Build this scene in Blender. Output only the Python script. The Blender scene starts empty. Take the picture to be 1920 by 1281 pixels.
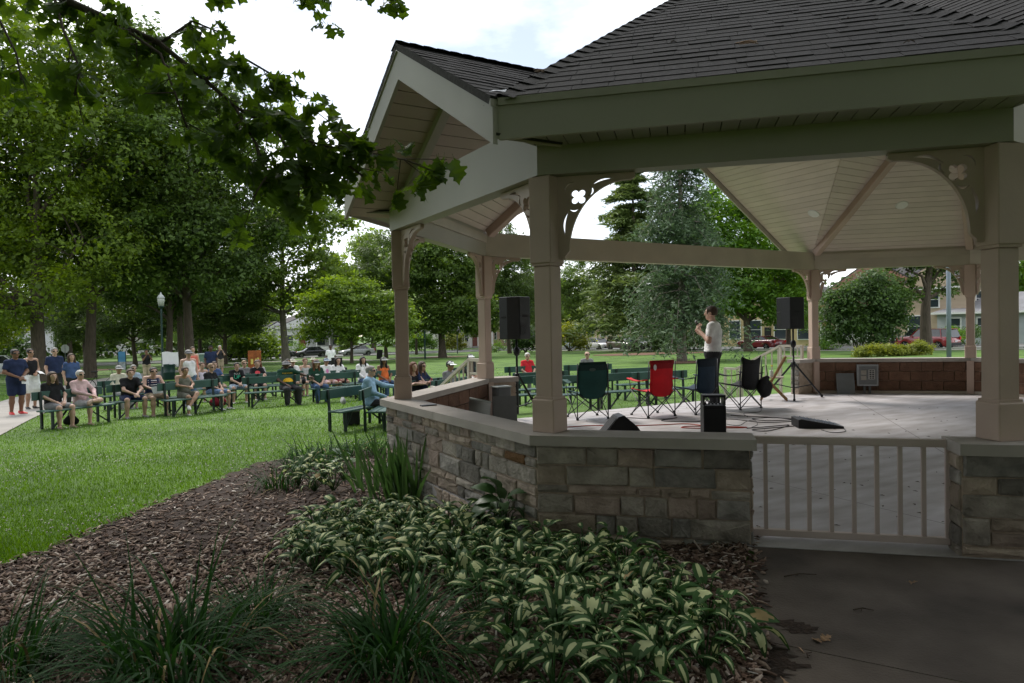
import bpy, bmesh, math, random
import numpy as np
from mathutils import Vector, Matrix
from mathutils.bvhtree import BVHTree
R = math.radians
rnd = random.Random(7)
nr = np.random.default_rng(11)
SC = bpy.context.scene
COL = SC.collection

# ------------------------------------------------------------------ camera, sky, sun, exposure
CAM_Z, FPX, PITCH, ROLL = 1.483, 1278.0, -0.020, -0.0184
cam = bpy.data.objects.new('camera', bpy.data.cameras.new('camera'))
COL.objects.link(cam)
cam.data.sensor_width = 36.0
cam.data.lens = FPX / 1920 * 36
cam.data.clip_start, cam.data.clip_end = 0.05, 1500
_R0, _U0 = Vector((1, 0, 0)), Vector((0, -math.sin(PITCH), math.cos(PITCH)))
_F = Vector((0, math.cos(PITCH), math.sin(PITCH)))
_rt = math.cos(ROLL) * _R0 + math.sin(ROLL) * _U0
_up = math.cos(ROLL) * _U0 - math.sin(ROLL) * _R0
cam.matrix_world = Matrix(((_rt.x, _up.x, -_F.x, 0), (_rt.y, _up.y, -_F.y, 0), (_rt.z, _up.z, -_F.z, CAM_Z), (0, 0, 0, 1)))
SC.camera = cam

SUN_EL, SUN_AZ = R(48), R(-38)          # azimuth from +Y towards +X
w = bpy.data.worlds.new('World'); SC.world = w; w.use_nodes = True
nt = w.node_tree; nt.nodes.clear()
N = nt.nodes.new
out = N('ShaderNodeOutputWorld'); bg = N('ShaderNodeBackground'); sky = N('ShaderNodeTexSky')
sky.sky_type = 'NISHITA'; sky.sun_disc = False; sky.sun_elevation = SUN_EL; sky.sun_rotation = SUN_AZ
sky.air_density = 1.0; sky.dust_density = .4; sky.ozone_density = 1.0
tc = N('ShaderNodeTexCoord'); mp = N('ShaderNodeMapping'); mp.inputs['Scale'].default_value = (1.0, 1.0, 2.2); mp.inputs['Location'].default_value = (-.8, .6, .9)
no = N('ShaderNodeTexNoise'); no.inputs['Scale'].default_value = 2.3; no.inputs['Detail'].default_value = 9; no.inputs['Roughness'].default_value = .55
cr = N('ShaderNodeValToRGB'); cr.color_ramp.elements[0].position = .36; cr.color_ramp.elements[1].position = .60
cr.color_ramp.elements[0].color = (.26, .26, .26, 1)
mx = N('ShaderNodeMix'); mx.data_type = 'RGBA'; mx.inputs[7].default_value = (14.5, 14.8, 15.2, 1)
L_ = nt.links.new
L_(tc.outputs['Generated'], mp.inputs[0]); L_(mp.outputs[0], no.inputs['Vector']); L_(no.outputs['Fac'], cr.inputs[0])
L_(cr.outputs[0], mx.inputs[0]); L_(sky.outputs[0], mx.inputs[6]); L_(mx.outputs[2], bg.inputs[0]); L_(bg.outputs[0], out.inputs[0])
bg.inputs[1].default_value = 0.10
sun = bpy.data.objects.new('sun', bpy.data.lights.new('sun', 'SUN')); COL.objects.link(sun)
sun.data.energy = 2.6; sun.data.angle = R(14); sun.data.color = (1, .95, .87)
_sd = Vector((math.sin(SUN_AZ) * math.cos(SUN_EL), math.cos(SUN_AZ) * math.cos(SUN_EL), math.sin(SUN_EL)))
sun.rotation_euler = _sd.to_track_quat('Z', 'Y').to_euler()
vs = SC.view_settings
vs.view_transform = 'Standard'; vs.look = 'None'; vs.gamma = 1; vs.use_curve_mapping = False
vs.exposure = 0.46
SC.cycles.max_bounces = 8; SC.cycles.diffuse_bounces = 4; SC.cycles.transmission_bounces = 4; SC.cycles.transparent_max_bounces = 4
SC.cycles.caustics_reflective = False; SC.cycles.caustics_refractive = False

# ------------------------------------------------------------------ places: bandstand frame, terrain, pixel rays
TH = R(30.053)
UX, VX = Vector((math.cos(TH), math.sin(TH))), Vector((-math.sin(TH), math.cos(TH)))
C4 = Vector((-0.4127, 10.418))
Q1, Q2, S, LL = 2.109, 2.0175, 2.990, 7.801
def loc2w(a, b): return C4 + a * UX + b * VX
def w2loc(x, y):
    d = Vector((x, y)) - C4
    return d.dot(UX), d.dot(VX)
_gb = np.array([-60, -7, -6.0, -3.8, -3.1, 0, 5, 12.4, 22, 37, 71, 84, 130, 400.])
_gz = np.array([.25, -.012, -.02, -.17, -.24, -.42, -.5, -.6, -.9, -1.2, -1.9, -2.05, -2.3, -3.])
def gz(x, y):
    """height of the ground"""
    b = (x - C4.x) * VX.x + (y - C4.y) * VX.y
    a = (x - C4.x) * UX.x + (y - C4.y) * UX.y
    z = np.interp(b, _gb, _gz)
    # level apron behind the stage on the right, where the walk meets the gate
    k = np.clip((a + 1.2) / 1.0, 0, 1) * np.clip((-b - 4.0) / 1.5, 0, 1)
    return z * (1 - k) + (-.02) * k
def ray(px, py):
    X, Y = px - 960, py - 640.5
    v = _rt * (X / FPX) - _up * (Y / FPX) + _F
    return v / v.y
def at_y(px, py, Y):
    r = ray(px, py); return Vector((r.x * Y, Y, CAM_Z + r.z * Y))
def on_ground(px, py, dz=0.0):
    """where the sight line through a pixel meets the ground (raised by dz)"""
    r = ray(px, py); Y = 2.0
    for i in range(4000):
        if CAM_Z + r.z * Y <= gz(r.x * Y, Y) + dz: break
        Y *= 1.004
        if Y > 300: break
    return Vector((r.x * Y, Y, float(gz(r.x * Y, Y))))
def on_z(px, py, z):
    r = ray(px, py); Y = (z - CAM_Z) / r.z
    return Vector((r.x * Y, Y, z))
def ground_at(px, Y):
    r = ray(px, 620); x = r.x * Y
    return Vector((x, Y, float(gz(x, Y))))

# ------------------------------------------------------------------ object helpers
def me_from(V, F, smooth=False, name='m'):
    me = bpy.data.meshes.new(name)
    V = np.asarray(V, dtype=np.float32).reshape(-1, 3)
    if isinstance(F, np.ndarray) and F.ndim == 2:
        n, k = F.shape
        me.vertices.add(len(V)); me.vertices.foreach_set('co', V.ravel())
        me.loops.add(n * k); me.loops.foreach_set('vertex_index', F.astype(np.int32).ravel())
        me.polygons.add(n); me.polygons.foreach_set('loop_start', np.arange(0, n * k, k, dtype=np.int32))
        me.polygons.foreach_set('loop_total', np.full(n, k, dtype=np.int32))
        me.update(calc_edges=True)
    else:
        me.from_pydata(V.tolist(), [], [tuple(f) for f in F]); me.update()
    if smooth:
        me.polygons.foreach_set('use_smooth', np.ones(len(me.polygons), dtype=bool))
    return me
def ob(name, me, mat=None, parent=None, loc=None, rot=None, scale=None, shared=False):
    o = bpy.data.objects.new(name, me); COL.objects.link(o)
    if parent is not None: o.parent = parent
    if loc is not None: o.location = loc
    if rot is not None: o.rotation_euler = rot
    if scale is not None: o.scale = scale if not isinstance(scale, (int, float)) else (scale,) * 3
    if mat is not None and me is not None:
        if len(me.materials) == 0: me.materials.append(mat)
        elif me.materials[0] != mat:
            o.material_slots[0].link = 'OBJECT'; o.material_slots[0].material = mat
    return o
def tag(o, label, cat, group=None):
    o['label'] = label; o['category'] = cat
    if group: o['group'] = group
    return o
def thing(name, label, cat, loc=(0, 0, 0), rz=0.0, group=None, parent=None):
    o = bpy.data.objects.new(name, None); COL.objects.link(o); o.empty_display_size = .1
    o.location = loc; o.rotation_euler = (0, 0, rz)
    return tag(o, label, cat, group)
def kind(o, k): o['kind'] = k; return o
class MB:
    """collects boxes, bars, tubes and lathes into one mesh"""
    def __init__(s): s.v = []; s.f = []
    def add(s, V, F):
        n = len(s.v); s.v += [tuple(p) for p in V]; s.f += [tuple(i + n for i in f) for f in F]; return s
    def box(s, c, d, rz=0.0, M=None, bev=0.0):
        x, y, z = d[0] / 2, d[1] / 2, d[2] / 2
        if bev > 0:
            V = []; b = min(bev, x * .9, y * .9, z * .9)
            for sx in (-1, 1):
                for sy in (-1, 1):
                    for sz in (-1, 1):
                        V += [(sx * x, sy * (y - b), sz * (z - b)), (sx * (x - b), sy * y, sz * (z - b)), (sx * (x - b), sy * (y - b), sz * z)]
            bmm = bmesh.new()
            for p in V: bmm.verts.new(p)
            bmesh.ops.convex_hull(bmm, input=bmm.verts)
            bmesh.ops.dissolve_limit(bmm, angle_limit=.02, verts=bmm.verts, edges=bmm.edges)
            bmm.verts.index_update()
            V = [p.co.copy() for p in bmm.verts]; F = [tuple(q.index for q in f.verts) for f in bmm.faces]; bmm.free()
        else:
            V = [(-x, -y, -z), (x, -y, -z), (x, y, -z), (-x, y, -z), (-x, -y, z), (x, -y, z), (x, y, z), (-x, y, z)]
            F = [(0, 3, 2, 1), (4, 5, 6, 7), (0, 1, 5, 4), (1, 2, 6, 5), (2, 3, 7, 6), (3, 0, 4, 7)]
        if M is None: M = Matrix.Translation(Vector(c)) @ Matrix.Rotation(rz, 4, 'Z')
        s.add([M @ Vector(p) for p in V], F); return s
    def bar(s, p, q, wd, ht, up=(0, 0, 1), bev=0.0):
        p, q = Vector(p), Vector(q); d = q - p; l = d.length; d = d / l
        u = Vector(up); sx = d.cross(u)
        if sx.length < 1e-5: sx = d.cross(Vector((1, 0, 0)))
        sx.normalize(); uz = sx.cross(d)
        M = Matrix(((d.x, sx.x, uz.x, 0), (d.y, sx.y, uz.y, 0), (d.z, sx.z, uz.z, 0), (0, 0, 0, 1)))
        M.translation = (p + q) / 2
        return s.box(None, (l, wd, ht), M=M, bev=bev)
    def tube(s, pts, r, n=8, cap=True):
        pts = [Vector(p) for p in pts]; m = len(pts)
        rs = r if hasattr(r, '__len__') else [r] * m
        V = []; F = []; t0 = (pts[1] - pts[0]).normalized()
        nrm = t0.cross(Vector((0, 0, 1)))
        if nrm.length < 1e-3: nrm = t0.cross(Vector((1, 0, 0)))
        nrm.normalize()
        for i, p in enumerate(pts):
            t = (pts[min(i + 1, m - 1)] - pts[max(i - 1, 0)]).normalized()
            nrm = (nrm - t * nrm.dot(t)).normalized(); bn = t.cross(nrm)
            for k in range(n):
                a = 2 * math.pi * k / n
                V.append(p + (nrm * math.cos(a) + bn * math.sin(a)) * rs[i])
        for i in range(m - 1):
            for k in range(n):
                k2 = (k + 1) % n
                F.append((i * n + k, i * n + k2, (i + 1) * n + k2, (i + 1) * n + k))
        if cap: F.append(tuple(range(n))[::-1]); F.append(tuple((m - 1) * n + k for k in range(n)))
        s.add(V, F); return s
    def lathe(s, prof, n=16, c=(0, 0, 0), M=None):
        V = []; F = []; m = len(prof)
        for r, z in prof:
            for k in range(n):
                a = 2 * math.pi * k / n; V.append(Vector((r * math.cos(a), r * math.sin(a), z)))
        for i in range(m - 1):
            for k in range(n):
                k2 = (k + 1) % n; F.append((i * n + k, i * n + k2, (i + 1) * n + k2, (i + 1) * n + k))
        F.append(tuple(range(n))[::-1]); F.append(tuple((m - 1) * n + k for k in range(n)))
        M = M or Matrix.Translation(Vector(c)); s.add([M @ p for p in V], F); return s
    def prism(s, poly, z0, z1, M=None):
        n = len(poly); V = [Vector((p[0], p[1], z0)) for p in poly] + [Vector((p[0], p[1], z1)) for p in poly]
        F = [tuple(range(n))[::-1], tuple(range(n, 2 * n))] + [(i, (i + 1) % n, n + (i + 1) % n, n + i) for i in range(n)]
        if M is not None: V = [M @ p for p in V]
        s.add(V, F); return s
    def mesh(s, smooth=False, name='m'):
        me = bpy.data.meshes.new(name); me.from_pydata([tuple(v) for v in s.v], [], s.f); me.update()
        if smooth: me.polygons.foreach_set('use_smooth', np.ones(len(me.polygons), dtype=bool))
        return me
    def build(s, name, mat, parent=None, smooth=False, **k): return ob(name, s.mesh(smooth, name), mat, parent, **k)

# ------------------------------------------------------------------ materials
MATS = {}
def mat(name, col, rough=.6, var=.12, scale=8.0, bump=0.0, bscale=None, metal=0.0, spec=.3, objvar=0.0, col2=None, trans=0.0, coords='Object', stretch=(1, 1, 1), coat=0.0, detail=5, sheen=0):
    if name in MATS: return MATS[name]
    m = bpy.data.materials.new(name); m.use_nodes = True; t = m.node_tree; B = t.nodes['Principled BSDF']; O = t.nodes['Material Output']
    N = t.nodes.new; Lk = t.links.new
    B.inputs['Roughness'].default_value = rough; B.inputs['Metallic'].default_value = metal
    B.inputs['Specular IOR Level'].default_value = spec; B.inputs['Coat Weight'].default_value = coat
    tcn = N('ShaderNodeTexCoord'); mpn = N('ShaderNodeMapping'); mpn.inputs['Scale'].default_value = stretch
    Lk(tcn.outputs[coords], mpn.inputs[0])
    if coords == 'Object':
        oi = N('ShaderNodeObjectInfo'); ad = N('ShaderNodeVectorMath'); ad.operation = 'ADD'
        ml = N('ShaderNodeMath'); ml.operation = 'MULTIPLY'; ml.inputs[1].default_value = 37.0
        Lk(oi.outputs['Random'], ml.inputs[0]); Lk(mpn.outputs[0], ad.inputs[0]); Lk(ml.outputs[0], ad.inputs[1]); vec = ad.outputs[0]
    else: vec = mpn.outputs[0]
    n1 = N('ShaderNodeTexNoise'); n1.inputs['Scale'].default_value = scale; n1.inputs['Detail'].default_value = detail
    Lk(vec, n1.inputs['Vector'])
    c = np.array(col[:3]); c2 = np.array(col2[:3]) if col2 is not None else c
    rp = N('ShaderNodeValToRGB'); rp.color_ramp.elements[0].position = .28; rp.color_ramp.elements[1].position = .72
    rp.color_ramp.elements[0].color = (*np.clip(c * (1 - var), 0, 1), 1); rp.color_ramp.elements[1].color = (*np.clip(c2 * (1 + var), 0, 1), 1)
    Lk(n1.outputs['Fac'], rp.inputs[0]); colo = rp.outputs[0]
    if objvar > 0:
        oi2 = N('ShaderNodeObjectInfo'); hs = N('ShaderNodeHueSaturation'); mr = N('ShaderNodeMapRange')
        mr.inputs[3].default_value = 1 - objvar; mr.inputs[4].default_value = 1 + objvar
        Lk(oi2.outputs['Random'], mr.inputs[0]); Lk(mr.outputs[0], hs.inputs['Value']); Lk(colo, hs.inputs['Color']); colo = hs.outputs[0]
    Lk(colo, B.inputs['Base Color'])
    if bump > 0:
        n2 = N('ShaderNodeTexNoise'); n2.inputs['Scale'].default_value = bscale or scale * 4; n2.inputs['Detail'].default_value = 6
        bp = N('ShaderNodeBump'); bp.inputs['Strength'].default_value = bump; bp.inputs['Distance'].default_value = .02
        Lk(vec, n2.inputs['Vector']); Lk(n2.outputs['Fac'], bp.inputs['Height']); Lk(bp.outputs[0], B.inputs['Normal'])
    if trans > 0:
        tr = N('ShaderNodeBsdfTranslucent'); mxs = N('ShaderNodeMixShader'); mxs.inputs[0].default_value = trans
        hs2 = N('ShaderNodeHueSaturation'); hs2.inputs['Hue'].default_value = .485; hs2.inputs['Saturation'].default_value = 1.15; hs2.inputs['Value'].default_value = 1.7
        Lk(colo, hs2.inputs['Color']); Lk(hs2.outputs[0], tr.inputs[0]); Lk(B.outputs[0], mxs.inputs[1]); Lk(tr.outputs[0], mxs.inputs[2]); Lk(mxs.outputs[0], O.inputs[0])
    MATS[name] = m; return m
def leafmat(name, col, trans=.35, var=.35, rough=.5):
    """leaf colour varies from leaf to leaf (per mesh island) and from clump to clump"""
    if name in MATS: return MATS[name]
    m = bpy.data.materials.new(name); m.use_nodes = True; t = m.node_tree; B = t.nodes['Principled BSDF']; O = t.nodes['Material Output']
    N = t.nodes.new; Lk = t.links.new
    B.inputs['Roughness'].default_value = rough; B.inputs['Specular IOR Level'].default_value = .35
    g = N('ShaderNodeNewGeometry'); tcn = N('ShaderNodeTexCoord'); n1 = N('ShaderNodeTexNoise'); n1.inputs['Scale'].default_value = .55; n1.inputs['Detail'].default_value = 3
    Lk(tcn.outputs['Object'], n1.inputs['Vector'])
    ad = N('ShaderNodeMath'); ad.operation = 'ADD'; ml = N('ShaderNodeMath'); ml.operation = 'MULTIPLY'; ml.inputs[1].default_value = .6
    Lk(g.outputs['Random Per Island'], ml.inputs[0]); Lk(ml.outputs[0], ad.inputs[0]); Lk(n1.outputs['Fac'], ad.inputs[1])
    rp = N('ShaderNodeValToRGB'); c = np.array(col)
    rp.color_ramp.elements[0].position = .35; rp.color_ramp.elements[1].position = 1.05
    rp.color_ramp.elements[0].color = (*(c * (1 - var) * (1, 1.0, 1)), 1); rp.color_ramp.elements[1].color = (*np.clip(c * (1 + var) * (1.25, 1.05, .9), 0, 1), 1)
    Lk(ad.outputs[0], rp.inputs[0]); Lk(rp.outputs[0], B.inputs['Base Color'])
    tr = N('ShaderNodeBsdfTranslucent'); mxs = N('ShaderNodeMixShader'); mxs.inputs[0].default_value = trans
    hs2 = N('ShaderNodeHueSaturation'); hs2.inputs['Hue'].default_value = .485; hs2.inputs['Saturation'].default_value = 1.15; hs2.inputs['Value'].default_value = 1.8
    Lk(rp.outputs[0], hs2.inputs['Color']); Lk(hs2.outputs[0], tr.inputs[0]); Lk(B.outputs[0], mxs.inputs[1]); Lk(tr.outputs[0], mxs.inputs[2]); Lk(mxs.outputs[0], O.inputs[0])
    MATS[name] = m; return m
def glassmat(name, tint=(.02, .025, .03), rough=.05):
    if name in MATS: return MATS[name]
    m = bpy.data.materials.new(name); m.use_nodes = True; B = m.node_tree.nodes['Principled BSDF']
    B.inputs['Base Color'].default_value = (*tint, 1); B.inputs['Roughness'].default_value = rough; B.inputs['Specular IOR Level'].default_value = .8
    MATS[name] = m; return m
# ------------------------------------------------------------------ THE SETTING: lawn, bed, walks, streets
def inpoly(px, py, poly):
    px, py = np.asarray(px), np.asarray(py); r = np.zeros(px.shape, bool); n = len(poly)
    for i in range(n):
        x1, y1 = poly[i]; x2, y2 = poly[(i + 1) % n]
        c = ((y1 > py) != (y2 > py)) & (px < (x2 - x1) * (py - y1) / ((y2 - y1) if y2 != y1 else 1e-9) + x1); r ^= c
    return r
def gzv(x, y):
    x, y = np.asarray(x, float), np.asarray(y, float)
    a = (x - C4.x) * UX.x + (y - C4.y) * UX.y; b = (x - C4.x) * VX.x + (y - C4.y) * VX.y
    z = np.interp(b, _gb, _gz); k = np.clip((a + 1.2), 0, 1) * np.clip((-b - 4) / 1.5, 0, 1)
    return z * (1 - k) - .02 * k
def grid_mesh(xs, ys, keep=None, dz=0.0):
    X, Y = np.meshgrid(xs, ys, indexing='ij'); Z = gzv(X, Y) + dz
    V = np.stack([X, Y, Z], -1).reshape(-1, 3); nx, ny = len(xs), len(ys)
    i, j = np.meshgrid(np.arange(nx - 1), np.arange(ny - 1), indexing='ij'); b = (i * ny + j).ravel()
    F = np.stack([b, b + ny, b + ny + 1, b + 1], -1)
    if keep is not None:
        cx, cy = V[F, 0].mean(1), V[F, 1].mean(1); F = F[keep(cx, cy)]
        u, inv = np.unique(F, return_inverse=True); V = V[u]; F = inv.reshape(-1, 4)
    return me_from(V, F, True)

m_lawn = mat('lawn_turf', (.046, .115, .011), .85, .35, .55, bump=.6, bscale=60, col2=(.085, .155, .022), coords='Object', detail=9)
m_mulch = mat('mulch_soil', (.045, .028, .02), .9, .45, 9, bump=.8, bscale=45)
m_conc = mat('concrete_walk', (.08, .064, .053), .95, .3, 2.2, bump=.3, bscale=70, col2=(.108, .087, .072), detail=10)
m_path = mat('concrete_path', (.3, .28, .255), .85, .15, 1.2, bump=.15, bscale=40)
m_road = mat('asphalt', (.16, .16, .16), .85, .15, .5, bump=.1, bscale=30)
m_kerb = mat('kerb_stone', (.4, .39, .37), .8, .1, 2)

xs = np.unique(np.concatenate([np.linspace(-420, -60, 30), np.linspace(-60, -14, 40), np.linspace(-14, 14, 90), np.linspace(14, 60, 40), np.linspace(60, 420, 30)]))
ys = np.unique(np.concatenate([np.linspace(-60, -4, 20), np.linspace(-4, 22, 100), np.linspace(22, 120, 60), np.linspace(120, 520, 24)]))
lawn = ob('lawn', grid_mesh(xs, ys), m_lawn); kind(lawn, 'structure')

# planting bed of bark mulch round the stone wall
edge_px = [(-260, 1150), (-120, 1105), (0, 1062), (100, 1030), (190, 990), (270, 957), (345, 925), (425, 893), (500, 866), (565, 856), (640, 848), (700, 843), (722, 838)]
edge_w = [on_ground(*p) for p in edge_px]
wl = [loc2w(-1.9, -2.0), loc2w(-1.9, -4.95), loc2w(-.1, -6.9)]
sw_a, sw_b = on_z(1411, 1036, -.02), on_z(1416, 1281, -.02)
_d = (sw_b - sw_a).normalized()
bed_poly = [(p.x, p.y) for p in edge_w] + [(p.x, p.y) for p in wl] + [((sw_a - _d * .6).x, (sw_a - _d * .6).y), ((sw_b + _d * 3).x, (sw_b + _d * 3).y), (-6.5, -1.2)]
bx = [p[0] for p in bed_poly]; by = [p[1] for p in bed_poly]
def bed_keep(cx, cy): return inpoly(cx + .05 * np.sin(cy * 9) + .03 * np.sin(cx * 23), cy + .05 * np.sin(cx * 8.3), bed_poly)
bed = ob('mulch_bed', grid_mesh(np.arange(min(bx), max(bx), .09), np.arange(min(by), max(by), .09), bed_keep, .012), m_mulch); kind(bed, 'structure')

# bark chips
def ground_many(px, py):
    """pixel arrays -> ground points"""
    X, Y = (px - 960) / FPX, (py - 640.5) / FPX
    rt, up, f = np.array(_rt), np.array(_up), np.array(_F)
    D = rt[None] * X[:, None] - up[None] * Y[:, None] + f[None]; D = D / D[:, 1:2]
    t = np.full(len(px), 2.0)
    for it in range(60):
        z = gzv(D[:, 0] * t, t); tn = (z - CAM_Z) / np.minimum(D[:, 2], -1e-3); t = np.clip(.5 * t + .5 * tn, 1.5, 200)
    return np.stack([D[:, 0] * t, t, gzv(D[:, 0] * t, t)], -1)
n = 46000
px = nr.uniform(-150, 1440, n); py = 790 + (1330 - 790) * nr.random(n) ** .8
G = ground_many(px, py)
G = G[inpoly(G[:, 0] + nr.normal(0, .05, n), G[:, 1] + nr.normal(0, .05, n), bed_poly)][:30000]
n = len(G)
ln = nr.uniform(.014, .045, n) * np.where(nr.random(n) < .07, 1.8, 1); wd = nr.uniform(.005, .013, n); th = nr.uniform(.002, .006, n)
az = nr.uniform(0, 2 * np.pi, n); ti = nr.normal(0, .36, n); ro = nr.normal(0, .45, n)
ax = np.stack([np.cos(az) * np.cos(ti), np.sin(az) * np.cos(ti), np.sin(ti)], -1)
sd = np.stack([-np.sin(az), np.cos(az), ro], -1); sd /= np.linalg.norm(sd, axis=1, keepdims=True); nm = np.cross(ax, sd)
c = G + np.array([0, 0, .022]) + nm * 0
cs = []
for e, (sx, k) in enumerate([(-1, .6), (0, 1), (1, .5)]):
    for sy in (-1, 1):
        for sz in (0, 1):
            cs.append(c + ax * (sx * ln)[:, None] + sd * (sy * k * wd)[:, None] + nm * ((sz * th) - (sx * sx) * ln * .12)[:, None])
V = np.stack(cs, 1).reshape(-1, 3)
f = np.array([(1, 3, 7, 5), (5, 7, 11, 9), (0, 1, 5, 4), (4, 5, 9, 8), (3, 2, 6, 7), (7, 6, 10, 11), (0, 2, 3, 1), (8, 9, 11, 10)])
F = (f[None] + (np.arange(n) * 12)[:, None, None]).reshape(-1, 4)
def chipmat():
    m = bpy.data.materials.new('bark_chips'); m.use_nodes = True; t = m.node_tree; B = t.nodes['Principled BSDF']; B.inputs['Roughness'].default_value = .8; B.inputs['Specular IOR Level'].default_value = .25
    g = t.nodes.new('ShaderNodeNewGeometry'); r = t.nodes.new('ShaderNodeValToRGB'); r.color_ramp.interpolation = 'LINEAR'
    e = r.color_ramp.elements; e[0].color = (.025, .014, .01, 1); e[1].position = .5; e[1].color = (.14, .085, .06, 1)
    for p, c_ in ((.78, (.27, .195, .15, 1)), (.92, (.42, .345, .29, 1)), (1, (.58, .53, .48, 1))): x = e.new(p); x.color = c_
    t.links.new(g.outputs['Random Per Island'], r.inputs[0]); t.links.new(r.outputs[0], B.inputs['Base Color']); return m
chipo = ob('bark_mulch', me_from(V, F), chipmat()); kind(chipo, 'stuff')

# grass blades and clover heads on the near lawn (they thin out with distance, where the turf's own grain takes over)
path_pts = [(-150, 830), (-60, 795), (20, 770), (90, 745), (160, 724), (230, 709), (320, 697), (430, 688)]
path_w = [on_ground(*p) for p in path_pts]
def band(pts, wd, dz):
    V = []; F = []; m = len(pts); k = 6
    for i, p in enumerate(pts):
        t = (pts[min(i + 1, m - 1)] - pts[max(i - 1, 0)]); t.z = 0; t.normalize(); s = Vector((-t.y, t.x, 0))
        for j in range(k + 1):
            q = p + s * wd * (j / k - .5); V.append((q.x, q.y, float(gz(q.x, q.y)) + dz))
    for i in range(m - 1):
        for j in range(k): a = i * (k + 1) + j; F.append((a, a + 1, a + k + 2, a + k + 1))
    return me_from(V, F, True)
def dens(pts, n=6):
    o = []
    for i in range(len(pts) - 1):
        for k in range(n): o.append(pts[i].lerp(pts[i + 1], k / n))
    return o + [pts[-1]]
walk = ob('park_path', band(dens(path_w), 2.5, .02), m_path); kind(walk, 'structure')
pw = dens(path_w)
path_poly = [(p.x, p.y) for p in [a + Vector((-(b - a).y, (b - a).x, 0)).normalized() * 1.25 for a, b in zip(pw[:-1], pw[1:])]] + [(p.x, p.y) for p in [a - Vector((-(b - a).y, (b - a).x, 0)).normalized() * 1.25 for a, b in zip(pw[:-1], pw[1:])]][::-1]
def grass(n, box, hmin, hmax):
    px = nr.uniform(box[0], box[1], n); py = box[2] + (box[3] - box[2]) * nr.random(n)
    G = ground_many(px, py); a = (G[:, 0] - C4.x) * UX.x + (G[:, 1] - C4.y) * UX.y; b = (G[:, 0] - C4.x) * VX.x + (G[:, 1] - C4.y) * VX.y
    ok = ~inpoly(G[:, 0] + nr.normal(0, .07, n), G[:, 1] + nr.normal(0, .07, n), bed_poly) & ~inpoly(G[:, 0], G[:, 1], path_poly) & ~((a > -2.35) & (b > -8) & (b < 1.6) & (a < 11))
    return G[ok]
G = np.concatenate([grass(150000, (-200, 760, 740, 1110), 0, 0), grass(26000, (-200, 1420, 690, 765), 0, 0)])
n = len(G); dist = G[:, 1]
h = nr.uniform(.022, .05, n) * (1 + nr.random(n) * (nr.random(n) < .1)); wd = np.maximum(.0028, dist * .00042)
az = nr.uniform(0, 2 * np.pi, n); le = nr.uniform(0, .9, n)
d1 = np.stack([np.cos(az), np.sin(az), 0 * az], -1); az2 = nr.uniform(0, 2 * np.pi, n); d2 = np.stack([np.cos(az2), np.sin(az2), 0 * az2], -1)
V = np.stack([G - d1 * wd[:, None], G + d1 * wd[:, None], G + d2 * (h * le)[:, None] + np.array([0, 0, 1]) * h[:, None]], 1).reshape(-1, 3)
F = np.arange(n * 3).reshape(-1, 3)
gr = ob('grass', me_from(V, F), leafmat('grass_blade', (.06, .15, .013), .38, .5)); kind(gr, 'stuff')
G = np.concatenate([grass(2600, (-100, 760, 735, 900), 0, 0), grass(900, (-100, 760, 900, 1010), 0, 0), grass(900, (760, 1400, 700, 765), 0, 0)])
keep = (np.sin(G[:, 0] * 1.7 + 1) + np.sin(G[:, 1] * 1.3) + nr.normal(0, .8, len(G))) > -.3; G = G[keep]; n = len(G)
r_ = nr.uniform(.007, .013, n); hh = nr.uniform(.03, .06, n)
octv = np.array([(1, 0, 0), (-1, 0, 0), (0, 1, 0), (0, -1, 0), (0, 0, 1), (0, 0, -1)]); octf = np.array([(0, 2, 4), (2, 1, 4), (1, 3, 4), (3, 0, 4), (2, 0, 5), (1, 2, 5), (3, 1, 5), (0, 3, 5)])
V = (octv[None] * r_[:, None, None] + G[:, None, :] + np.array([0, 0, 1]) * hh[:, None, None]).reshape(-1, 3); F = (octf[None] + (np.arange(n) * 6)[:, None, None]).reshape(-1, 3)
cl = ob('clover_flowers', me_from(V, F), mat('clover_white', (.62, .62, .54), .8, .1)); kind(cl, 'stuff')

# second park path, the two streets with kerbs and verges
p2 = [on_ground(*p) for p in [(300, 688), (420, 682), (520, 678), (620, 673.5), (700, 676.5), (760, 672), (840, 667.5)]]
kind(ob('far_path', band(dens(p2, 4), 1.8, .025), m_path), 'structure')
def lw(a, b): q = loc2w(a, b); return Vector((q.x, q.y, 0))
kind(ob('side_street', band(dens([lw(56.5, -40), lw(56.5, 300)], 60), 9.5, .03), m_road), 'structure')
kind(ob('main_street', band(dens([lw(-140, 87), lw(140, 87)], 50), 9.0, .04), m_road), 'structure')
def kerb(p, q, n, name):
    mb = MB(); pts = dens([p, q], n)
    for a, b in zip(pts[:-1], pts[1:]):
        a2 = Vector((a.x, a.y, float(gz(a.x, a.y)) + .05)); b2 = Vector((b.x, b.y, float(gz(b.x, b.y)) + .05)); mb.bar(a2, b2, .16, .2)
    o = mb.build(name, m_kerb); kind(o, 'structure')
kerb(lw(51.6, -40), lw(51.6, 82), 30, 'street_kerb'); kerb(lw(-140, 82.3), lw(51.6, 82.3), 40, 'street_kerb'); kerb(lw(-140, 91.7), lw(52, 91.7), 40, 'street_kerb'); kerb(lw(61.4, -40), lw(61.4, 82), 30, 'street_kerb')
for a_, b_ in ((49.2, (-40, 80)), ):
    kind(ob('street_pavement', band(dens([lw(a_, b_[0]), lw(a_, b_[1])], 30), 1.6, .03), m_path), 'structure')
kind(ob('street_pavement', band(dens([lw(-120, 95.2), lw(130, 95.2)], 30), 1.6, .03), m_path), 'structure')
kind(ob('driveway', band(dens([on_ground(190, 668), on_ground(262, 661)], 4), 7, .045), m_path), 'structure')
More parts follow.
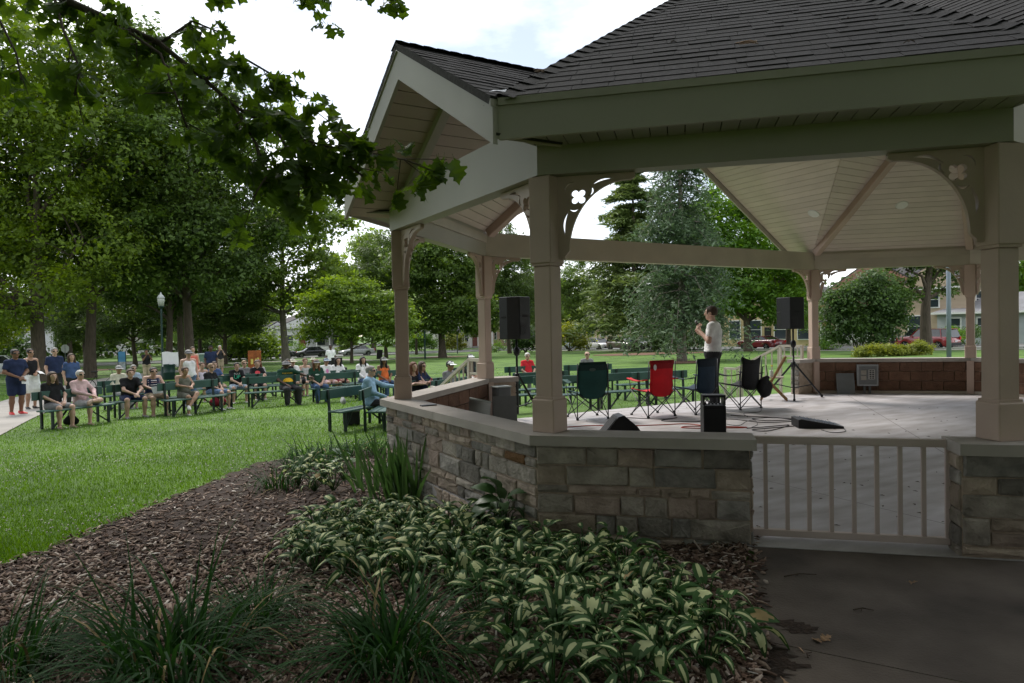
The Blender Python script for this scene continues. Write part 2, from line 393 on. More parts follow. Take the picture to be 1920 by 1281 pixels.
# bare mulch rings under two of the trees
def ring(px, py, rx, ry, name='tree_mulch_ring'):
    c = on_ground(px, py); V = [(c.x, c.y, c.z + .03)]; k = 28
    for i in range(k):
        t = 2 * math.pi * i / k; x = c.x + math.cos(t) * rx * rnd.uniform(.85, 1.1); y = c.y + math.sin(t) * ry * rnd.uniform(.85, 1.1); V.append((x, y, float(gz(x, y)) + .03))
    kind(ob(name, me_from(V, [(0, 1 + i, 1 + (i + 1) % k) for i in range(k)]), mat('ring_mulch', (.15, .085, .055), .9, .3, 3)), 'structure')
ring(1278, 680, 2.2, 2.4); ring(1215, 664, 6.0, 4.5); ring(829, 670, 3, 3); ring(100, 697, 6, 4)

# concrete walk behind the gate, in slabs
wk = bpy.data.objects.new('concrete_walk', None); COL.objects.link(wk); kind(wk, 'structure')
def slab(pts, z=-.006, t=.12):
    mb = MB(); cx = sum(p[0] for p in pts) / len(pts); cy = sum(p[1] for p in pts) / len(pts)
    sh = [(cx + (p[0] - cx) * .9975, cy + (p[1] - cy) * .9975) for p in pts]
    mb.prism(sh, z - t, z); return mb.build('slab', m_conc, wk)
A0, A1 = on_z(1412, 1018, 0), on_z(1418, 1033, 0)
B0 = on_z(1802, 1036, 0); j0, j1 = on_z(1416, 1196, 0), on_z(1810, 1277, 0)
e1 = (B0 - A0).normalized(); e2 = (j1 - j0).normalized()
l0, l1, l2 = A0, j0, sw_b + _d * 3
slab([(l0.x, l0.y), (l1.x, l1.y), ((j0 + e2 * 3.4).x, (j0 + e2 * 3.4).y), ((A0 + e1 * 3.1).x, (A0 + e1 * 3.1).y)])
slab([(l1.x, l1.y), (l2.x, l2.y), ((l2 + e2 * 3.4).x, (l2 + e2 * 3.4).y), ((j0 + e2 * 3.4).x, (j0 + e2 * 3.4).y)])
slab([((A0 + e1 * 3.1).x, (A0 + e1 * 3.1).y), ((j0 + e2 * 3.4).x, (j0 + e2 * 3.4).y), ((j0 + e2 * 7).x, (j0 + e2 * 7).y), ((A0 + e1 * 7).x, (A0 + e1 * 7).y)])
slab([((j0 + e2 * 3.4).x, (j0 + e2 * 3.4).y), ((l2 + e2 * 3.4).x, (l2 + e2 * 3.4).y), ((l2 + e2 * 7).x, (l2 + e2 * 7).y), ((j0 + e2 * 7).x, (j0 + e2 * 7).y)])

# patches of rotted leaves on the walk
for k, (px, py, rx, ry) in enumerate([(1478, 1168, .11, .05), (1500, 1178, .1, .06), (1455, 1225, .09, .08), (1475, 1245, .1, .05), (1425, 1150, .06, .05), (1440, 1262, .12, .05), (1422, 1215, .06, .09)]):
    c = on_z(px, py, 0); V = [(c.x, c.y, -.002)]; kk = 22
    for i in range(kk):
        t = 2 * math.pi * i / kk; q = rnd.uniform(.45, 1.15); V.append((c.x + math.cos(t) * rx * q, c.y + math.sin(t) * ry * q, -.0035))
    kind(ob('leaf_litter', me_from(V, [(0, 1 + i, 1 + (i + 1) % kk) for i in range(kk)]), mat('rotted_leaves', (.035, .022, .015), .95, .4, 30, bump=.8, bscale=60)), 'stuff')
# ------------------------------------------------------------------ THE BANDSTAND
bs = thing('bandstand', 'octagonal park bandstand with dark shingled roof, tan columns and stone base wall', 'bandstand', (C4.x, C4.y, 0), TH)
PTS = [Vector(p) for p in [(0, -2 * Q2 - S), (LL, -2 * Q2 - S), (LL + Q1, -Q2 - S), (LL + Q1, -Q2), (LL, 0), (0, 0), (-Q1, -Q2), (-Q1, -Q2 - S)]]
CN = ['C3', 'C8', 'C7', 'C6', 'C5', 'C4', 'C1', 'C2']
def nrm(i):
    d = PTS[(i + 1) % 8] - PTS[i % 8]; return Vector((d.y, -d.x)).normalized()
def off(i, o):
    """corner i of the plan pushed outwards by o"""
    n1, n2 = nrm(i - 1), nrm(i); b = (n1 + n2).normalized(); return PTS[i % 8] + b * (o / b.dot(n1))
def bis(i): return (nrm(i - 1) + nrm(i)).normalized()
m_tan = mat('paint_tan', (.5, .375, .31), .5, .13, 1.5, bump=.06, bscale=40, objvar=.03)
m_cream = mat('paint_cream', (.53, .47, .395), .5, .12, 1.6, bump=.03, bscale=40)
m_sage = mat('paint_sage', (.43, .40, .345), .5, .09, 1.0, bump=.03, bscale=30)
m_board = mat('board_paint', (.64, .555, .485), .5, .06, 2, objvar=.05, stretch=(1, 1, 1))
m_bback = mat('board_shadow', (.05, .045, .04), .9, .05)
m_shing = mat('asphalt_shingle', (.036, .034, .035), .9, .3, 30, bump=.3, bscale=160, objvar=.16)
m_cap = mat('cap_stone', (.4, .36, .325), .75, .12, 3, bump=.12, bscale=60, objvar=.04)
m_mortar = mat('mortar', (.38, .3, .23), .9, .2, 14, bump=.5, bscale=80)
STONE = [mat('stone_%s' % n, c, .88, .3, 7, bump=1.0, bscale=26, objvar=.16, col2=c2, detail=9) for n, c, c2 in (
    ('grey', (.27, .235, .2), (.34, .3, .255)), ('tan', (.33, .26, .205), (.37, .3, .24)), ('blue', (.215, .2, .183), (.285, .262, .235)),
    ('dark', (.15, .135, .118), (.21, .19, .165)), ('pink', (.3, .225, .185), (.33, .26, .215)), ('rust', (.24, .12, .045), (.16, .085, .035)))]
m_block = mat('split_block', (.155, .085, .055), .9, .22, 9, bump=.8, bscale=40, objvar=.12)
m_floor = mat('stage_concrete', (.47, .425, .41), .6, .3, 1.6, bump=.1, bscale=50, col2=(.43, .415, .43), detail=10, stretch=(1, 3.2, 1), spec=.3)

# --- floor slab with front steps
def octo(o): return [off(i, o) for i in range(8)]
fl = [off(i, .18) for i in range(8)]
fl[4] = Vector((LL + .2, .37)); fl[5] = Vector((-.2, .37))
MB().prism(fl, -.75, 0.0).build('stage_floor', m_floor, bs)
jm = mat('floor_joint', (.12, .1, .09), .9, .2, 8)
def floor_pt(px, py): q = on_z(px, py, 0); return Vector(w2loc(q.x, q.y))
for (a_, b_) in (((1400, 893), (1800, 990)), ((1590, 742), (1770, 850)), ((1090, 800), (1500, 768))):
    p_, q_ = floor_pt(*a_), floor_pt(*b_); d_ = (q_ - p_).normalized(); n_ = Vector((-d_.y, d_.x)) * .0035
    ob('floor_joint', me_from([(*(p_ + n_), .004), (*(p_ - n_), .004), (*(q_ - n_), .004), (*(q_ + n_), .004)], [(0, 1, 2, 3)]), jm, bs)
sc_ = MB()
for k in range(120):
    p_ = floor_pt(rnd.uniform(1060, 1800), rnd.uniform(760, 990)); a_ = rnd.uniform(0, 6.3); L_ = rnd.uniform(.008, .03); d_ = Vector((math.cos(a_), math.sin(a_), 0)); n_ = Vector((-d_.y, d_.x, 0)) * L_ * .35; c_ = Vector((p_.x, p_.y, .004))
    sc_.add([c_ - d_ * L_, c_ - n_ + Vector((0, 0, .004)), c_ + d_ * L_, c_ + n_ + Vector((0, 0, .006))], [(0, 1, 2), (0, 2, 3)])
kind(sc_.build('leaf_scraps', mat('scrap_brown', (.07, .045, .03), .9, .4, 30), bs), 'stuff')
for k in range(3):
    MB().box((LL / 2, .37 + .16 + .32 * k, -.15 * (k + 1) - .3), (LL - 1.1, .32, .6)).build('step', m_floor, bs)

# --- clipping helpers
def clip(poly, nx, ny, c):
    """keep nx*x+ny*y <= c"""
    o = []; n = len(poly)
    for i in range(n):
        p, q = poly[i], poly[(i + 1) % n]; dp, dq = nx * p[0] + ny * p[1] - c, nx * q[0] + ny * q[1] - c
        if dp <= 0: o.append(p)
        if (dp < 0) != (dq < 0) and abs(dp - dq) > 1e-12:
            t = dp / (dp - dq); o.append((p[0] + (q[0] - p[0]) * t, p[1] + (q[1] - p[1]) * t))
    return o
def area(p): return .5 * sum(p[i][0] * p[(i + 1) % len(p)][1] - p[(i + 1) % len(p)][0] * p[i][1] for i in range(len(p)))
class Plane:
    """sloping plane z = z0 + m*(g.(p-p0)); s runs level, t runs up the slope"""
    def __init__(s, p0, g, m, z0):
        s.p0 = Vector(p0); s.g = Vector(g).normalized(); s.m = m; s.z0 = z0; s.k = math.sqrt(1 + m * m)
        s.S = Vector((-s.g.y, s.g.x, 0)); s.T = Vector((s.g.x, s.g.y, m)) / s.k; s.Nn = s.S.cross(s.T)
        if s.Nn.z < 0: s.Nn = -s.Nn
    def st(s, p): d = Vector(p) - s.p0; return (d.x * s.S.x + d.y * s.S.y, d.dot(s.g) * s.k)
    def xyz(s, q, h=0.0): return Vector((s.p0.x, s.p0.y, s.z0)) + s.S * q[0] + s.T * q[1] + s.Nn * h
def slabmesh(P, poly, h0, h1):
    if area(poly) < 0: poly = poly[::-1]
    n = len(poly); V = [P.xyz(q, h0) for q in poly] + [P.xyz(q, h1) for q in poly]
    F = [tuple(range(n))[::-1], tuple(range(n, 2 * n))] + [(i, (i + 1) % n, n + (i + 1) % n, n + i) for i in range(n)]
    return V, F
def planks(P, plan, wd, th, parent, name, m, across=False, joined=None, gap=.008, below=True):
    """boards of width wd filling the plan polygon on plane P, each an object (or joined)"""
    poly = [P.st(p) for p in plan]; ax = 0 if across else 1
    lo, hi = min(q[ax] for q in poly), max(q[ax] for q in poly); k0 = math.floor(lo / wd)
    mb = MB() if joined else None
    for k in range(k0, math.ceil(hi / wd)):
        nx, ny = ((1, 0) if across else (0, 1)); c = clip(clip(poly, nx, ny, (k + 1) * wd - gap / 2), -nx, -ny, -(k * wd + gap / 2))
        if len(c) < 3 or abs(area(c)) < .004: continue
        h0, h1 = ((-th, 0) if below else (0, th))
        V, F = slabmesh(P, c, h0, h1)
        if joined: mb.add(V, F)
        else: MB().add(V, F).build(name, m, parent)
    if joined and mb.v: kind(mb.build(joined, m, parent), 'stuff')
HX, HY, CX, CY = LL / 2 + Q1, Q2 + S / 2, LL / 2, S / 2     # half plan
O2 = Vector((LL / 2, -HY))
def sy(x, y): return Vector((O2.x + x, O2.y + y))

# --- ceiling of painted boards
ZC, MC = 2.94, .65
chn = Vector((Q2, Q1)).normalized()
def ceil_plane(p, g, plan, joined=None, wd=.14, name='ceiling'):
    P = Plane(p, g, MC, ZC)
    V, F = slabmesh(P, [P.st(q) for q in plan], .004, .02)
    c = MB().add(V, F).build(name, m_bback, bs)
    planks(P, plan, wd, .018, c, 'board', m_board, joined=joined)
    return P
AP = HX - 3.5125; APX = 2.5      # apex of each hip end
vis = {(1, 1): None}
for sx in (-1, 1):
    for s_y in (-1, 1):
        jn = None if (sx, s_y) in ((1, 1),) else 'boards'
        # chamfer plane
        g = Vector((-sx * chn.x, -s_y * chn.y)); pl = [sy(sx * CX, s_y * HY), sy(sx * HX, s_y * CY), sy(sx * APX, 0)]
        ceil_plane(pl[0], g, pl, jn if not (sx == -1 and s_y == 1) else None)
        # wedge under the front and back planes
        pl = [sy(sx * CX, s_y * HY), sy(sx * (CX - HY), 0), sy(sx * APX, 0)]
        ceil_plane(pl[0], (0, -s_y), pl, jn)
        # cross gable slope, out to the rake
        pl = [sy(0, 0), sy(sx * (CX - HY), 0), sy(sx * CX, s_y * HY), sy(sx * (CX + .12), s_y * (HY + .5)), sy(0, s_y * (HY + .5))]
        ceil_plane(sy(sx * CX, 0), (-sx, 0), pl, jn)
    # end plane
    pl = [sy(sx * HX, -CY), sy(sx * HX, CY), sy(sx * APX, 0)]
    if sx > 0: ceil_plane(pl[0], (-sx, 0), pl, 'boards')
    else:
        for q in ([sy(-HX, 1.41), sy(-HX, 1.495), sy(-APX, 0), sy(-4.77, 0)], [sy(-HX, -1.41), sy(-HX, -1.495), sy(-APX, 0), sy(-4.77, 0)]): ceil_plane(sy(-HX, 0), (1, 0), q, 'boards')
# --- eave geometry
OV = .51; ZE, MR = 3.02, .644
EV = [off(i, OV) for i in range(8)]
ex = abs(EV[4].x - O2.x); ey = abs(EV[3].y - O2.y); EX = HX + OV; EY = HY + OV; MG = .573
# end gable ceilings (left end seen from the lawn)
for sx in (-1, 1):
    for s_y in (-1, 1):
        P = Plane(sy(0, s_y * ey), (0, -s_y), MG, 2.765)
        for pl in ([sy(sx * (HX + .53), 0), sy(sx * HX, 0), sy(sx * HX, s_y * ey), sy(sx * (HX + .53), s_y * ey)], [sy(sx * HX, 0), sy(sx * 4.77, 0), sy(sx * HX, s_y * 1.41)]):
            V, F = slabmesh(P, [P.st(q) for q in pl], .004, .02)
            c = MB().add(V, F).build('gable_ceiling', m_bback, bs)
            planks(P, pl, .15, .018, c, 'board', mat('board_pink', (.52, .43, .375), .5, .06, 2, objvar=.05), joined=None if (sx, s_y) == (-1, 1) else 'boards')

# --- roof planes with shingles
def shingle_plane(P, plan, individual, ridge_caps=()):
    poly = [P.st(q) for q in plan]
    if area(poly) < 0: poly = poly[::-1]
    V, F = slabmesh(P, poly, -.05, -.002)
    deck = MB().add(V, F).build('roof', m_shing, bs)
    lo, hi = min(q[1] for q in poly), max(q[1] for q in poly); ex_ = .142; k = 0; mb = MB()
    t = lo - .02
    while t < hi:
        s0, s1 = min(q[0] for q in poly), max(q[0] for q in poly); s = s0 - rnd.uniform(0, .3)
        while s < s1:
            wd = rnd.choice((.17, .24, .3, .33, .22)); tt = t - rnd.choice((0, 0, .006, .012))
            c = clip(clip(clip(clip(poly, 1, 0, s + wd - .004), -1, 0, -(s)), 0, 1, t + ex_), 0, -1, -max(tt, lo - .02))
            s += wd
            if len(c) < 3 or area(c) < .0006: continue
            th = rnd.choice((.005, .006, .009)); n = len(c)
            Vv = [P.xyz(q, -.002) for q in c] + [P.xyz(q, th * (1 - (q[1] - t) / ex_ * .85) + .001) for q in c]
            Ff = [tuple(range(n, 2 * n))] + [(i, (i + 1) % n, n + (i + 1) % n, n + i) for i in range(n)]
            if individual: MB().add(Vv, Ff).build('shingle', m_shing, deck)
            else: mb.add(Vv, Ff)
        t += ex_
    if mb.v: kind(mb.build('shingles', m_shing, deck), 'stuff')
    return deck
RX = EX - (EX - APX) * 1.0
for sx in (-1, 1):
    for s_y in (-1, 1):
        g = Vector((-sx * chn.x, -s_y * chn.y))
        p1, p2 = sy(sx * ex, s_y * EY), sy(sx * EX, s_y * ey)
        shingle_plane(Plane(p1, g, MR, ZE), [p1, p2, sy(sx * APX, 0)], (sx, s_y) == (-1, -1))
        shingle_plane(Plane(p1, (0, -s_y), MR, ZE), [p1, sy(sx * (ex - EY), 0), sy(sx * APX, 0)], False)
        shingle_plane(Plane(p1, (-sx, 0), MR, ZE), [sy(0, 0), sy(sx * (ex - EY), 0), p1, sy(sx * (ex + .01), s_y * (EY + .06)), sy(0, s_y * (EY + .06))], False)
        gx = EX - MG * ey / MR
        shingle_plane(Plane(p2, (-sx, 0), MR, ZE), [p2, sy(sx * gx, 0), sy(sx * APX, 0)], False)
        shingle_plane(Plane(p2, (0, -s_y), MG, ZE), [sy(sx * (EX + .06), s_y * ey), p2, sy(sx * gx, 0), sy(sx * (EX + .06), 0)], (sx, s_y) == (-1, -1))
# hip caps: short lapped tabs along the hips
def hipcap(p, q, n, parent):
    mb = MB()
    for k in range(n):
        a, b = p.lerp(q, k / n), p.lerp(q, (k + 1.25) / n); d = (b - a).normalized(); s = d.cross(Vector((0, 0, 1))).normalized()
        V = []
        for e, h in ((a, .03), (b, .012)):
            for t, dz in ((-.13, -.055), (0, 0), (.13, -.055)): V.append(e + s * t + Vector((0, 0, h + dz)))
        mb.add(V, [(0, 1, 4, 3), (1, 2, 5, 4), (0, 3, 5, 2)])
    mb.build('hip_cap', m_shing, bs)
ZA = ZE + MR * (EX - APX)
for sx in (-1, 1):
    for s_y in (-1, 1):
        p1, p2, ap = sy(sx * ex, s_y * EY), sy(sx * EX, s_y * ey), sy(sx * APX, 0)
        hipcap(Vector((*p1, ZE)), Vector((*ap, ZA)), 34, bs); hipcap(Vector((*p2, ZE)), Vector((*ap, ZA)), 34, bs)
    hipcap(Vector((*sy(sx * (EX + .06), 0), ZE + MG * ey)), Vector((*sy(sx * (EX - MG * ey / MR), 0), ZE + MG * ey)), 12, bs)
hipcap(Vector((*sy(0, EY + .06), ZE + MR * ex)), Vector((*sy(0, -EY - .06), ZE + MR * ex)), 60, bs)

# --- fascias, drip trim, rakes, soffits
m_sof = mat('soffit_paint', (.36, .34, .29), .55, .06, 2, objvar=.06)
for i in (1, 3, 5, 7):
    a, b = EV[i], EV[(i + 1) % 8]; n = nrm(i)
    for c_, ot in ((a, b), (b, a)):
        if abs(c_.y - O2.y) < ey + .01:
            xo = math.copysign(EX + .012, c_.x - O2.x) + O2.x; r_ = [c_, Vector((xo, c_.y)), Vector((xo, c_.y + math.copysign(.05, O2.y - c_.y))), c_ + Vector((0, math.copysign(.05, O2.y - c_.y)))]
            MB().prism(r_ if area([tuple(q) for q in r_]) > 0 else r_[::-1], 2.748, 3.0).build('fascia_return', m_sage, bs)
    q = [a, b, b - n * .035, a - n * .035]
    MB().prism(q, 2.745, 2.965).build('fascia', m_sage, bs)
    q2 = [a + n * .014, b + n * .014, b - n * .03, a - n * .03]
    MB().prism(q2, 2.967, 3.016).build('drip_trim', m_sage, bs)
    so = [off(i, .10), off(i + 1, .10), off(i + 1, OV - .037), off(i, OV - .037)]
    P = Plane(off(i, .1), n, 0.0, 2.80)
    V, F = slabmesh(P, [P.st(p) for p in so], .003, .02)
    sf = MB().add(V, F).build('soffit', m_bback, bs)
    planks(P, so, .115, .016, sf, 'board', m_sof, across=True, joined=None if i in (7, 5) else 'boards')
def rake(p, q, parent=bs):
    """barge board and trim from eave point p up to peak q"""
    p, q = Vector(p), Vector(q); d = (q - p); h = Vector((d.x, d.y, 0)).normalized(); n = Vector((h.y, -h.x, 0))
    return h, n
for sx in (-1, 1):
    for s_y in (-1, 1):
        for ty, (xo, zpk, yo) in enumerate(((EX + .045, ZE + MG * ey, ey), )):
            p = Vector((*sy(sx * xo, s_y * yo), ZE - .012)); q = Vector((*sy(sx * xo, 0), zpk - .012)); nx = Vector((sx, 0, 0))
            for nm, d0, d1, t0, t1 in (('rake_board', -.055, -.30, -.035, 0), ('rake_trim', .0, -.053, -.035, .014)):
                V = [p + nx * t0 + Vector((0, 0, d0)), p + nx * t1 + Vector((0, 0, d0)), p + nx * t1 + Vector((0, 0, d1)), p + nx * t0 + Vector((0, 0, d1)),
                     q + nx * t0 + Vector((0, 0, d0)), q + nx * t1 + Vector((0, 0, d0)), q + nx * t1 + Vector((0, 0, d1)), q + nx * t0 + Vector((0, 0, d1))]
                MB().add(V, [(0, 1, 2, 3), (7, 6, 5, 4), (0, 4, 5, 1), (1, 5, 6, 2), (2, 6, 7, 3), (3, 7, 4, 0)]).build(nm, m_sage, bs)
        p = Vector((*sy(sx * ex, s_y * (EY + .045)), ZE - .012)); q = Vector((*sy(0, s_y * (EY + .045)), ZE + MR * ex - .012)); nx = Vector((0, s_y, 0))
        for nm, d0, d1, t0, t1 in (('rake_board', -.055, -.32, -.035, 0), ('rake_trim', .0, -.053, -.035, .014)):
            V = [p + nx * t0 + Vector((0, 0, d0)), p + nx * t1 + Vector((0, 0, d0)), p + nx * t1 + Vector((0, 0, d1)), p + nx * t0 + Vector((0, 0, d1)),
                 q + nx * t0 + Vector((0, 0, d0)), q + nx * t1 + Vector((0, 0, d0)), q + nx * t1 + Vector((0, 0, d1)), q + nx * t0 + Vector((0, 0, d1))]
            MB().add(V, [(0, 1, 2, 3), (7, 6, 5, 4), (0, 4, 5, 1), (1, 5, 6, 2), (2, 6, 7, 3), (3, 7, 4, 0)]).build(nm, m_sage, bs)
        # truss rafter over the end beam, under the gable
        p = Vector((*sy(sx * HX, s_y * ey * .9), 2.77 + MG * ey * .1 - .03)); q = Vector((*sy(sx * HX, 0), 2.77 + MG * ey - .03))
        MB().bar(p, q, .09, .14).build('gable_rafter', m_sage, bs)

# --- beams, mitred at the columns
for i in range(8):
    q = [off(i, -.05), off(i, .10), off(i + 1, .10), off(i + 1, -.05)]
    top = 2.935 if i in (4, 0) else 2.985
    MB().prism([q[0], q[1], q[2], q[3]], 2.58, top).build('beam', m_cream if i in (4, 3, 2, 0, 1) else m_sage, bs)
# inner plate above the beams of the far chamfers
for i in (3, 5, 2, 1):
    q = [off(i, -.075), off(i, -.053), off(i + 1, -.053), off(i + 1, -.075)]
    MB().prism(q, 2.78, 2.9).build('plate_trim', m_cream, bs)
# hip rafters under the ceiling
for sx in (-1, 1):
    for s_y in (-1, 1):
        p = Vector((*sy(sx * CX, s_y * HY), ZC + .0)); q = Vector((*sy(sx * APX, 0), ZC + MC * 3.5125)); p = p.lerp(q, .03); d = Vector((0, 0, .08))
        MB().bar(p - d, q - d, .13, .17, bev=.01).build('hip_rafter', m_tan, bs)
        if sx < 0 or True:
            p = Vector((*sy(sx * HX, s_y * CY), ZC)); q = Vector((*sy(sx * APX, 0), ZC + MC * 3.5125)); p = p.lerp(q, .03)
            MB().bar(p - d, q - d, .13, .17, bev=.01).build('hip_rafter', m_tan, bs)
# recessed ceiling lights
def downlight(P, p):
    z = P.z0 + P.m * (Vector(p) - P.p0).dot(P.g); M = Matrix((( P.S.x, P.T.x, P.Nn.x, p[0]), (P.S.y, P.T.y, P.Nn.y, p[1]), (P.S.z, P.T.z, P.Nn.z, z), (0, 0, 0, 1)))
    l = MB().lathe([(.075, -.022), (.105, -.03), (.11, -.019), (.07, -.015)], 24, M=M).build('ceiling_light', mat('light_trim', (.75, .74, .7), .4, .03), bs)
    MB().lathe([(.07, -.021), (.0005, -.0215), (.0004, -.016), (.07, -.016)], 20, M=M).build('lens', mat('light_lens', (.3, .29, .27), .3, .03), l)
downlight(Plane(sy(CX, 0), (-1, 0), MC, ZC), sy(2.9, 2.75)); downlight(Plane(sy(CX, HY), Vector((-chn.x, -chn.y)), MC, ZC), sy(4.1, 1.75))

# --- scroll brackets: one mesh, cut out with a quatrefoil and curls
def bracket_mesh():
    cu = bpy.data.curves.new('bk', 'CURVE'); cu.dimensions = '2D'; cu.fill_mode = 'BOTH'; cu.extrude = .022
    def poly(pts):
        s = cu.splines.new('POLY'); s.points.add(len(pts) - 1); s.use_cyclic_u = True
        for k, p in enumerate(pts): s.points[k].co = (p[0], p[1], 0, 1)
    Wb, Hb = .56, .60
    arc = [(Wb - .0 - (Wb - .085) * math.sin(t), -(Hb - .06) + (Hb - .06 - .045) * math.sin(math.pi / 2 - t) * 0 + 0) for t in ()]
    o = [(0, 0), (Wb, 0), (Wb, -.035), (Wb - .03, -.05), (Wb - .06, -.05)]
    for k in range(17):
        t = math.pi / 2 * k / 16; o.append((.085 + (Wb - .145) * (1 - math.sin(t)), -.05 - (Hb - .11) * (1 - math.cos(t))))
    o += [(.085, -Hb + .06), (.07, -Hb + .04), (.05, -Hb + .02), (.05, -Hb), (0, -Hb)]
    poly(o)
    cx, cy = .155, -.15; q = []
    for k in range(48):
        t = 2 * math.pi * k / 48; r = .034 + .028 * abs(math.cos(2 * (t - math.pi / 4))) ** .7; q.append((cx + r * math.cos(t), cy + r * math.sin(t)))
    poly(q)
    def crescent(x0, y0, x1, y1, bulge, thick):
        a, b = Vector((x0, y0)), Vector((x1, y1)); d = (b - a); n = Vector((-d.y, d.x)).normalized(); P1 = []; P2 = []
        for k in range(9):
            t = k / 8; e = math.sin(math.pi * t); P1.append(a + d * t + n * bulge * e); P2.append(a + d * t + n * (bulge * e + thick * e))
        poly([tuple(p) for p in P1] + [tuple(p) for p in P2[1:-1][::-1]])
    crescent(.055, -.12, .13, -.045, .02, .014)
    crescent(.235, -.085, .42, -.035, .012, .02); crescent(.225, -.155, .25, -.075, -.012, -.018)
    crescent(.09, -.235, .055, -.43, -.012, -.02); crescent(.165, -.225, .085, -.235, .012, .018)
    tmp = bpy.data.objects.new('tmp', cu); COL.objects.link(tmp); bpy.context.view_layer.update()
    me = bpy.data.meshes.new_from_object(tmp.evaluated_get(bpy.context.evaluated_depsgraph_get())); bpy.data.objects.remove(tmp); me.materials.clear(); return me
BKM = bracket_mesh()

# --- columns
def column(i):
    c = PTS[i]; b = bis(i); rz = math.atan2(b.y, b.x)
    col = bpy.data.objects.new('column', None); COL.objects.link(col); col.parent = bs; col.location = (c.x, c.y, 0); col.rotation_euler = (0, 0, rz)
    MB().box((0, 0, .715 + .12), (.19, .19, .245), bev=.008).build('base', m_tan, col)
    MB().box((0, 0, 1.43), (.145, .145, 1.0), bev=.007).box((0, 0, .965), (.165, .165, .02)).build('shaft', m_tan, col)
    MB().box((0, 0, 2.262), (.185, .185, .63), bev=.007).box((0, 0, 1.94), (.165, .165, .02)).build('capital', m_tan, col)
    MB().box((-.06, 0, .33), (.1, .12, .66)).build('post', m_tan, col)
    for s_, j in ((1, i), (-1, i - 1)):
        d = (PTS[(i + 1) % 8] - PTS[i]) if s_ == 1 else (PTS[i - 1] - PTS[i]); d.normalize()
        ang = math.atan2(d.y, d.x) - rz
        st = Vector((math.cos(ang), math.sin(ang), 0)) * .085
        o = ob('bracket', BKM, m_tan, col, loc=(st.x, st.y, 2.575), rot=(math.pi / 2, 0, ang))
for i in range(8): column(i)

# --- stone walls
def stone_obj(parent, P0, dx, nn, x0, x1, z0, z1, m, dep=.036, joined=None):
    """one rough-faced stone between x0..x1, z0..z1 on the wall face at P0"""
    j = lambda a=.005: rnd.uniform(-a, a)
    w_, h_ = x1 - x0, z1 - z0; c = min(.007, w_ * .2, h_ * .2)
    out = [(x0 + c + j(), z0 + j()), (x1 - c + j(), z0 + j()), (x1 + j(), z0 + c + j()), (x1 + j(), z1 - c + j()), (x1 - c + j(), z1 + j()), (x0 + c + j(), z1 + j()), (x0 + j(), z1 - c + j()), (x0 + j(), z0 + c + j())]
    cx, cz = (x0 + x1) / 2, (z0 + z1) / 2
    def P(x, z, d): q = P0 + dx * x + nn * d; return Vector((q.x, q.y, z))
    V = [P(x, z, -.03) for x, z in out]; d2 = dep * rnd.uniform(.35, .7)
    V += [P(x, z, d2 * .55) for x, z in out]
    V += [P(cx + (x - cx) * (1 - .022 / max(w_, .06)), cz + (z - cz) * (1 - .022 / max(h_, .05)), d2 + rnd.uniform(-.007, .007)) for x, z in out]
    V.append(P(cx + j(.02), cz + j(.01), d2 + rnd.uniform(-.004, .012)))
    F = []
    for k in range(8):
        k2 = (k + 1) % 8; F += [(k, k2, 8 + k2, 8 + k), (8 + k, 8 + k2, 16 + k2, 16 + k), (16 + k, 16 + k2, 24)]
    if joined is not None: joined.add(V, F)
    else: MB().add(V, F).build('stone', m, parent)
def stone_face(parent, A, B, zlo, zhi, joined=False, seed=0, rust=None, hs=(.075, .1, .13, .16, .2), ws=1.0):
    """ashlar of mixed stones over the face from A to B (plan points); zlo(x) ground"""
    rr = random.Random(seed); d = (B - A); L = d.length; dx = d / L; nn = Vector((dx.y, -dx.x)); z = zhi; mb = MB() if joined else None
    row = 0
    while z > zlo - .02:
        h = rr.choice(hs); z0 = max(z - h, zlo - .06); x = 0.0
        while x < L - .03:
            wd = rr.choice((.13, .18, .22, .27, .33, .4)) * rr.uniform(.85, 1.15) * ws
            if L - x - wd < .12: wd = L - x
            m = rr.choice(STONE[:1] * 4 + STONE[1:2] * 4 + STONE[2:3] * 3 + STONE[3:4] * 2 + STONE[4:5] * 2)
            if rust and abs(x + wd / 2 - rust[0]) < wd / 2 and z0 < rust[1] < z: m = STONE[5]
            if h > .14 and rr.random() < .3 and wd < .3:
                zm = z0 + (z - z0) * rr.uniform(.4, .6)
                stone_obj(parent, A, dx, nn, x + .006, x + wd - .006, z0 + .006, zm - .005, m, joined=mb); stone_obj(parent, A, dx, nn, x + .006, x + wd - .006, zm + .005, z - .006, rr.choice(STONE[:4]), joined=mb)
            else: stone_obj(parent, A, dx, nn, x + .005, x + wd - .005, z0 + .005, z - .005, m, joined=mb)
            x += wd
        z = z0; row += 1
    if joined: kind(mb.build('stonework', STONE[0], parent), 'stuff')
def blocks(parent, A, B, z0, z1, joined=False):
    d = (B - A); L = d.length; dx = d / L; nn = Vector((dx.y, -dx.x)); mb = MB() if joined else None; r = 0; z = z0
    while z < z1 - .02:
        zt = min(z + .2, z1); x = -.2 * (r % 2)
        while x < L:
            a, b = max(x, 0), min(x + .4, L)
            if b - a > .05:
                q = mb if joined else MB(); c = A + dx * ((a + b) / 2) + nn * .012
                M = Matrix(((dx.x, nn.x, 0, c.x), (dx.y, nn.y, 0, c.y), (0, 0, 1, (z + zt) / 2), (0, 0, 0, 1)))
                q.box(None, (b - a - .012, .03 + rnd.uniform(0, .008), zt - z - .012), M=M, bev=.004)
                if not joined: q.build('block', m_block, parent)
            x += .4
        z = zt; r += 1
    if joined: kind(mb.build('blockwork', m_block, parent), 'stuff')
CAPZ, CAPT = .7175, .072
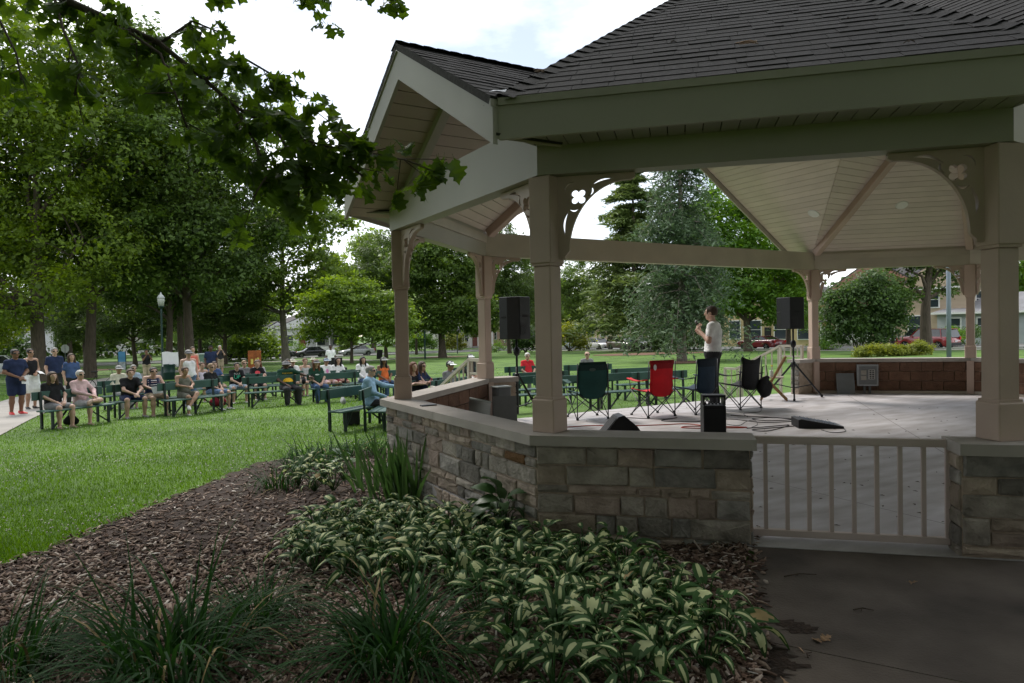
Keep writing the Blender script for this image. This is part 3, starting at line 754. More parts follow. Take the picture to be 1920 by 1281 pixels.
def wall_seg(i, t0, t1, stones=0, blk=0, ends=(False, False), seed=0, rust=None, zlo=-.6, capsplit=None):
    """low wall along side i between fractions t0..t1"""
    n = nrm(i)
    def pt(t, o):
        if t <= 0: return off(i, o)
        if t >= 1: return off(i + 1, o)
        return PTS[i].lerp(PTS[(i + 1) % 8], t) + n * o
    core = MB().prism([pt(t0, -.03), pt(t0, .165), pt(t1, .165), pt(t1, -.03)], zlo - .3, CAPZ - CAPT - .002).build('stone_wall', m_mortar, bs)
    if stones: stone_face(core, pt(t0, .165), pt(t1, .165), zlo, CAPZ - CAPT - .004, stones == 2, seed, rust, (.065, .085, .11, .14, .18) if i == 7 else (.075, .1, .13, .16, .2), 1.12 if i == 7 else 1.0)
    if blk: blocks(core, pt(t1, -.03), pt(t0, -.03), .055, CAPZ - CAPT - .004, blk == 2); 
    d = (PTS[(i + 1) % 8] - PTS[i]).normalized()
    if ends[1]: stone_face(core, pt(t1, .165), pt(t1, -.03), zlo, CAPZ - CAPT - .004, False, seed + 5)
    if ends[0]: stone_face(core, pt(t0, -.03), pt(t0, .165), zlo, CAPZ - CAPT - .004, False, seed + 6)
    cuts = [t0] + (capsplit or []) + [t1]; e = .035
    for k in range(len(cuts) - 1):
        a, b = cuts[k], cuts[k + 1]
        q = [pt(a, -.07), pt(a, .24), pt(b, .24), pt(b, -.07)]
        g0 = d * (.0025 if a > 0 and not (k == 0) else (-e if a > 0 else .002)); g1 = d * (-.0025 if (b < 1 and k < len(cuts) - 2) else (e if b < 1 else -.002))
        q = [q[0] + g0, q[1] + g0, q[2] + g1, q[3] + g1]
        MB().prism(q, CAPZ - CAPT, CAPZ).build('wall_cap', m_cap, bs)
    if blk: MB().prism([pt(t0, -.055), pt(t0, -.045), pt(t1, -.045), pt(t1, -.055)], .0, .05).build('base_trim', m_cream, bs)
wall_seg(6, 0, 1, 1, 2, seed=3, zlo=-.52, rust=(2.72, .47), capsplit=[.46])
wall_seg(7, 0, .475, 1, 0, ends=(False, True), seed=9, zlo=-.16)
wall_seg(7, .905, 1, 1, 0, ends=(True, False), seed=12, zlo=-.04)
wall_seg(5, 0, 1, 2, 1, seed=15, zlo=-.5)
wall_seg(3, 0, 1, 2, 1, seed=18, zlo=-.5)
wall_seg(2, 0, 1, 2, 2, seed=21, zlo=-.5); wall_seg(1, 0, 1, 2, 2, seed=24); wall_seg(0, 0, 1, 1, 0, seed=27, zlo=-.04)
# short piers either side of the front steps
for t0, t1 in ((0, .065), (.935, 1)): wall_seg(4, t0, t1, 1, 0, ends=(t0 == .935, t1 < .5), seed=31 + int(t0 * 10), zlo=-.1)

# --- gate
gt = bpy.data.objects.new('gate', None); COL.objects.link(gt); gt.parent = bs
gA = PTS[7].lerp(PTS[0], .485); gB = PTS[7].lerp(PTS[0], .935); gd = (gB - gA).normalized()
m_rail = mat('rail_paint', (.55, .45, .41), .45, .06, 3)
m_rail2 = mat('rail_cream', (.5, .45, .38), .45, .06, 3)
MB().bar((*gA, .682), (*gB, .682), .045, .05, bev=.004).build('rail', m_rail, gt)
gB2 = PTS[7].lerp(PTS[0], .9)
MB().bar((*gA, .045), (*gB2, .045), .045, .045, bev=.004).build('rail', m_rail, gt)
for k in range(9):
    p = gA + gd * (.085 + .1395 * k); MB().box((p.x, p.y, .362), (.026, .026, .59), rz=math.atan2(gd.y, gd.x)).build('picket', m_rail, gt)
# --- stair rails running out from the two front columns
for sx, x0 in ((0, -.12), (1, LL + .12)):
    rl = bpy.data.objects.new('stair_rail', None); COL.objects.link(rl); rl.parent = bs
    x = x0 + (.22 if sx == 0 else -.22); y0, y1, y2 = .18, .75, 2.35
    zt, zb = .98, .42
    MB().bar((x, y0, zt), (x, y1, zt), .05, .05).bar((x, y1, zt), (x, y2 - .35, zb), .05, .05).bar((x, y2 - .35, zb), (x, y2, zb), .05, .05).build('handrail', m_rail2, rl)
    MB().bar((x, y0, .76), (x, y1, .76), .035, .035).build('lower_rail', m_rail2, rl)
    for y, zz, lo in ((y0 + .03, zt, .7), (y1, zt, -.1), (y2 - .02, zb, -.48), (y1 + (y2 - .35 - y1) * .9, zb + .05, -.45)):
        MB().box((x, y, (zz + lo) / 2), (.05, .05, zz - lo)).build('newel', m_rail2, rl)
    for k in range(12):
        y = y0 + .14 + k * .165
        if y > y2: break
        zz = zt if y < y1 else max(zb, zt + (zb - zt) * (y - y1) / (y2 - .35 - y1)); lo = .76 if y < y1 else zz - .78
        MB().box((x, y, (zz + lo) / 2), (.022, .022, zz - lo)).build('baluster', m_rail2, rl)
# ------------------------------------------------------------------ TREES
m_bark = mat('bark_grey', (.085, .068, .052), .95, .35, 3, bump=.9, bscale=14, stretch=(4, 4, .7), detail=8)
m_bark2 = mat('bark_pale', (.2, .175, .15), .95, .3, 3, bump=.8, bscale=14, stretch=(4, 4, .7), detail=8)
LM = {k: leafmat('leaf_' + k, c, t_, v_) for k, c, t_, v_ in (
    ('maple', (.085, .15, .022), .45, .5), ('dark', (.045, .09, .022), .35, .6), ('mid', (.065, .125, .028), .4, .45),
    ('locust', (.095, .17, .035), .45, .4), ('lime', (.105, .19, .036), .45, .4), ('bright', (.075, .17, .028), .42, .45),
    ('pine', (.085, .14, .05), .25, .5), ('spruce', (.07, .125, .075), .2, .45), ('shrub', (.045, .095, .03), .32, .5), ('hedge', (.15, .2, .04), .35, .3), ('oak', (.045, .095, .018), .5, .35))}
def leafcards(C, nrmv, size, asp=.55, up=None):
    """folded diamond leaves at C with normals nrmv"""
    n = len(C); nrmv = nrmv / np.linalg.norm(nrmv, axis=1, keepdims=True)
    r = nr.normal(0, 1, (n, 3)); d = np.cross(nrmv, r); d /= np.linalg.norm(d, axis=1, keepdims=True); e = np.cross(nrmv, d)
    s = size * np.exp(nr.normal(0, .32, n))
    V = np.stack([C - d * (s * .5)[:, None], C + e * (s * asp * .5)[:, None] + nrmv * (s * .1)[:, None], C + d * (s * .5)[:, None], C - e * (s * asp * .5)[:, None] + nrmv * (s * .1)[:, None]], 1)
    b = (np.arange(n) * 4)[:, None]
    return V.reshape(-1, 3), np.concatenate([b + np.array([0, 1, 2]), b + np.array([0, 2, 3])], 0)
def crown_mesh(blobs, n, size, spread=.4, flat=.6, droop=.0, clump=26, asp=.62, dn=2.3, ds=.98):
    n = int(n * dn); size = size * ds; clump = int(clump * 2.3); ex = []
    for b in blobs:
        for q in range(3):
            d = nr.normal(0, 1, 3); d /= np.linalg.norm(d); ex.append((b[0] + d[0] * b[3] * 1.0, b[1] + d[1] * b[3] * 1.0, max(b[2] + d[2] * b[3] * .8, b[3] * .5), b[3] * nr.uniform(.3, .55)))
    blobs = list(blobs) + ex
    """leaf clumps through a set of overlapping blobs (x,y,z,r)"""
    B = np.array(blobs, float); wts = B[:, 3] ** 2; wts /= wts.sum()
    nc = max(8, n // clump); bi = nr.choice(len(B), nc, p=wts); dv = nr.normal(0, 1, (nc, 3)); dv /= np.linalg.norm(dv, axis=1, keepdims=True)
    rr = (.35 + .65 * nr.random(nc) ** .45)
    cc = B[bi, :3] + dv * (B[bi, 3] * rr)[:, None] * np.array([1, 1, .8])
    out = dv * rr[:, None]
    ci = nr.integers(0, nc, n); sc = spread * (.6 + .8 * nr.random(nc))[ci]
    P = cc[ci] + nr.normal(0, 1, (n, 3)) * sc[:, None] * np.array([1, 1, flat]); P[:, 2] -= droop * np.abs(nr.normal(0, 1, n)) * sc
    N_ = out[ci] * .6 + (nr.normal(0, .35, (nc, 3)))[ci] + nr.normal(0, .42, (n, 3)) + np.array([0, 0, .65])
    V, F = leafcards(P, N_, size, asp); return me_from(V, F), cc
def wood_mesh(h, r0, blobs, lean=(0, 0), fork=.35, ntw=4, tips=None):
    mb = MB(); pts = []; k = 9
    for i in range(k + 1):
        t = i / k; pts.append(Vector((lean[0] * t * h + .03 * h * math.sin(t * 5 + r0 * 9) * t, lean[1] * t * h + .02 * h * math.cos(t * 4) * t, h * t)))
    mb.tube([pts[0] + Vector((0, 0, -.3))] + pts, [r0 * 1.45] + [r0 * ((1.25 if i == 0 else 1) * (1 - .75 * (i / k))) for i in range(k + 1)], 10)
    for b in blobs:
        c = Vector(b[:3]); t0 = min(.92, max(fork, (c.z - b[3] * 1.1) / h)); q = pts[0].lerp(pts[-1], 0); i = int(t0 * k); p = pts[i].lerp(pts[min(i + 1, k)], t0 * k - i)
        r1 = r0 * (1 - .75 * t0) * .62; m = p.lerp(c, .5) + Vector((rnd.uniform(-.4, .4), rnd.uniform(-.4, .4), rnd.uniform(-.2, .5)))
        mb.tube([p, m, c], [r1, r1 * .65, r1 * .3], 6, cap=False)
        for j in range(ntw):
            d = Vector((rnd.gauss(0, 1), rnd.gauss(0, 1), rnd.gauss(.1, .8))).normalized() * b[3] * rnd.uniform(.6, .95); s_ = m.lerp(c, rnd.uniform(.3, 1))
            mb.tube([s_, s_.lerp(c + d, .5) + Vector((0, 0, .15)), c + d], [r1 * .32, r1 * .2, r1 * .06], 4, cap=False)
    return mb.mesh(True)
def tree(loc, label, blobs, h, r0, lm, n, size, rz=0, name='tree', cat='tree', lean=(0, 0), fork=.35, bark=None, group=None, sc=1.0, **kw):
    t = thing(name, label, cat, loc, rz, group)
    me, cc = crown_mesh(blobs, n, size, **kw)
    ob('trunk', wood_mesh(h, r0, blobs, lean, fork), bark or m_bark, t); ob('crown', me, LM[lm], t); t.scale = (sc,) * 3
    return t
def copy_tree_thing(src, loc, rz, label, sc=1.0, lm=None, sz=None):
    c = src.copy(); COL.objects.link(c); c.location = loc; c.rotation_euler = (rnd.gauss(0, .03), rnd.gauss(0, .035), rz); c.scale = (sc, sc, sz or sc); c['label'] = label
    for ch in src.children:
        d = ch.copy(); COL.objects.link(d); d.parent = c
        if lm and d.name.startswith('crown'): d.material_slots[0].link = 'OBJECT'; d.material_slots[0].material = LM[lm]
    return c
GT = 'trees standing in and around the park'
t_maple = tree(on_ground(75, 715), 'huge maple with thick scarred trunk and low yellow green leaves beside the path', [(-7, 0, 8, 4), (-2.5, -1.5, 8, 3.6), (3, 0, 9, 3.6), (-6, 1, 13.5, 4.8), (0, 0, 14, 5.2), (3.5, 1, 14.5, 4), (0, 0, 20, 5), (-6, 0, 19, 5), (-4.5, -2, 5.3, 2.0), (-.6, -2.2, 5.0, 1.7), (2.6, -2, 5.8, 1.9), (-9, -1, 5.8, 2.4)], 15, .46, 'maple', 27000, .24, name='maple_tree', group=GT, fork=.3, droop=.5, spread=.5)
D2 = ground_at(355, 50)
t_dark = tree(D2, 'tall dark green tree with straight trunk behind the green lamp post', [(-3.5, 0, 10, 3.6), (2.5, -1, 9.5, 3.4), (5, 0, 12.5, 3.4), (-4, 1, 15, 4.2), (1, 0, 15.5, 4.6), (4.5, 0, 18, 3.6), (-1, 0, 20.5, 4.2), (-2.5, -2.5, 8, 2.4), (3.2, -2, 7.2, 2.0), (0, -2, 12, 3)], 17, .36, 'dark', 24000, .27, name='shade_tree', group=GT, fork=.3, spread=.55, droop=.4)
tree(ground_at(535, 76), 'leaning honey locust with forked trunk and feathery light green crown near the street', [(-5.5, 0, 7.5, 2.6), (-3, -1, 10.5, 3), (-2, 0, 15, 3.4), (2.2, 0, 13, 3.2), (5, 0, 10.5, 2.8), (1, -1, 8.5, 2.8), (5.2, 0, 16, 2.6), (2, 0, 18.5, 2.8), (-4.5, 0, 5.8, 2), (4, -1, 6.5, 2.2)], 15, .42, 'locust', 15000, .36, name='locust_tree', lean=(-.03, 0), group=GT, bark=m_bark2, fork=.36, spread=.7, flat=.35)
tree(ground_at(658, 64), 'small lime green spreading tree on thin trunk behind the empty green benches', [(-2.4, 0, 4.3, 1.5), (1.8, 0, 4.0, 1.7), (0, 0, 6.2, 1.8), (3.2, .5, 5.6, 1.5), (-3.2, 0, 5.6, 1.2), (0, -1, 3.4, 1.3), (3.4, 0, 2.6, 1.2), (-1.2, 0, 7.6, 1.1), (1.6, 0, 7.7, 1.0), (4.4, 0, 4.2, 1.3), (-3.6, 0, 3.2, 1.0)], 6.5, .15, 'lime', 11000, .24, name='small_tree', group=GT, spread=.62, flat=.2, fork=.2)
tree(ground_at(700, 118), 'tall pale green tree far behind the lime green one, showing sky through its crown', [(-3, 0, 13, 3), (2, 0, 14, 3.4), (0, 0, 18, 3.4), (4.5, 0, 11, 3), (-4, 0, 9.5, 2.6)], 16, .4, 'locust', 6500, .5, group=GT, spread=.8)
tree(ground_at(829, 75), 'broad dark tree seen between the two left bandstand columns', [(-2.6, 0, 6, 2.5), (2.4, 0, 6.2, 2.5), (0, 0, 9, 3), (-3, 0, 10.5, 2.6), (3, .5, 10.8, 2.6), (0, 0, 13, 2.8), (0, -1.5, 4.6, 1.9), (-3.6, 0, 4.4, 1.6), (3.6, 0, 4.6, 1.7)], 12, .42, 'mid', 14000, .34, group=GT, spread=.55, fork=.22)
copy_tree_thing(t_dark, ground_at(955, 88), 1.0, 'dark tree with full crown directly behind the left loudspeaker', .72)
copy_tree_thing(t_dark, ground_at(315, 60), 4.1, 'thick black trunk tree just behind the lamp post', .86)
copy_tree_thing(t_dark, ground_at(338, 66), 5.3, 'second thick dark trunk to the right behind the lamp post', .9)
copy_tree_thing(t_dark, ground_at(252, 74), .4, 'dark tree with low crown above the blue banner', .66, None, .5)
copy_tree_thing(t_dark, ground_at(160, 80), 1.4, 'dark low crowned tree behind the round white sign', .7, None, .48)
copy_tree_thing(t_dark, ground_at(375, 88), 2.4, 'dark low crowned tree closing the view behind the crowd', .75, None, .5)
copy_tree_thing(t_dark, ground_at(420, 74), 3.0, 'dark tree with low crown behind the standing men', .7, None, .52)
copy_tree_thing(t_dark, ground_at(723, 82), 1.7, 'dark trunk tree beside the black bin on the far lawn', .62)
copy_tree_thing(t_dark, ground_at(780, 96), 2.6, 'dark multi limbed tree farther back beside the left front column', .55)
copy_tree_thing(t_maple, ground_at(-40, 60), 2.0, 'yellow green maple at the far left edge of the lawn', .8)
copy_tree_thing(t_maple, ground_at(130, 92), 4.0, 'yellow green maple far off behind the path', .75, 'mid')
copy_tree_thing(t_maple, ground_at(1478, 73), 1.2, 'thick trunked tree behind the right loudspeaker', .62, 'bright')
copy_tree_thing(t_dark, ground_at(166, 46), 3.4, 'tall green tree with bare trunk just right of the round white sign', 1.0, 'mid')
t_br = tree(ground_at(1402, 65), 'bright green broadleaf tree with low branches in front of the red coupe', [(-3, 0, 5.2, 2.4), (2.6, -1, 4.6, 2), (0, -1, 6, 2.4), (3.6, 0, 7, 2.4), (-3.6, 0, 9, 2.8), (1, 0, 10, 3.2), (-2.5, 0, 13, 3), (2, 0, 14, 2.8), (-4.2, 0, 12, 2.2), (4.4, 0, 4.6, 1.6), (-1, 0, 16.5, 2.4)], 13, .36, 'bright', 16000, .31, name='broadleaf_tree', group=GT, fork=.22, spread=.5)
tree(ground_at(1737, 52), 'dark tree with thick trunk standing behind the red car', [(-1.6, 0, 6.2, 1.5), (1.8, 0, 6.4, 1.5), (0, 0, 8, 2), (-2.2, 0, 8.4, 1.8), (2.4, 0, 9, 1.8), (-1.6, -.5, 4.6, .8), (1.3, 0, 4.6, .6), (-.4, 0, 11, 2)], 9, .45, 'dark', 5200, .27, group=GT, fork=.3, spread=.35)
copy_tree_thing(t_br, ground_at(1812, 125), 2.0, 'pale green tree far off between the two right hand houses', .72, 'locust')
copy_tree_thing(t_br, ground_at(1935, 70), 2.5, 'bright tree at the right edge behind the nearest column', .8)
copy_tree_thing(t_br, ground_at(1075, 120), 3.7, 'green tree far behind the pine', .85, 'mid')
copy_tree_thing(t_br, ground_at(1330, 105), 1.7, 'green tree far behind the speaking man', .95, 'mid')
copy_tree_thing(t_br, ground_at(905, 115), 4.4, 'green tree far behind the second column', .9, 'mid')
copy_tree_thing(t_br, ground_at(620, 125), 5.1, 'green tree behind the white porch house', .95, 'mid')
copy_tree_thing(t_br, ground_at(470, 120), .2, 'green tree behind the black parked cars at the left', .9, 'mid')
copy_tree_thing(t_br, ground_at(1010, 110), .7, 'green tree far behind the left loudspeaker stand', .8, 'mid')

# conifers: whorls of drooping boughs carrying needle sprays
def conifer(loc, label, h, rbase, z0, lm, n, size, trunk_r, droop, sparse_top=False, name='spruce_tree', whorls=26, bark=None, flat=.25, taper=1.0):
    t = thing(name, label, 'tree', loc, 0, GT); mb = MB(); P = []; Nn = []
    mb.tube([Vector((0, 0, -.3)), Vector((0, 0, .6)), Vector((.05, 0, h * .5)), Vector((0, 0, h))], [trunk_r * 1.35, trunk_r, trunk_r * .6, .03], 10)
    per = n // (whorls * 6)
    for k in range(whorls):
        z = z0 + (h - z0) * (k / whorls) ** 1.05; L = rbase * (1 - (k / whorls)) ** taper * rnd.uniform(.8, 1.12) + .35
        for j in range(6):
            a = rnd.uniform(0, 6.28); Lj = L * rnd.uniform(.65, 1.1); d = Vector((math.cos(a), math.sin(a), 0))
            p0 = Vector((0, 0, z)); p1 = p0 + d * Lj * .55 + Vector((0, 0, -droop * Lj * .25 + .1 * Lj)); p2 = p0 + d * Lj + Vector((0, 0, -droop * Lj * .75))
            mb.tube([p0, p1, p2], [.05 * (1 - k / whorls) + .018, .03, .008], 4, cap=False)
            m = per if not (sparse_top and k > whorls * .55) else int(per * .5)
            for q in range(m):
                u = rnd.random() ** .7; c = (p0.lerp(p1, u * 2) if u < .5 else p1.lerp(p2, u * 2 - 1)); s_ = .12 + .22 * Lj * (.25 + .75 * u) * .55
                P.append((c.x + rnd.gauss(0, s_), c.y + rnd.gauss(0, s_), c.z + rnd.gauss(-.1 * droop, s_ * flat + .05) - droop * abs(rnd.gauss(0, .12)))); Nn.append((rnd.gauss(0, .5), rnd.gauss(0, .5), 1 - .5 * droop))
    V, F = leafcards(np.array(P), np.array(Nn), size, .28)
    ob('trunk', mb.mesh(True), bark or m_bark, t); ob('crown', me_from(V, F), LM[lm], t); return t
conifer(ground_at(1190, 80), 'tall white pine with plume like boughs in front of the parked cars', 22, 8.0, 2.8, 'pine', 46000, .6, .42, .15, name='pine_tree', whorls=20, flat=.35, taper=.75)
conifer(ground_at(1278, 45), 'blue grey spruce with drooping boughs and thin top behind the man speaking', 16.5, 3.7, 2.8, 'spruce', 38000, .3, .3, .75, True, whorls=26, bark=m_bark2, taper=.62)

# --- shrubs and hedges
def shrub(loc, label, blobs, lm, n, size, name='shrub', stems=6, group='shrubs around the park', rz=0, **kw):
    t = thing(name, label, 'shrub', loc, rz, group); me, cc = crown_mesh(blobs, n, size, **kw); mb = MB()
    for k in range(stems):
        b = blobs[k % len(blobs)]; mb.tube([(rnd.uniform(-.4, .4) * b[3], rnd.uniform(-.3, .3), -.1), Vector(b[:3]) * .6, Vector(b[:3])], [.05, .035, .015], 5, cap=False)
    ob('stems', mb.mesh(True), m_bark, t); ob('foliage', me, LM[lm], t); return t
L_ = ground_at(1622, 50)
shrub(L_, 'very large dark green lilac shrub in front of the brick house', [(-1.6, 0, 2.0, 1.5), (1.4, 0, 2.2, 1.5), (0, 0, 3.6, 1.8), (-1.6, 0, 4.1, 1.2), (1.5, 0, 4.2, 1.4), (.2, 0, 5.3, 1.1), (2.2, 0, 3.2, .9), (-2.3, 0, 3.0, .9)], 'shrub', 12000, .19, stems=12, spread=.3)
for px, wd, lb in ((1620, 1, 'leftmost clump of the low yellow green hedge before the red car'), (1652, 1.05, 'second clump from the left of the low yellow green hedge'), (1686, 1.0, 'third clump of the low yellow green hedge'), (1722, 1.35, 'tallest clump at the right end of the low yellow green hedge')):
    shrub(ground_at(px, 42), lb, [(-.3, 0, .3, .38 * wd), (.3, .1, .34, .42 * wd), (0, -.2, .42, .36 * wd)], 'hedge', 1500, .1, 'low_shrub', 3, 'low yellow green hedge clumps', spread=.12)
SB = [(-.8, 0, .9, .9), (.8, 0, .8, .9), (0, 0, 1.5, 1)]
for px, D, lb, k, lm in ((1068, 92, 'round light green bush beside the blue windscreen car', 1.7, 'hedge'), (985, 92, 'leafy dark bush to the left of the man in red', 1.6, 'shrub'), (472, 84, 'pale feathery green bush behind the orange sign', 2.1, 'locust'), (555, 97, 'small round bush in front of the white porch', 1.0, 'bright'),
                     (1248, 74, 'dark yew bush under the spruce boughs', 1.25, 'dark'), (1292, 76, 'dark yew bush to the right of the spruce trunk', 1.3, 'dark'), (790, 112, 'green bush on the far verge left of the dark tree', 1.3, 'bright'), (850, 112, 'green bush on the far verge right of the dark tree', 1.2, 'hedge'),
                     (930, 96, 'low round bush on the verge left of the loudspeaker pole', .8, 'bright'), (1815, 62, 'flowering garden bush in front of the grey house', .95, 'shrub'), (1790, 60, 'small green bush beside the grey pole', .8, 'bright'), (20, 70, 'dark bush at the far left under the maple', 1.6, 'shrub'), (118, 95, 'green bush behind the round white sign', 1.8, 'mid'), (1550, 62, 'small bright bush at the foot of the brick house steps', .8, 'bright')):
    s = shrub(ground_at(px, D), lb, SB, lm, 1500 if k > 1 else 700, .17 if k < 1.2 else .2, 'bush', 4, spread=.3); s.scale = (k,) * 3
shrub(ground_at(643, 104), 'narrow column shaped evergreen beside the white porch', [(0, 0, .8, .8), (.2, 0, 1.8, .9), (0, 0, 2.9, .8), (1.3, 0, .9, .8), (1.4, 0, 2.2, .8), (1.3, 0, 3, .6)], 'lime', 1800, .3, 'evergreen_column', 2, spread=.25)

# woods beyond the houses; unseen crowns added behind the camera to shade the foreground
def woods(name, spots, n, size, lm, **kw):
    bl = []
    for x, y, h, r in spots:
        z = float(gz(x, y)); bl += [(x, y, z + h * .3, r), (x + r * .4, y, z + h * .6, r), (x - r * .4, y + 1, z + h * .82, r * .8)]
    me, cc = crown_mesh(bl, n, size, dn=1.2, ds=1.2, **kw); kind(ob(name, me, LM[lm]), 'stuff')
woods('distant_woods', [(x, 175 + 25 * math.sin(x * .1), rnd.uniform(11, 17), rnd.uniform(6, 9)) for x in range(-150, 190, 11)], 26000, 1.5, 'mid', spread=2.0)
woods('near_woods', [(x, 118 + 10 * math.sin(x * .3), rnd.uniform(9, 13), rnd.uniform(4, 6)) for x in range(-95, -40, 8)], 9000, .8, 'dark', spread=1.2)
woods('shade_woods', [(-17, -9, 17, 7), (-8, -17, 18, 7), (3, -20, 18, 7), (13, -17, 18, 7), (21, -8, 17, 7), (25, 3, 16, 6), (-25, 0, 17, 7), (8, -11, 20, 5), (-4, -10, 22, 5), (3, -7, 21, 5), (10, -5, 20, 5), (-1, -6, 22, 4)], 26000, .75, 'dark', spread=1.1)

# --- the oak overhead: trunk and crown out of the picture, one leafy bough in it
oak = thing('oak_tree', 'oak bough hanging into the top left with large dark lobed leaves', 'tree', (-10, 4, float(gz(-10, 4))), 0, GT)
O0 = Vector(oak.location)
ocb = [(0, 0, 11, 4), (4, -4, 9.5, 4), (-4, 1, 10, 4), (-1, 10, 14.8, 3.6), (3.5, 9.5, 15.5, 3), (3, 3, 13.5, 3.4), (0, -6, 10, 4), (6.5, -5, 11, 3.6), (6.5, 4, 14.5, 3), (9, 0, 13, 3.4), (4, 0, 14, 4), (8, 6.5, 15, 2.8), (11, 3, 14.5, 3), (12, -3, 12.5, 3.5)]  # unseen crown; outer lobes added to shade the bed and near lawn
me, _c = crown_mesh(ocb, 11500, .42, spread=.8, dn=1, ds=1); ob('crown', me, LM['oak'], oak)
ob('trunk', wood_mesh(11, .42, ocb, fork=.35), m_bark, oak)
def oak_leaf(k):
    rr = random.Random(k); L = .15; half = []
    prof = [(.0, .02), (.1, .06), (.18, .17), (.26, .2), (.32, .11), (.42, .14), (.52, .33), (.6, .36), (.64, .2), (.72, .2), (.8, .27), (.87, .22), (.9, .1), (1, .0)]
    V = []; F = []
    for i, (t, wv) in enumerate(prof):
        x = t * L; wv = wv * L * rr.uniform(.85, 1.15) * 1.15; bend = -.035 * (t ** 1.6) * rr.uniform(.6, 1.5); cup = .18
        tip = .03 if wv > .02 else 0
        V += [(x, 0, bend), (x + tip * L * .6, wv, bend + wv * cup + rr.uniform(-.003, .003)), (x + tip * L * .6, -wv, bend + wv * cup + rr.uniform(-.003, .003))]
    for i in range(len(prof) - 1):
        a, b = 3 * i, 3 * i + 3; F += [(a, b, b + 1, a + 1), (a, a + 2, b + 2, b)]
    n = len(V); V += [(-.03, .0012, .006), (-.03, -.0012, .006), (0, -.0015, 0), (0, .0015, 0)]; F.append((n, n + 1, n + 2, n + 3))
    return me_from(np.array(V), F, True)
OLM = [oak_leaf(k) for k in range(6)]
for m_ in OLM: m_.materials.append(LM['oak'])
bough = [(-300, -260, 6.2), (-60, -60, 5.4), (100, -10, 5.1), (215, 42, 4.9), (300, 82, 4.8), (385, 150, 4.7), (440, 200, 4.65), (520, 245, 4.6), (600, 272, 4.55), (680, 288, 4.5), (760, 300, 4.45), (815, 322, 4.4)]
bp = [at_y(*p) for p in bough]
mb = MB(); mb.tube([p - O0 for p in [Vector((-9.9, 4, 5.2)), Vector((-7.0, 5.6, 5.9))] + bp], [.13, .09] + [.05, .04, .03, .024, .02, .015, .012, .009, .007, .006, .005, .004], 7)
subs = [[(215, 42, 4.9), (300, 100, 4.6), (330, 180, 4.5), (350, 240, 4.45)], [(385, 150, 4.7), (450, 105, 4.9), (510, 140, 5.0), (560, 190, 5.0)], [(440, 200, 4.65), (480, 270, 4.4), (500, 330, 4.3), (475, 370, 4.2)], [(300, 82, 4.8), (360, 40, 5), (410, 60, 5.1)], [(100, -10, 5.1), (120, 60, 4.8), (150, 130, 4.6), (140, 180, 4.5)], [(-60, -60, 5.4), (0, 40, 5.2), (30, 100, 5), (40, 150, 4.9)], [(520, 245, 4.6), (560, 320, 4.4), (560, 370, 4.3)], [(600, 272, 4.55), (680, 330, 4.4)], [(-300, -260, 6.2), (100, -140, 5.8), (420, -80, 5.6), (560, -30, 5.5), (590, 20, 5.4)], [(420, -80, 5.6), (640, -70, 5.3), (735, -10, 5.2), (745, 30, 5.2)], [(420, -80, 5.6), (440, -20, 5.5), (450, 10, 5.5)]]
axes = [bp[1:]]
for s_ in subs:
    q = [at_y(*p) for p in s_]; axes.append(q); mb.tube([p - O0 for p in q], [.012 * (1 - .75 * k / len(q)) for k in range(len(q))], 5)
ends = []
def bough_pts(path, n, spread):
    for k in range(n):
        u = rnd.uniform(.08, .95) * (len(path) - 1); i = min(int(u), len(path) - 2); p = path[i].lerp(path[i + 1], u - i)
        e = p + Vector((rnd.gauss(0, spread), rnd.gauss(0, spread), rnd.gauss(-.05, spread * .8))); mb.tube([p - O0, e - O0], [.004, .0025], 4, cap=False); ends.append((e, (e - p)))
bough_pts(axes[0], 64, .125)
for q, n_ in zip(axes[1:], (11, 12, 10, 5, 9, 9, 8, 6, 7, 7, 3)): bough_pts(q, n_, .11)
mb.build('limb', m_bark, oak, True)
lv = []
for e, d in ends:
    for k in range(6):
        a = rnd.uniform(0, 6.28); p = e + Vector((rnd.gauss(0, .03), rnd.gauss(0, .03), rnd.gauss(0, .025))); lv.append((p, a, rnd.gauss(.5, .5), rnd.gauss(0, .7), rnd.uniform(.68, 1.15)))
rnd.shuffle(lv); extra = MB()
for i, (p, a, ti, ro, s_) in enumerate(lv):
    M = Matrix.Translation(p - O0) @ Matrix.Rotation(a, 4, 'Z') @ Matrix.Rotation(ti, 4, 'Y') @ Matrix.Rotation(ro, 4, 'X') @ Matrix.Scale(s_, 4); m_ = OLM[i % 6]
    if i < 290: o = bpy.data.objects.new('leaf', m_); COL.objects.link(o); o.parent = oak; o.matrix_local = M
    else: extra.add([M @ v.co for v in m_.vertices], [tuple(f.vertices) for f in m_.polygons])
if extra.v: kind(extra.build('leaves', LM['oak'], oak), 'stuff')

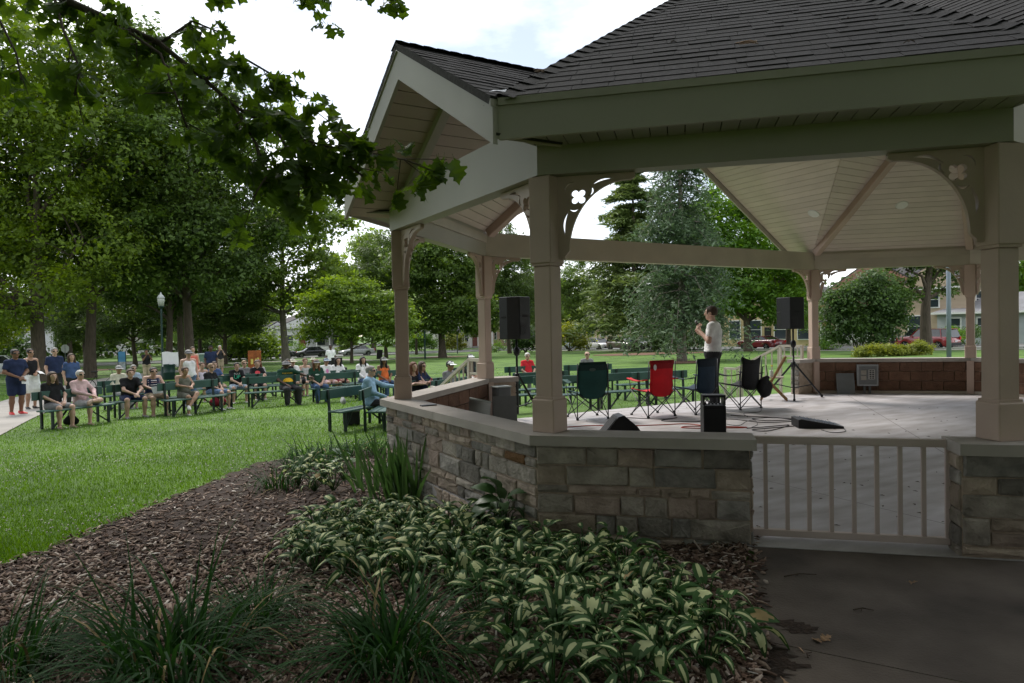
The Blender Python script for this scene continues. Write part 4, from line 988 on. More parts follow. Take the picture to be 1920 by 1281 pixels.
# ------------------------------------------------------------------ BED PLANTS (each plant a thing, each leaf a part)
m_hg = mat('hosta_green', (.045, .105, .03), .6, .25, 8, trans=.2, spec=.2, objvar=.25); m_hc = mat('hosta_cream', (.52, .56, .3), .6, .15, 12, trans=.2, spec=.2, objvar=.15)
m_hb = mat('hosta_plain', (.045, .1, .03), .4, .2, 8, trans=.2, spec=.5); m_blade = mat('daylily_blade', (.026, .075, .018), .6, .25, 6, trans=.25, objvar=.3, spec=.12); m_iris = mat('iris_blade', (.06, .125, .04), .42, .2, 6, trans=.25, objvar=.2)
m_dblade = mat('dry_blade', (.3, .22, .1), .8, .2, 8, objvar=.2)
def hosta_leaf(L, W, seed, varieg=True):
    rr = random.Random(seed); V = []; F = []; mi = []; nu, nv = 7, 6; arch = rr.uniform(.35, .8); tw = rr.uniform(-.3, .3)
    for i in range(nv + 1):
        t = i / nv; wv = W * math.sin(math.pi * min(1, t * .93 + .07)) ** .75 * (1 - .35 * t) if i < nv else 0; z = L * (.45 * t - arch * t * t * 1.35); x = L * t * (1 - .15 * t)
        for j in range(nu):
            s = (j / (nu - 1) - .5) * 2; V.append((x - .12 * L * s * s * (1 - t), s * wv, z + abs(s) * wv * (.35 - .5 * t) + tw * s * wv * t + .004 * math.sin(s * 9 + i)))
    for i in range(nv):
        for j in range(nu - 1): a = i * nu + j; F.append((a, a + 1, a + nu + 1, a + nu)); mi.append(1 if (varieg and 0 < i < nv - 1 and (j in (2, 3) or (j in (1, 4) and (seed + j) % 3 == 0 and 1 < i < 4))) else 0)
    me = me_from(np.array(V), F, True); me.materials.append(m_hg if varieg else m_hb); me.materials.append(m_hc); me.polygons.foreach_set('material_index', mi); return me
HL = [hosta_leaf(.14, .028 + .006 * (k % 3), k) for k in range(7)]; HBL = [hosta_leaf(.21, .075, 40 + k, False) for k in range(4)]
def hosta(loc, label, group, nl=12, h=.17, lib=HL, sc=1.0, seed=0):
    rr = random.Random(seed); t = thing('hosta_plant', label, 'plant', loc, rr.uniform(0, 6), group); st = MB()
    for k in range(nl):
        a = k * 2.4 + rr.uniform(-.3, .3); u = (k + .5) / nl; r_ = .03 + .13 * u ** .7; z = h * (1.15 - .65 * u) * rr.uniform(.8, 1.2); p = Vector((math.cos(a) * r_, math.sin(a) * r_, z))
        st.tube([(0, 0, 0), p * .6 + Vector((0, 0, z * .25)), p], [.005, .004, .003], 4, cap=False)
        o = bpy.data.objects.new('leaf', lib[rr.randrange(len(lib))]); COL.objects.link(o); o.parent = t; o.location = p; o.scale = (rr.uniform(.6, 1.25),) * 3
        if rr.random() < .02: o.material_slots[1].link = 'OBJECT'; o.material_slots[1].material = m_dblade
        o.rotation_euler = (rr.gauss(0, .3), rr.gauss(-.35 + .55 * u, .3), a)
    st.build('stems', m_hg if lib is HL else m_hb, t); t.scale = (sc,) * 3; return t
hpoly = [(590, 1000), (640, 985), (700, 975), (800, 985), (890, 1000), (1000, 1035), (1180, 1065), (1250, 1110), (1335, 1150), (1365, 1215), (1335, 1300), (1180, 1340), (980, 1300), (960, 1240), (905, 1180), (860, 1130), (760, 1110), (660, 1095), (590, 1080), (560, 1050)]
hw = [on_ground(*p) for p in hpoly]; hp = [(p.x, p.y) for p in hw]; pts = []; tries = 0
while tries < 9000 and len(pts) < 105:
    tries += 1; x, y = rnd.uniform(min(p[0] for p in hp), max(p[0] for p in hp)), rnd.uniform(min(p[1] for p in hp), max(p[1] for p in hp))
    if inpoly(np.array([x]), np.array([y]), hp)[0] and all((x - q[0]) ** 2 + (y - q[1]) ** 2 > .172 ** 2 for q in pts): pts.append((x, y))
HGL = 'one of the many cream and green variegated hostas massed before the stone wall'
for k, (x, y) in enumerate(pts): hosta((x, y, float(gz(x, y)) + .015), HGL, 'variegated hostas massed before the stone wall', nl=12, seed=k)
for k, (px, py) in enumerate([(560, 915), (590, 925), (625, 925), (575, 893), (610, 900), (645, 905)]):
    g = on_ground(px, py); hosta((g.x, g.y, g.z + .015), 'one of the variegated hostas clustered left of the sword leaved irises', 'variegated hostas left of the irises', 13, .2, seed=200 + k, sc=1.15)
g = on_ground(945, 1012); hosta((g.x, g.y, g.z + .015), 'single plain green hosta with big leaves at the corner of the stone wall', None, 16, .3, HBL, 1.0, 300)
g = on_ground(640, 880); hosta((g.x, g.y, g.z + .015), 'plain light green hosta tucked behind the variegated ones', None, 10, .22, HBL, .8, 301)
def blade_mesh(L, W, arch, seed, n=7):
    V = []; F = []; rr = random.Random(seed); sw = rr.uniform(-.1, .1)
    for i in range(n + 1):
        t = i / n; a = arch * t; x = L * (math.sin(a) * t * .75); z = L * t * math.cos(a * .85); wv = W * (1 - t ** 2.2) * (.7 + .3 * min(1, t * 4)) + .0004
        for s, dz in ((-1, 0), (0, -.25 * wv), (1, 0)): V.append((x, s * wv + sw * t * t * L, z + dz))
    for i in range(n):
        for j in range(2): a = 3 * i + j; F.append((a, a + 1, a + 4, a + 3))
    return me_from(np.array(V), F, True)
DB = [blade_mesh(.64, .0062, a_, k) for k, a_ in enumerate((.75, 1.05, 1.3, 1.6, 1.85, 2.1))]; IB = [blade_mesh(.55, .016, a_, 50 + k) for k, a_ in enumerate((.05, .15, .28, .4))]
for m_ in DB: m_.materials.append(m_blade)
for m_ in IB: m_.materials.append(m_iris)
def blades(loc, label, n, lib, rad, sc=1.0, name='daylily_clump', group=None, tilt=.35, seed=0, lo=.65):
    rr = random.Random(seed); t = thing(name, label, 'plant', loc, 0, group)
    for k in range(n):
        a = rr.uniform(0, 6.28); r_ = rad * math.sqrt(rr.random()); o = bpy.data.objects.new('leaf', lib[rr.randrange(len(lib))]); COL.objects.link(o); o.parent = t
        o.location = (math.cos(a) * r_, math.sin(a) * r_, -.01); a2 = a + rr.gauss(0, .7); o.rotation_euler = (rr.gauss(0, .12), abs(rr.gauss(0, tilt)) * (.4 + r_ / rad * .8), a2); o.scale = (1, 1, 1); s_ = rr.uniform(lo, 1.15); o.scale = (s_, rr.uniform(.7, 1.3), s_)
        if rr.random() < .035: o.material_slots[0].link = 'OBJECT'; o.material_slots[0].material = m_dblade
    t.scale = (sc,) * 3; return t
for px, py, n_, rad, sc, lb in ((330, 1262, 290, .26, 1.0, 'large dark daylily clump in the left foreground of the mulch bed'), (740, 1252, 280, .2, .95, 'large dark daylily clump in the middle foreground before the hostas'), (5, 1275, 220, .22, .9, 'dark daylily clump cut off by the lower left corner'), (480, 1175, 130, .15, .7, 'small dark daylily clump behind the two large foreground ones')):
    g = on_ground(px, py); blades((g.x, g.y, g.z + .01), lb, n_, DB, rad, sc, seed=px, tilt=.42, group='dark daylily clumps in the foreground')
for k, (px, py) in enumerate([(525, 918), (560, 880), (610, 866), (655, 860), (700, 852), (585, 872)]):
    g = on_ground(px, py); blades((g.x, g.y, g.z + .01), 'one of the dark green daylily clumps at the lawn edge by the wall end', 84, DB, .2, .95, seed=70 + k, group='daylily clumps at the lawn edge by the wall', tilt=.25)
for k, (px, py, n_, tl) in enumerate([(735, 938, 26, .25), (765, 945, 24, .16), (700, 920, 16, .3), (785, 940, 14, .06)]):
    g = on_ground(px, py); blades((g.x, g.y, g.z), 'one of the fans of tall sword shaped iris leaves against the stone wall', int(n_ * 1.3), IB, .17, 1.3, 'iris_plant', 'iris fans against the stone wall', tilt=tl, seed=90 + k, lo=.7)
# litter on the concrete walk and the bed: fallen twigs and dry leaves
m_twig = mat('dry_twig', (.06, .042, .03), .9, .2, 10); m_dry = mat('dry_leaf', (.26, .16, .09), .7, .3, 10, objvar=.3)
def twig(p, a, L, label):
    p = Vector((p.x, p.y, .004)); d = Vector((math.cos(a), math.sin(a), 0)); s = Vector((-d.y, d.x, 0))
    t = MB().tube([p, p + d * L * .5 + s * .012 + Vector((0, 0, .006)), p + d * L], [.004, .0035, .002], 5).tube([p + d * L * .4, p + d * L * .55 + s * L * .28], [.003, .0015], 4)
    tag(t.build('twig', m_twig), label, 'twig', 'fallen twigs on the concrete')
for px, py, a, L, lb in ((1470, 1082, .1, .2, 'forked dry twig lying on the concrete below the gate'), (1420, 1052, .3, .12, 'dry twig by the corner of the stone wall and the walk'), (1600, 1145, -.1, .1, 'thin straight twig in the middle of the concrete walk'), (1515, 1235, .9, .06, 'short twig beside the dry leaves on the walk')): twig(on_z(px, py, 0), a, L, lb)
DLM = oak_leaf(77); DLM.materials.append(m_dry)
for k, (px, py) in enumerate([(1558, 1192), (1445, 1210), (1495, 1212), (1465, 1270), (1540, 1205), (1400, 1160), (1395, 1110), (1720, 1090)]):
    g = on_z(px, py, .008); o = bpy.data.objects.new('dry_leaf', DLM); COL.objects.link(o); o.location = g; o.rotation_euler = (rnd.gauss(0, .3), rnd.gauss(.1, .2), rnd.uniform(0, 6)); o.scale = (.42,) * 3
    tag(o, 'one of the small curled brown leaves lying by the edge of the concrete walk', 'leaf', 'dry leaves on the concrete walk')
# ------------------------------------------------------------------ PEOPLE: bodies grown as one smooth surface round a posed skeleton
def nets(fn, lo, hi, h):
    """naive surface nets: mesh of fn(P) = 0"""
    lo = np.array(lo, float); n = np.ceil((np.array(hi) - lo) / h).astype(int) + 1
    ax = [lo[i] + h * np.arange(n[i]) for i in range(3)]
    X = np.stack(np.meshgrid(*ax, indexing='ij'), -1); D = fn(X.reshape(-1, 3)).reshape(n)
    I = D < 0; c = np.array([(i, j, k) for i in (0, 1) for j in (0, 1) for k in (0, 1)]); m = n - 1
    sl = lambda o: D[o[0]:o[0] + m[0], o[1]:o[1] + m[1], o[2]:o[2] + m[2]]
    acc = np.zeros((*m, 3)); cnt = np.zeros(m)
    for a in range(8):
        for b in range(a + 1, 8):
            if np.abs(c[a] - c[b]).sum() != 1: continue
            d0, d1 = sl(c[a]), sl(c[b]); q = (d0 < 0) != (d1 < 0); t = np.where(q, d0 / np.where(q, d0 - d1, 1), 0)
            acc += np.where(q[..., None], c[a] + t[..., None] * (c[b] - c[a]), 0); cnt += q
    act = cnt > 0; idx = np.full(m, -1); idx[act] = np.arange(act.sum())
    base = np.stack(np.meshgrid(*[np.arange(k) for k in m], indexing='ij'), -1)
    V = lo + h * (base[act] + acc[act] / cnt[act][:, None]); Fs = []
    for a in range(3):
        b, e = (a + 1) % 3, (a + 2) % 3
        s0 = [slice(1, -1)] * 3; s0[a] = slice(0, -1); s1 = [slice(1, -1)] * 3; s1[a] = slice(1, None)
        A, B = I[tuple(s0)], I[tuple(s1)]; q = np.argwhere(A != B)
        if not len(q): continue
        fl = A[tuple(q.T)]; p = q + 1; p[:, a] -= 1
        def cell(db, de): r = p.copy(); r[:, b] += db; r[:, e] += de; return idx[tuple(r.T)]
        Q = np.stack([cell(-1, -1), cell(0, -1), cell(0, 0), cell(-1, 0)], -1); Q[~fl] = Q[~fl][:, ::-1]; Fs.append(Q)
    F = np.concatenate(Fs) if Fs else np.zeros((0, 4), int); return V, F[(F >= 0).all(1)]
def field(caps, k=.011):
    def fn(P):
        acc = np.zeros(len(P))
        for a, b, ra, rb in caps:
            a, b = np.array(a), np.array(b); d = b - a; L = max(d @ d, 1e-9); t = np.clip((P - a) @ d / L, 0, 1)
            D = np.linalg.norm(P - a - t[:, None] * d, axis=1) - (ra + (rb - ra) * t); acc += np.exp(np.clip(-D / k, -40, 40))
        return -k * np.log(acc + 1e-18)
    return fn
def grow(caps, h, k=.011, cut=None, pad=.05):
    A = np.array([np.array(c[0]) - max(c[2], c[3]) for c in caps] + [np.array(c[1]) - max(c[2], c[3]) for c in caps]); B = np.array([np.array(c[0]) + max(c[2], c[3]) for c in caps] + [np.array(c[1]) + max(c[2], c[3]) for c in caps])
    f = field(caps, k); g = f if cut is None else (lambda P: np.maximum(f(P), cut(P)))
    return nets(g, A.min(0) - pad, B.max(0) + pad, h)
def lerp(a, b, t): return tuple(np.array(a) + (np.array(b) - np.array(a)) * t)
def hand_caps(w, d, up, side, curl=.5):
    """palm, four unequal bent fingers and a side thumb; w wrist, d pointing direction, up = back of the hand, side towards the thumb"""
    w, d, up, side = map(np.array, (w, d, up, side)); c = [(w, w + d * .03, .024, .028), (w + d * .03 + side * .022, w + d * .085 + side * .026, .016, .014), (w + d * .03 - side * .02, w + d * .08 - side * .026, .016, .013), (w + d * .02, w + d * .085, .02, .016)]
    for i, L in enumerate((.072, .08, .074, .058)):
        s = side * (.03 - .02 * i); p0 = w + d * .085 + s; a1 = curl * .8; a2 = curl * 1.7; d1 = d * math.cos(a1) - up * math.sin(a1); d2 = d * math.cos(a2) - up * math.sin(a2)
        p1 = p0 + d1 * L * .52; c += [(p0, p1, .0095, .0088), (p1, p1 + d2 * L * .48, .0088, .0072)]
    t0 = w + d * .03 + side * .026; t1 = t0 + (d * .6 + side * .75 - up * .2) * .036; c += [(t0, t1, .0125, .0105), (t1, t1 + (d * .9 + side * .25 - up * .35) * .032, .0105, .0085)]; return c
class Pose: pass
def make_pose(J, seated):
    """J: joints. Returns capsule lists for the body and for each garment"""
    p = Pose(); g = {k: np.array(v, float) for k, v in J.items()}; p.J = g
    pel, che, nec, hed = g['pelvis'], g['chest'], g['neck'], g['head']; ux = g.get('across', np.array([1., 0, 0]))
    tor = [(pel - ux * .075, pel + ux * .075, .115, .115), (pel - ux * .055, che - ux * .07, .102, .105), (pel + ux * .055, che + ux * .07, .102, .105), (pel + np.array([0, -.02, .1]), che + np.array([0, -.02, -.1]), .105, .1), (g['shl'], g['shr'], .052, .052), (nec + np.array([0, .01, -.04]), g['shl'], .05, .045), (nec + np.array([0, .01, -.04]), g['shr'], .05, .045), (che - ux * .08, g['shr'] * .7 + che * .3, .09, .06), (che + ux * .08, g['shl'] * .7 + che * .3, .09, .06)]
    fx = g.get('face', np.array([0, -1., 0])); sx = np.array([-fx[1], fx[0], 0])
    head = [(nec - np.array([0, 0, .05]), hed + np.array([0, 0, -.06]) - fx * .015, .056, .052), (hed + np.array([0, 0, .03]) - fx * .012, hed + np.array([0, 0, .02]) + fx * .010, .084, .079), (hed + fx * .03 + np.array([0, 0, -.055]), hed + fx * .045 + np.array([0, 0, -.075]), .055, .038),
            (hed + fx * .086 + np.array([0, 0, .012]), hed + fx * .104 + np.array([0, 0, -.022]), .009, .013), (hed + sx * .082 + np.array([0, 0, .005]) - fx * .01, hed + sx * .086 + np.array([0, 0, -.025]) - fx * .005, .016, .013), (hed - sx * .082 + np.array([0, 0, .005]) - fx * .01, hed - sx * .086 + np.array([0, 0, -.025]) - fx * .005, .016, .013)]
    arms = []; sl_short = []; sl_long = []; hands = []
    for s in 'lr':
        S_, E_, W_ = g['sh' + s], g['el' + s], g['wr' + s]; arms += [(S_, E_, .052, .041), (E_, W_, .041, .027)]
        sl_short += [(S_, lerp(S_, E_, .58), .06, .064)]; sl_long += [(S_, E_, .068, .056), (E_, lerp(E_, W_, .93), .055, .04)]
        d = g.get('hd' + s, (W_ - E_)); d = d / np.linalg.norm(d); upv = g.get('hu' + s, np.array([0, 0, 1.])); upv = upv - d * (upv @ d); upv /= max(np.linalg.norm(upv), 1e-6); sd = np.cross(d, upv) * (1 if s == 'l' else -1)
        hands += hand_caps(W_, d, upv, sd, J.get('curl' + s, .45))
    legs = []; sh = []; pa = []; shoe = []; hip = []
    for s in 'lr':
        H_, K_, A_, T_ = g['hi' + s], g['kn' + s], g['an' + s], g['to' + s]; legs += [(H_, K_, .088, .056), (K_, lerp(K_, A_, .4), .056, .056), (lerp(K_, A_, .35), A_, .055, .036)]
        f = (T_ - A_); f = f / np.linalg.norm(f); dn = np.cross(f, np.cross((A_ - K_) / np.linalg.norm(A_ - K_), f)); legs += [(A_ + (A_ - K_) / np.linalg.norm(A_ - K_) * .035, T_, .035, .028)]
        sh += [(H_, lerp(H_, K_, .8), .108, .096)]; pa += [(H_, K_, .104, .08), (K_, lerp(K_, A_, .92), .078, .062)]; e = (A_ - K_) / np.linalg.norm(A_ - K_)
        shoe += [(A_ + e * .035 - f * .03, A_ + e * .04 + f * .06, .047, .046), (A_ + e * .04 + f * .06, T_ + f * .03, .045, .036)]
    pv = [(pel - ux * .07, pel + ux * .07, .132, .132)]
    infl = lambda L, r: [(a, b, x + r, y + r) for a, b, x, y in L]
    p.body = tor + head + arms + legs; p.hands = hands
    p.tee = infl(tor, .013) + sl_short; p.long = infl(tor, .018) + sl_long; p.tank = infl(tor[:4], .014) + infl(tor[7:], .004)
    p.shorts = pv + sh; p.pants = pv + pa; p.shoes = shoe
    kz = (g['knl'] + g['knr']) / 2
    p.skirt = pv + [(g['hil'], lerp(g['hil'], g['knl'], .75), .12, .15), (g['hir'], lerp(g['hir'], g['knr'], .75), .12, .15), ((g['hil'] + g['hir']) / 2, lerp((g['hil'] + g['hir']) / 2, kz, .75), .12, .15)]
    p.hed, p.fx, p.sx, p.nec, p.che, p.ux = hed, fx, sx, nec, che, ux; return p
def seat(**k):
    J = dict(pelvis=(0, .02, .56), chest=(0, .09, .93), neck=(0, .07, 1.12), head=(0, .03, 1.25), shl=(.155, .085, 1.045), shr=(-.155, .085, 1.045), ell=(.24, .0, .8), elr=(-.24, .0, .8), wrl=(.09, -.24, .66), wrr=(-.09, -.24, .66),
             hil=(.09, 0, .54), hir=(-.09, 0, .54), knl=(.14, -.45, .53), knr=(-.14, -.45, .53), anl=(.14, -.44, .09), anr=(-.14, -.44, .09), tol=(.16, -.58, .035), tor=(-.16, -.58, .035)); J.update(k); return make_pose(J, True)
def stand(**k):
    J = dict(pelvis=(0, .0, .97), chest=(0, .02, 1.32), neck=(0, .01, 1.49), head=(0, -.015, 1.63), shl=(.16, .02, 1.415), shr=(-.16, .02, 1.415), ell=(.23, .03, 1.14), elr=(-.23, .03, 1.14), wrl=(.22, -.06, .9), wrr=(-.22, -.06, .9),
             hil=(.09, 0, .93), hir=(-.09, 0, .93), knl=(.1, -.02, .5), knr=(-.1, -.02, .5), anl=(.1, .03, .09), anr=(-.1, .03, .09), tol=(.13, -.11, .035), tor=(-.13, -.11, .035)); J.update(k); return make_pose(J, False)
POSES = dict(
    lap=seat(), clasp=seat(chest=(0, -.02, .92), neck=(0, -.08, 1.09), head=(0, -.13, 1.21), shl=(.155, -.05, 1.025), shr=(-.155, -.05, 1.025), ell=(.2, -.25, .78), elr=(-.2, -.25, .78), wrl=(.04, -.45, .68), wrr=(-.04, -.45, .68), knl=(.2, -.45, .53), knr=(-.2, -.45, .53), anl=(.2, -.4, .09), anr=(-.2, -.42, .09), tol=(.23, -.54, .035), tor=(-.23, -.56, .035)),
    cross=seat(knl=(.16, -.44, .62), anl=(-.14, -.52, .62), tol=(-.26, -.58, .57), knr=(-.14, -.45, .53), wrl=(.06, -.38, .72), wrr=(-.02, -.36, .75), ell=(.25, -.08, .85), elr=(-.24, -.06, .86)),
    read=seat(chest=(0, .06, .93), neck=(0, .02, 1.11), head=(0, -.05, 1.22), wrl=(.09, -.3, .76), wrr=(-.09, -.3, .76), ell=(.22, -.05, .84), elr=(-.22, -.05, .84), hul=(.6, 0, .8), hur=(-.6, 0, .8)),
    phone=seat(knl=(.1, -.46, .6), anl=(-.2, -.6, .3), tol=(-.26, -.72, .24), chest=(0, .06, .93), neck=(0, .02, 1.11), head=(0, -.06, 1.215), wrl=(.05, -.28, .8), wrr=(-.06, -.28, .8), ell=(.23, -.03, .84), elr=(-.23, -.03, .84)),
    arms=seat(ell=(.24, -.08, .84), elr=(-.24, -.08, .84), wrl=(-.08, -.15, .86), wrr=(.08, -.19, .83)),
    reach=seat(elr=(-.2, -.02, .8), wrr=(-.12, -.3, .68), ell=(.36, -.14, .9), wrl=(.44, -.4, .86), hdl=(.1, -.6, -.8), knl=(.1, -.46, .52), knr=(-.12, -.44, .53)),
    back=seat(chest=(0, .14, .93), neck=(0, .15, 1.11), head=(0, .12, 1.24), ell=(.38, .12, .92), wrl=(.52, -.05, .86)),
    relax=stand(), front=stand(ell=(.24, .0, 1.15), elr=(-.24, .0, 1.15), wrl=(.04, -.24, 1.02), wrr=(-.02, -.24, 1.0)), point=stand(elr=(-.3, -.16, 1.22), wrr=(-.38, -.38, 1.38), wrl=(.02, -.22, 1.05), hdr=(-.3, -.6, .5)),
    camera=stand(ell=(.2, -.22, 1.22), elr=(-.2, -.22, 1.22), wrl=(.07, -.34, 1.45), wrr=(-.07, -.34, 1.45), curll=.9, curlr=.9),
    speak=stand(ell=(.27, .0, 1.17), wrl=(.13, -.2, 1.36), hdl=(-.4, -.25, .9), hul=(.7, -.7, 0), curll=1.15, elr=(-.24, -.03, 1.16), wrr=(-.06, -.24, 1.3), hdr=(.5, -.3, .7), hur=(-.7, -.7, 0), curlr=1.0, head=(0, -.03, 1.64)))
GC = {}
def on_face(p, u, z):
    """point of the face surface at sideways offset u and height z"""
    if not hasattr(p, 'hf'): p.hf = field([c for c in p.body if np.linalg.norm((np.array(c[0]) + np.array(c[1])) / 2 - p.hed) < .16])
    ts = np.linspace(.0, .16, 60); P = p.hed[None] + p.sx[None] * u + np.array([0, 0, z]) + p.fx[None] * ts[:, None]; D = p.hf(P); i = np.argmax(D > 0) if (D > 0).any() else 59
    return Vector(p.hed + p.sx * u + np.array([0, 0, z]) + p.fx * ts[i])
SKIN = {k: mat('skin_' + k, c, .55, .06, 6, spec=.35) for k, c in (('pale', (.52, .33, .25)), ('tan', (.4, .235, .16)), ('brown', (.2, .105, .065)), ('dark', (.085, .045, .03)))}
def cloth(name, c, c2=None): return mat('cloth_' + name, c, .85, .22, 7, bump=.55, bscale=16, spec=.15)
CL = {n: cloth(n, c) for n, c in dict(black=(.018, .018, .02), navy=(.022, .032, .075), white=(.82, .82, .83), grey=(.2, .2, .21), lightgrey=(.38, .38, .38), pink=(.6, .42, .42), cream=(.62, .6, .48), olive=(.15, .15, .12), denim=(.13, .2, .33), paledenim=(.35, .43, .52), charcoal=(.035, .035, .038), coral=(.62, .17, .13), green=(.02, .06, .04), lightblue=(.27, .42, .56), orange=(.75, .17, .05), red=(.62, .03, .045), khaki=(.38, .31, .22), lavender=(.55, .5, .58), blue=(.06, .1, .22), jeans=(.06, .1, .19), gold=(.72, .42, .03), maroon=(.2, .015, .03)).items()}
m_shoe = {'white': mat('shoe_white', (.65, .65, .64), .6, .08, 20), 'black': mat('shoe_black', (.02, .02, .02), .5, .1, 20), 'red': mat('shoe_red', (.6, .03, .03), .45, .05, 10), 'tan': mat('shoe_tan', (.3, .22, .16), .6, .1, 10), 'grey': mat('shoe_grey', (.25, .25, .26), .6, .1, 10), 'purple': mat('shoe_purple', (.12, .06, .18), .6, .3, 20)}
HAIR = {n: mat('hair_' + n, c, .55, .3, 30, bump=.5, bscale=60, stretch=(6, 6, 1)) for n, c in dict(black=(.012, .01, .009), brown=(.06, .035, .02), auburn=(.13, .045, .02), grey=(.25, .24, .23), white=(.6, .58, .55), fair=(.25, .16, .08)).items()}
m_shades = glassmat('sunglass_lens', (.01, .01, .012), .1); m_eye = mat('eye_dark', (.02, .015, .012), .3, .02); m_lip = mat('lip', (.3, .11, .09), .5, .05)
def gmesh(pose, part, h):
    key = (pose, part)
    if key in GC: return GC[key]
    p = POSES[pose]; hed, fx, sx = p.hed, p.fx, p.sx; Z = np.array([0, 0, 1.])
    if part == 'body':
        V, F = grow(p.body, h); V2, F2 = grow(p.hands, .0085 if h > .014 else .006, .006); V = np.concatenate([V, V2]); F = np.concatenate([F, F2 + len(V) - len(V2)])
    elif part in ('tee', 'long', 'tank', 'shorts', 'pants', 'skirt', 'shoes'): V, F = grow(getattr(p, part), h, .013)
    elif part == 'hair_short':
        cut = lambda P: np.maximum(((P - hed) @ fx) - .045 - .9 * ((P - hed)[:, 2] - .06).clip(0), -((P - hed)[:, 2] + .035 + .0 * P[:, 0]))
        V, F = grow([(hed + Z * .042 - fx * .02, hed + Z * .035 + fx * .012, .092, .088), (hed - fx * .05 - Z * .02, hed - fx * .045 + Z * .03, .058, .07)], .011, .012, cut)
    elif part in ('hair_long', 'hair_mid'):
        L = .30 if part == 'hair_long' else .17; c = [(hed + Z * .042 - fx * .02, hed + Z * .035 + fx * .01, .096, .09)]
        for s in (-1, 1): c += [(hed + sx * s * .07 + Z * .02 - fx * .02, hed + sx * s * .095 - Z * L - fx * .0, .045, .04)]
        c += [(hed - fx * .07, hed - fx * .075 - Z * L, .06, .07)]
        cut = lambda P: ((P - hed) @ fx) - .04 - .9 * ((P - hed)[:, 2] - .05).clip(0)
        V, F = grow(c, .013, .015, cut)
    elif part == 'hair_bun':
        cut = lambda P: ((P - hed) @ fx) - .045 - .9 * ((P - hed)[:, 2] - .06).clip(0)
        V, F = grow([(hed + Z * .042 - fx * .02, hed + Z * .03 + fx * .01, .091, .087), (hed - fx * .09 + Z * .05, hed - fx * .11 + Z * .08, .045, .05)], .012, .012, cut)
    elif part in ('cap', 'bucket'):
        mb = MB(); k = 16; ring = []
        for i in range(5):
            a = i / 4 * math.pi / 2; ring.append((.098 * math.cos(a) + .0005, .04 + .085 * math.sin(a)))
        mb.lathe(ring[::1], k, M=Matrix.Translation(Vector(hed)))
        if part == 'cap':
            vv = []; 
            for i in range(9):
                t = (i / 8 - .5) * 2.0; d = fx * math.cos(t) + sx * math.sin(t); vv += [hed + d * .094 + Z * .047, hed + d * (.094 + .085 * math.cos(t * .78)) + Z * .028]
            mb.add(vv + [v - Z * .006 for v in vv], [(2 * i, 2 * i + 1, 2 * i + 3, 2 * i + 2) for i in range(8)] + [(18 + 2 * i, 18 + 2 * i + 2, 18 + 2 * i + 3, 18 + 2 * i + 1) for i in range(8)])
        else: mb.lathe([(.095, .045), (.165, .012), (.163, .008), (.09, .038)], 20, M=Matrix.Translation(Vector(hed)))
        me = mb.mesh(True); GC[key] = me; return me
    elif part == 'shades':
        mb = MB(); o = Vector(fx) * .006
        for s in (-1, 1):
            c0, c1, c2 = on_face(p, s * .012, .016) + o, on_face(p, s * .045, .016) + o, on_face(p, s * .066, .018) + o * .6
            c0 = Vector(c1) + (Vector(c0) - Vector(c1)) * 1.0; mb.bar(on_face(p, s * .008, .02) * 0 + c1 + Vector(sx) * (-s * .034), c1, .014, .042, bev=.005); mb.bar(c1, c2, .012, .036, bev=.004); mb.bar(c2, Vector(hed + sx * s * .088 + Z * .02), .006, .009)
        me = mb.mesh(); GC[key] = me; return me
    elif part == 'face':
        mb = MB()
        for s in (-1, 1):
            mb.lathe([(.0005, -.006), (.009, 0), (.0005, .006)], 8, c=on_face(p, s * .033, .014) - Vector(fx) * .003); mb.bar(on_face(p, s * .02, .034), on_face(p, s * .05, .034), .006, .008)
        me = mb.mesh(); GC[key] = me; return me
    elif part == 'mouth':
        mb = MB(); mb.bar(on_face(p, .02, -.068), on_face(p, -.02, -.068), .008, .011, bev=.003); me = mb.mesh(); GC[key] = me; return me
    me = me_from(V, F, True); GC[key] = me; return me
PART_NAME = dict(tee='shirt', long='shirt', tank='top', shorts='shorts', pants='trousers', skirt='skirt', shoes='shoes', cap='cap', bucket='hat', shades='sunglasses', face='eyes')
def person(loc, rz, label, pose, skin='pale', top=('tee', 'white'), bottom=('pants', 'navy'), shoes='grey', hair=('short', 'brown'), cap=None, shades=False, size=1.0, girth=1.0, group='people at the park concert', h=.0215):
    t = thing('person', label, 'person', loc, rz, group); t.scale = (size * girth, size * girth, size)
    ob('body', gmesh(pose, 'body', h), SKIN[skin], t)
    if top: ob(PART_NAME[top[0]], gmesh(pose, top[0], h), CL[top[1]], t)
    if bottom: ob(PART_NAME[bottom[0]], gmesh(pose, bottom[0], h), CL[bottom[1]], t)
    if shoes: ob('shoes', gmesh(pose, 'shoes', h), m_shoe[shoes], t)
    if hair: ob('hair', gmesh(pose, 'hair_' + hair[0], h), HAIR[hair[1]], t)
    if cap: ob(PART_NAME[cap[0]], gmesh(pose, cap[0], h), CL[cap[1]], t)
    if shades: ob('sunglasses', gmesh(pose, 'shades', h), m_shades, t)
    else: ob('eyes', gmesh(pose, 'face', h), m_eye, t)
    ob('mouth', gmesh(pose, 'mouth', h), m_lip, t)
    return t
def rz_to(d): return math.atan2(d[0], -d[1])
def text_mesh(s, size):
    cu = bpy.data.curves.new('t', 'FONT'); cu.body = s; cu.size = size; cu.align_x = 'CENTER'; cu.align_y = 'CENTER'; tmp = bpy.data.objects.new('t', cu); COL.objects.link(tmp); bpy.context.view_layer.update()
    me = bpy.data.meshes.new_from_object(tmp.evaluated_get(bpy.context.evaluated_depsgraph_get())); bpy.data.objects.remove(tmp); me.materials.clear(); return me
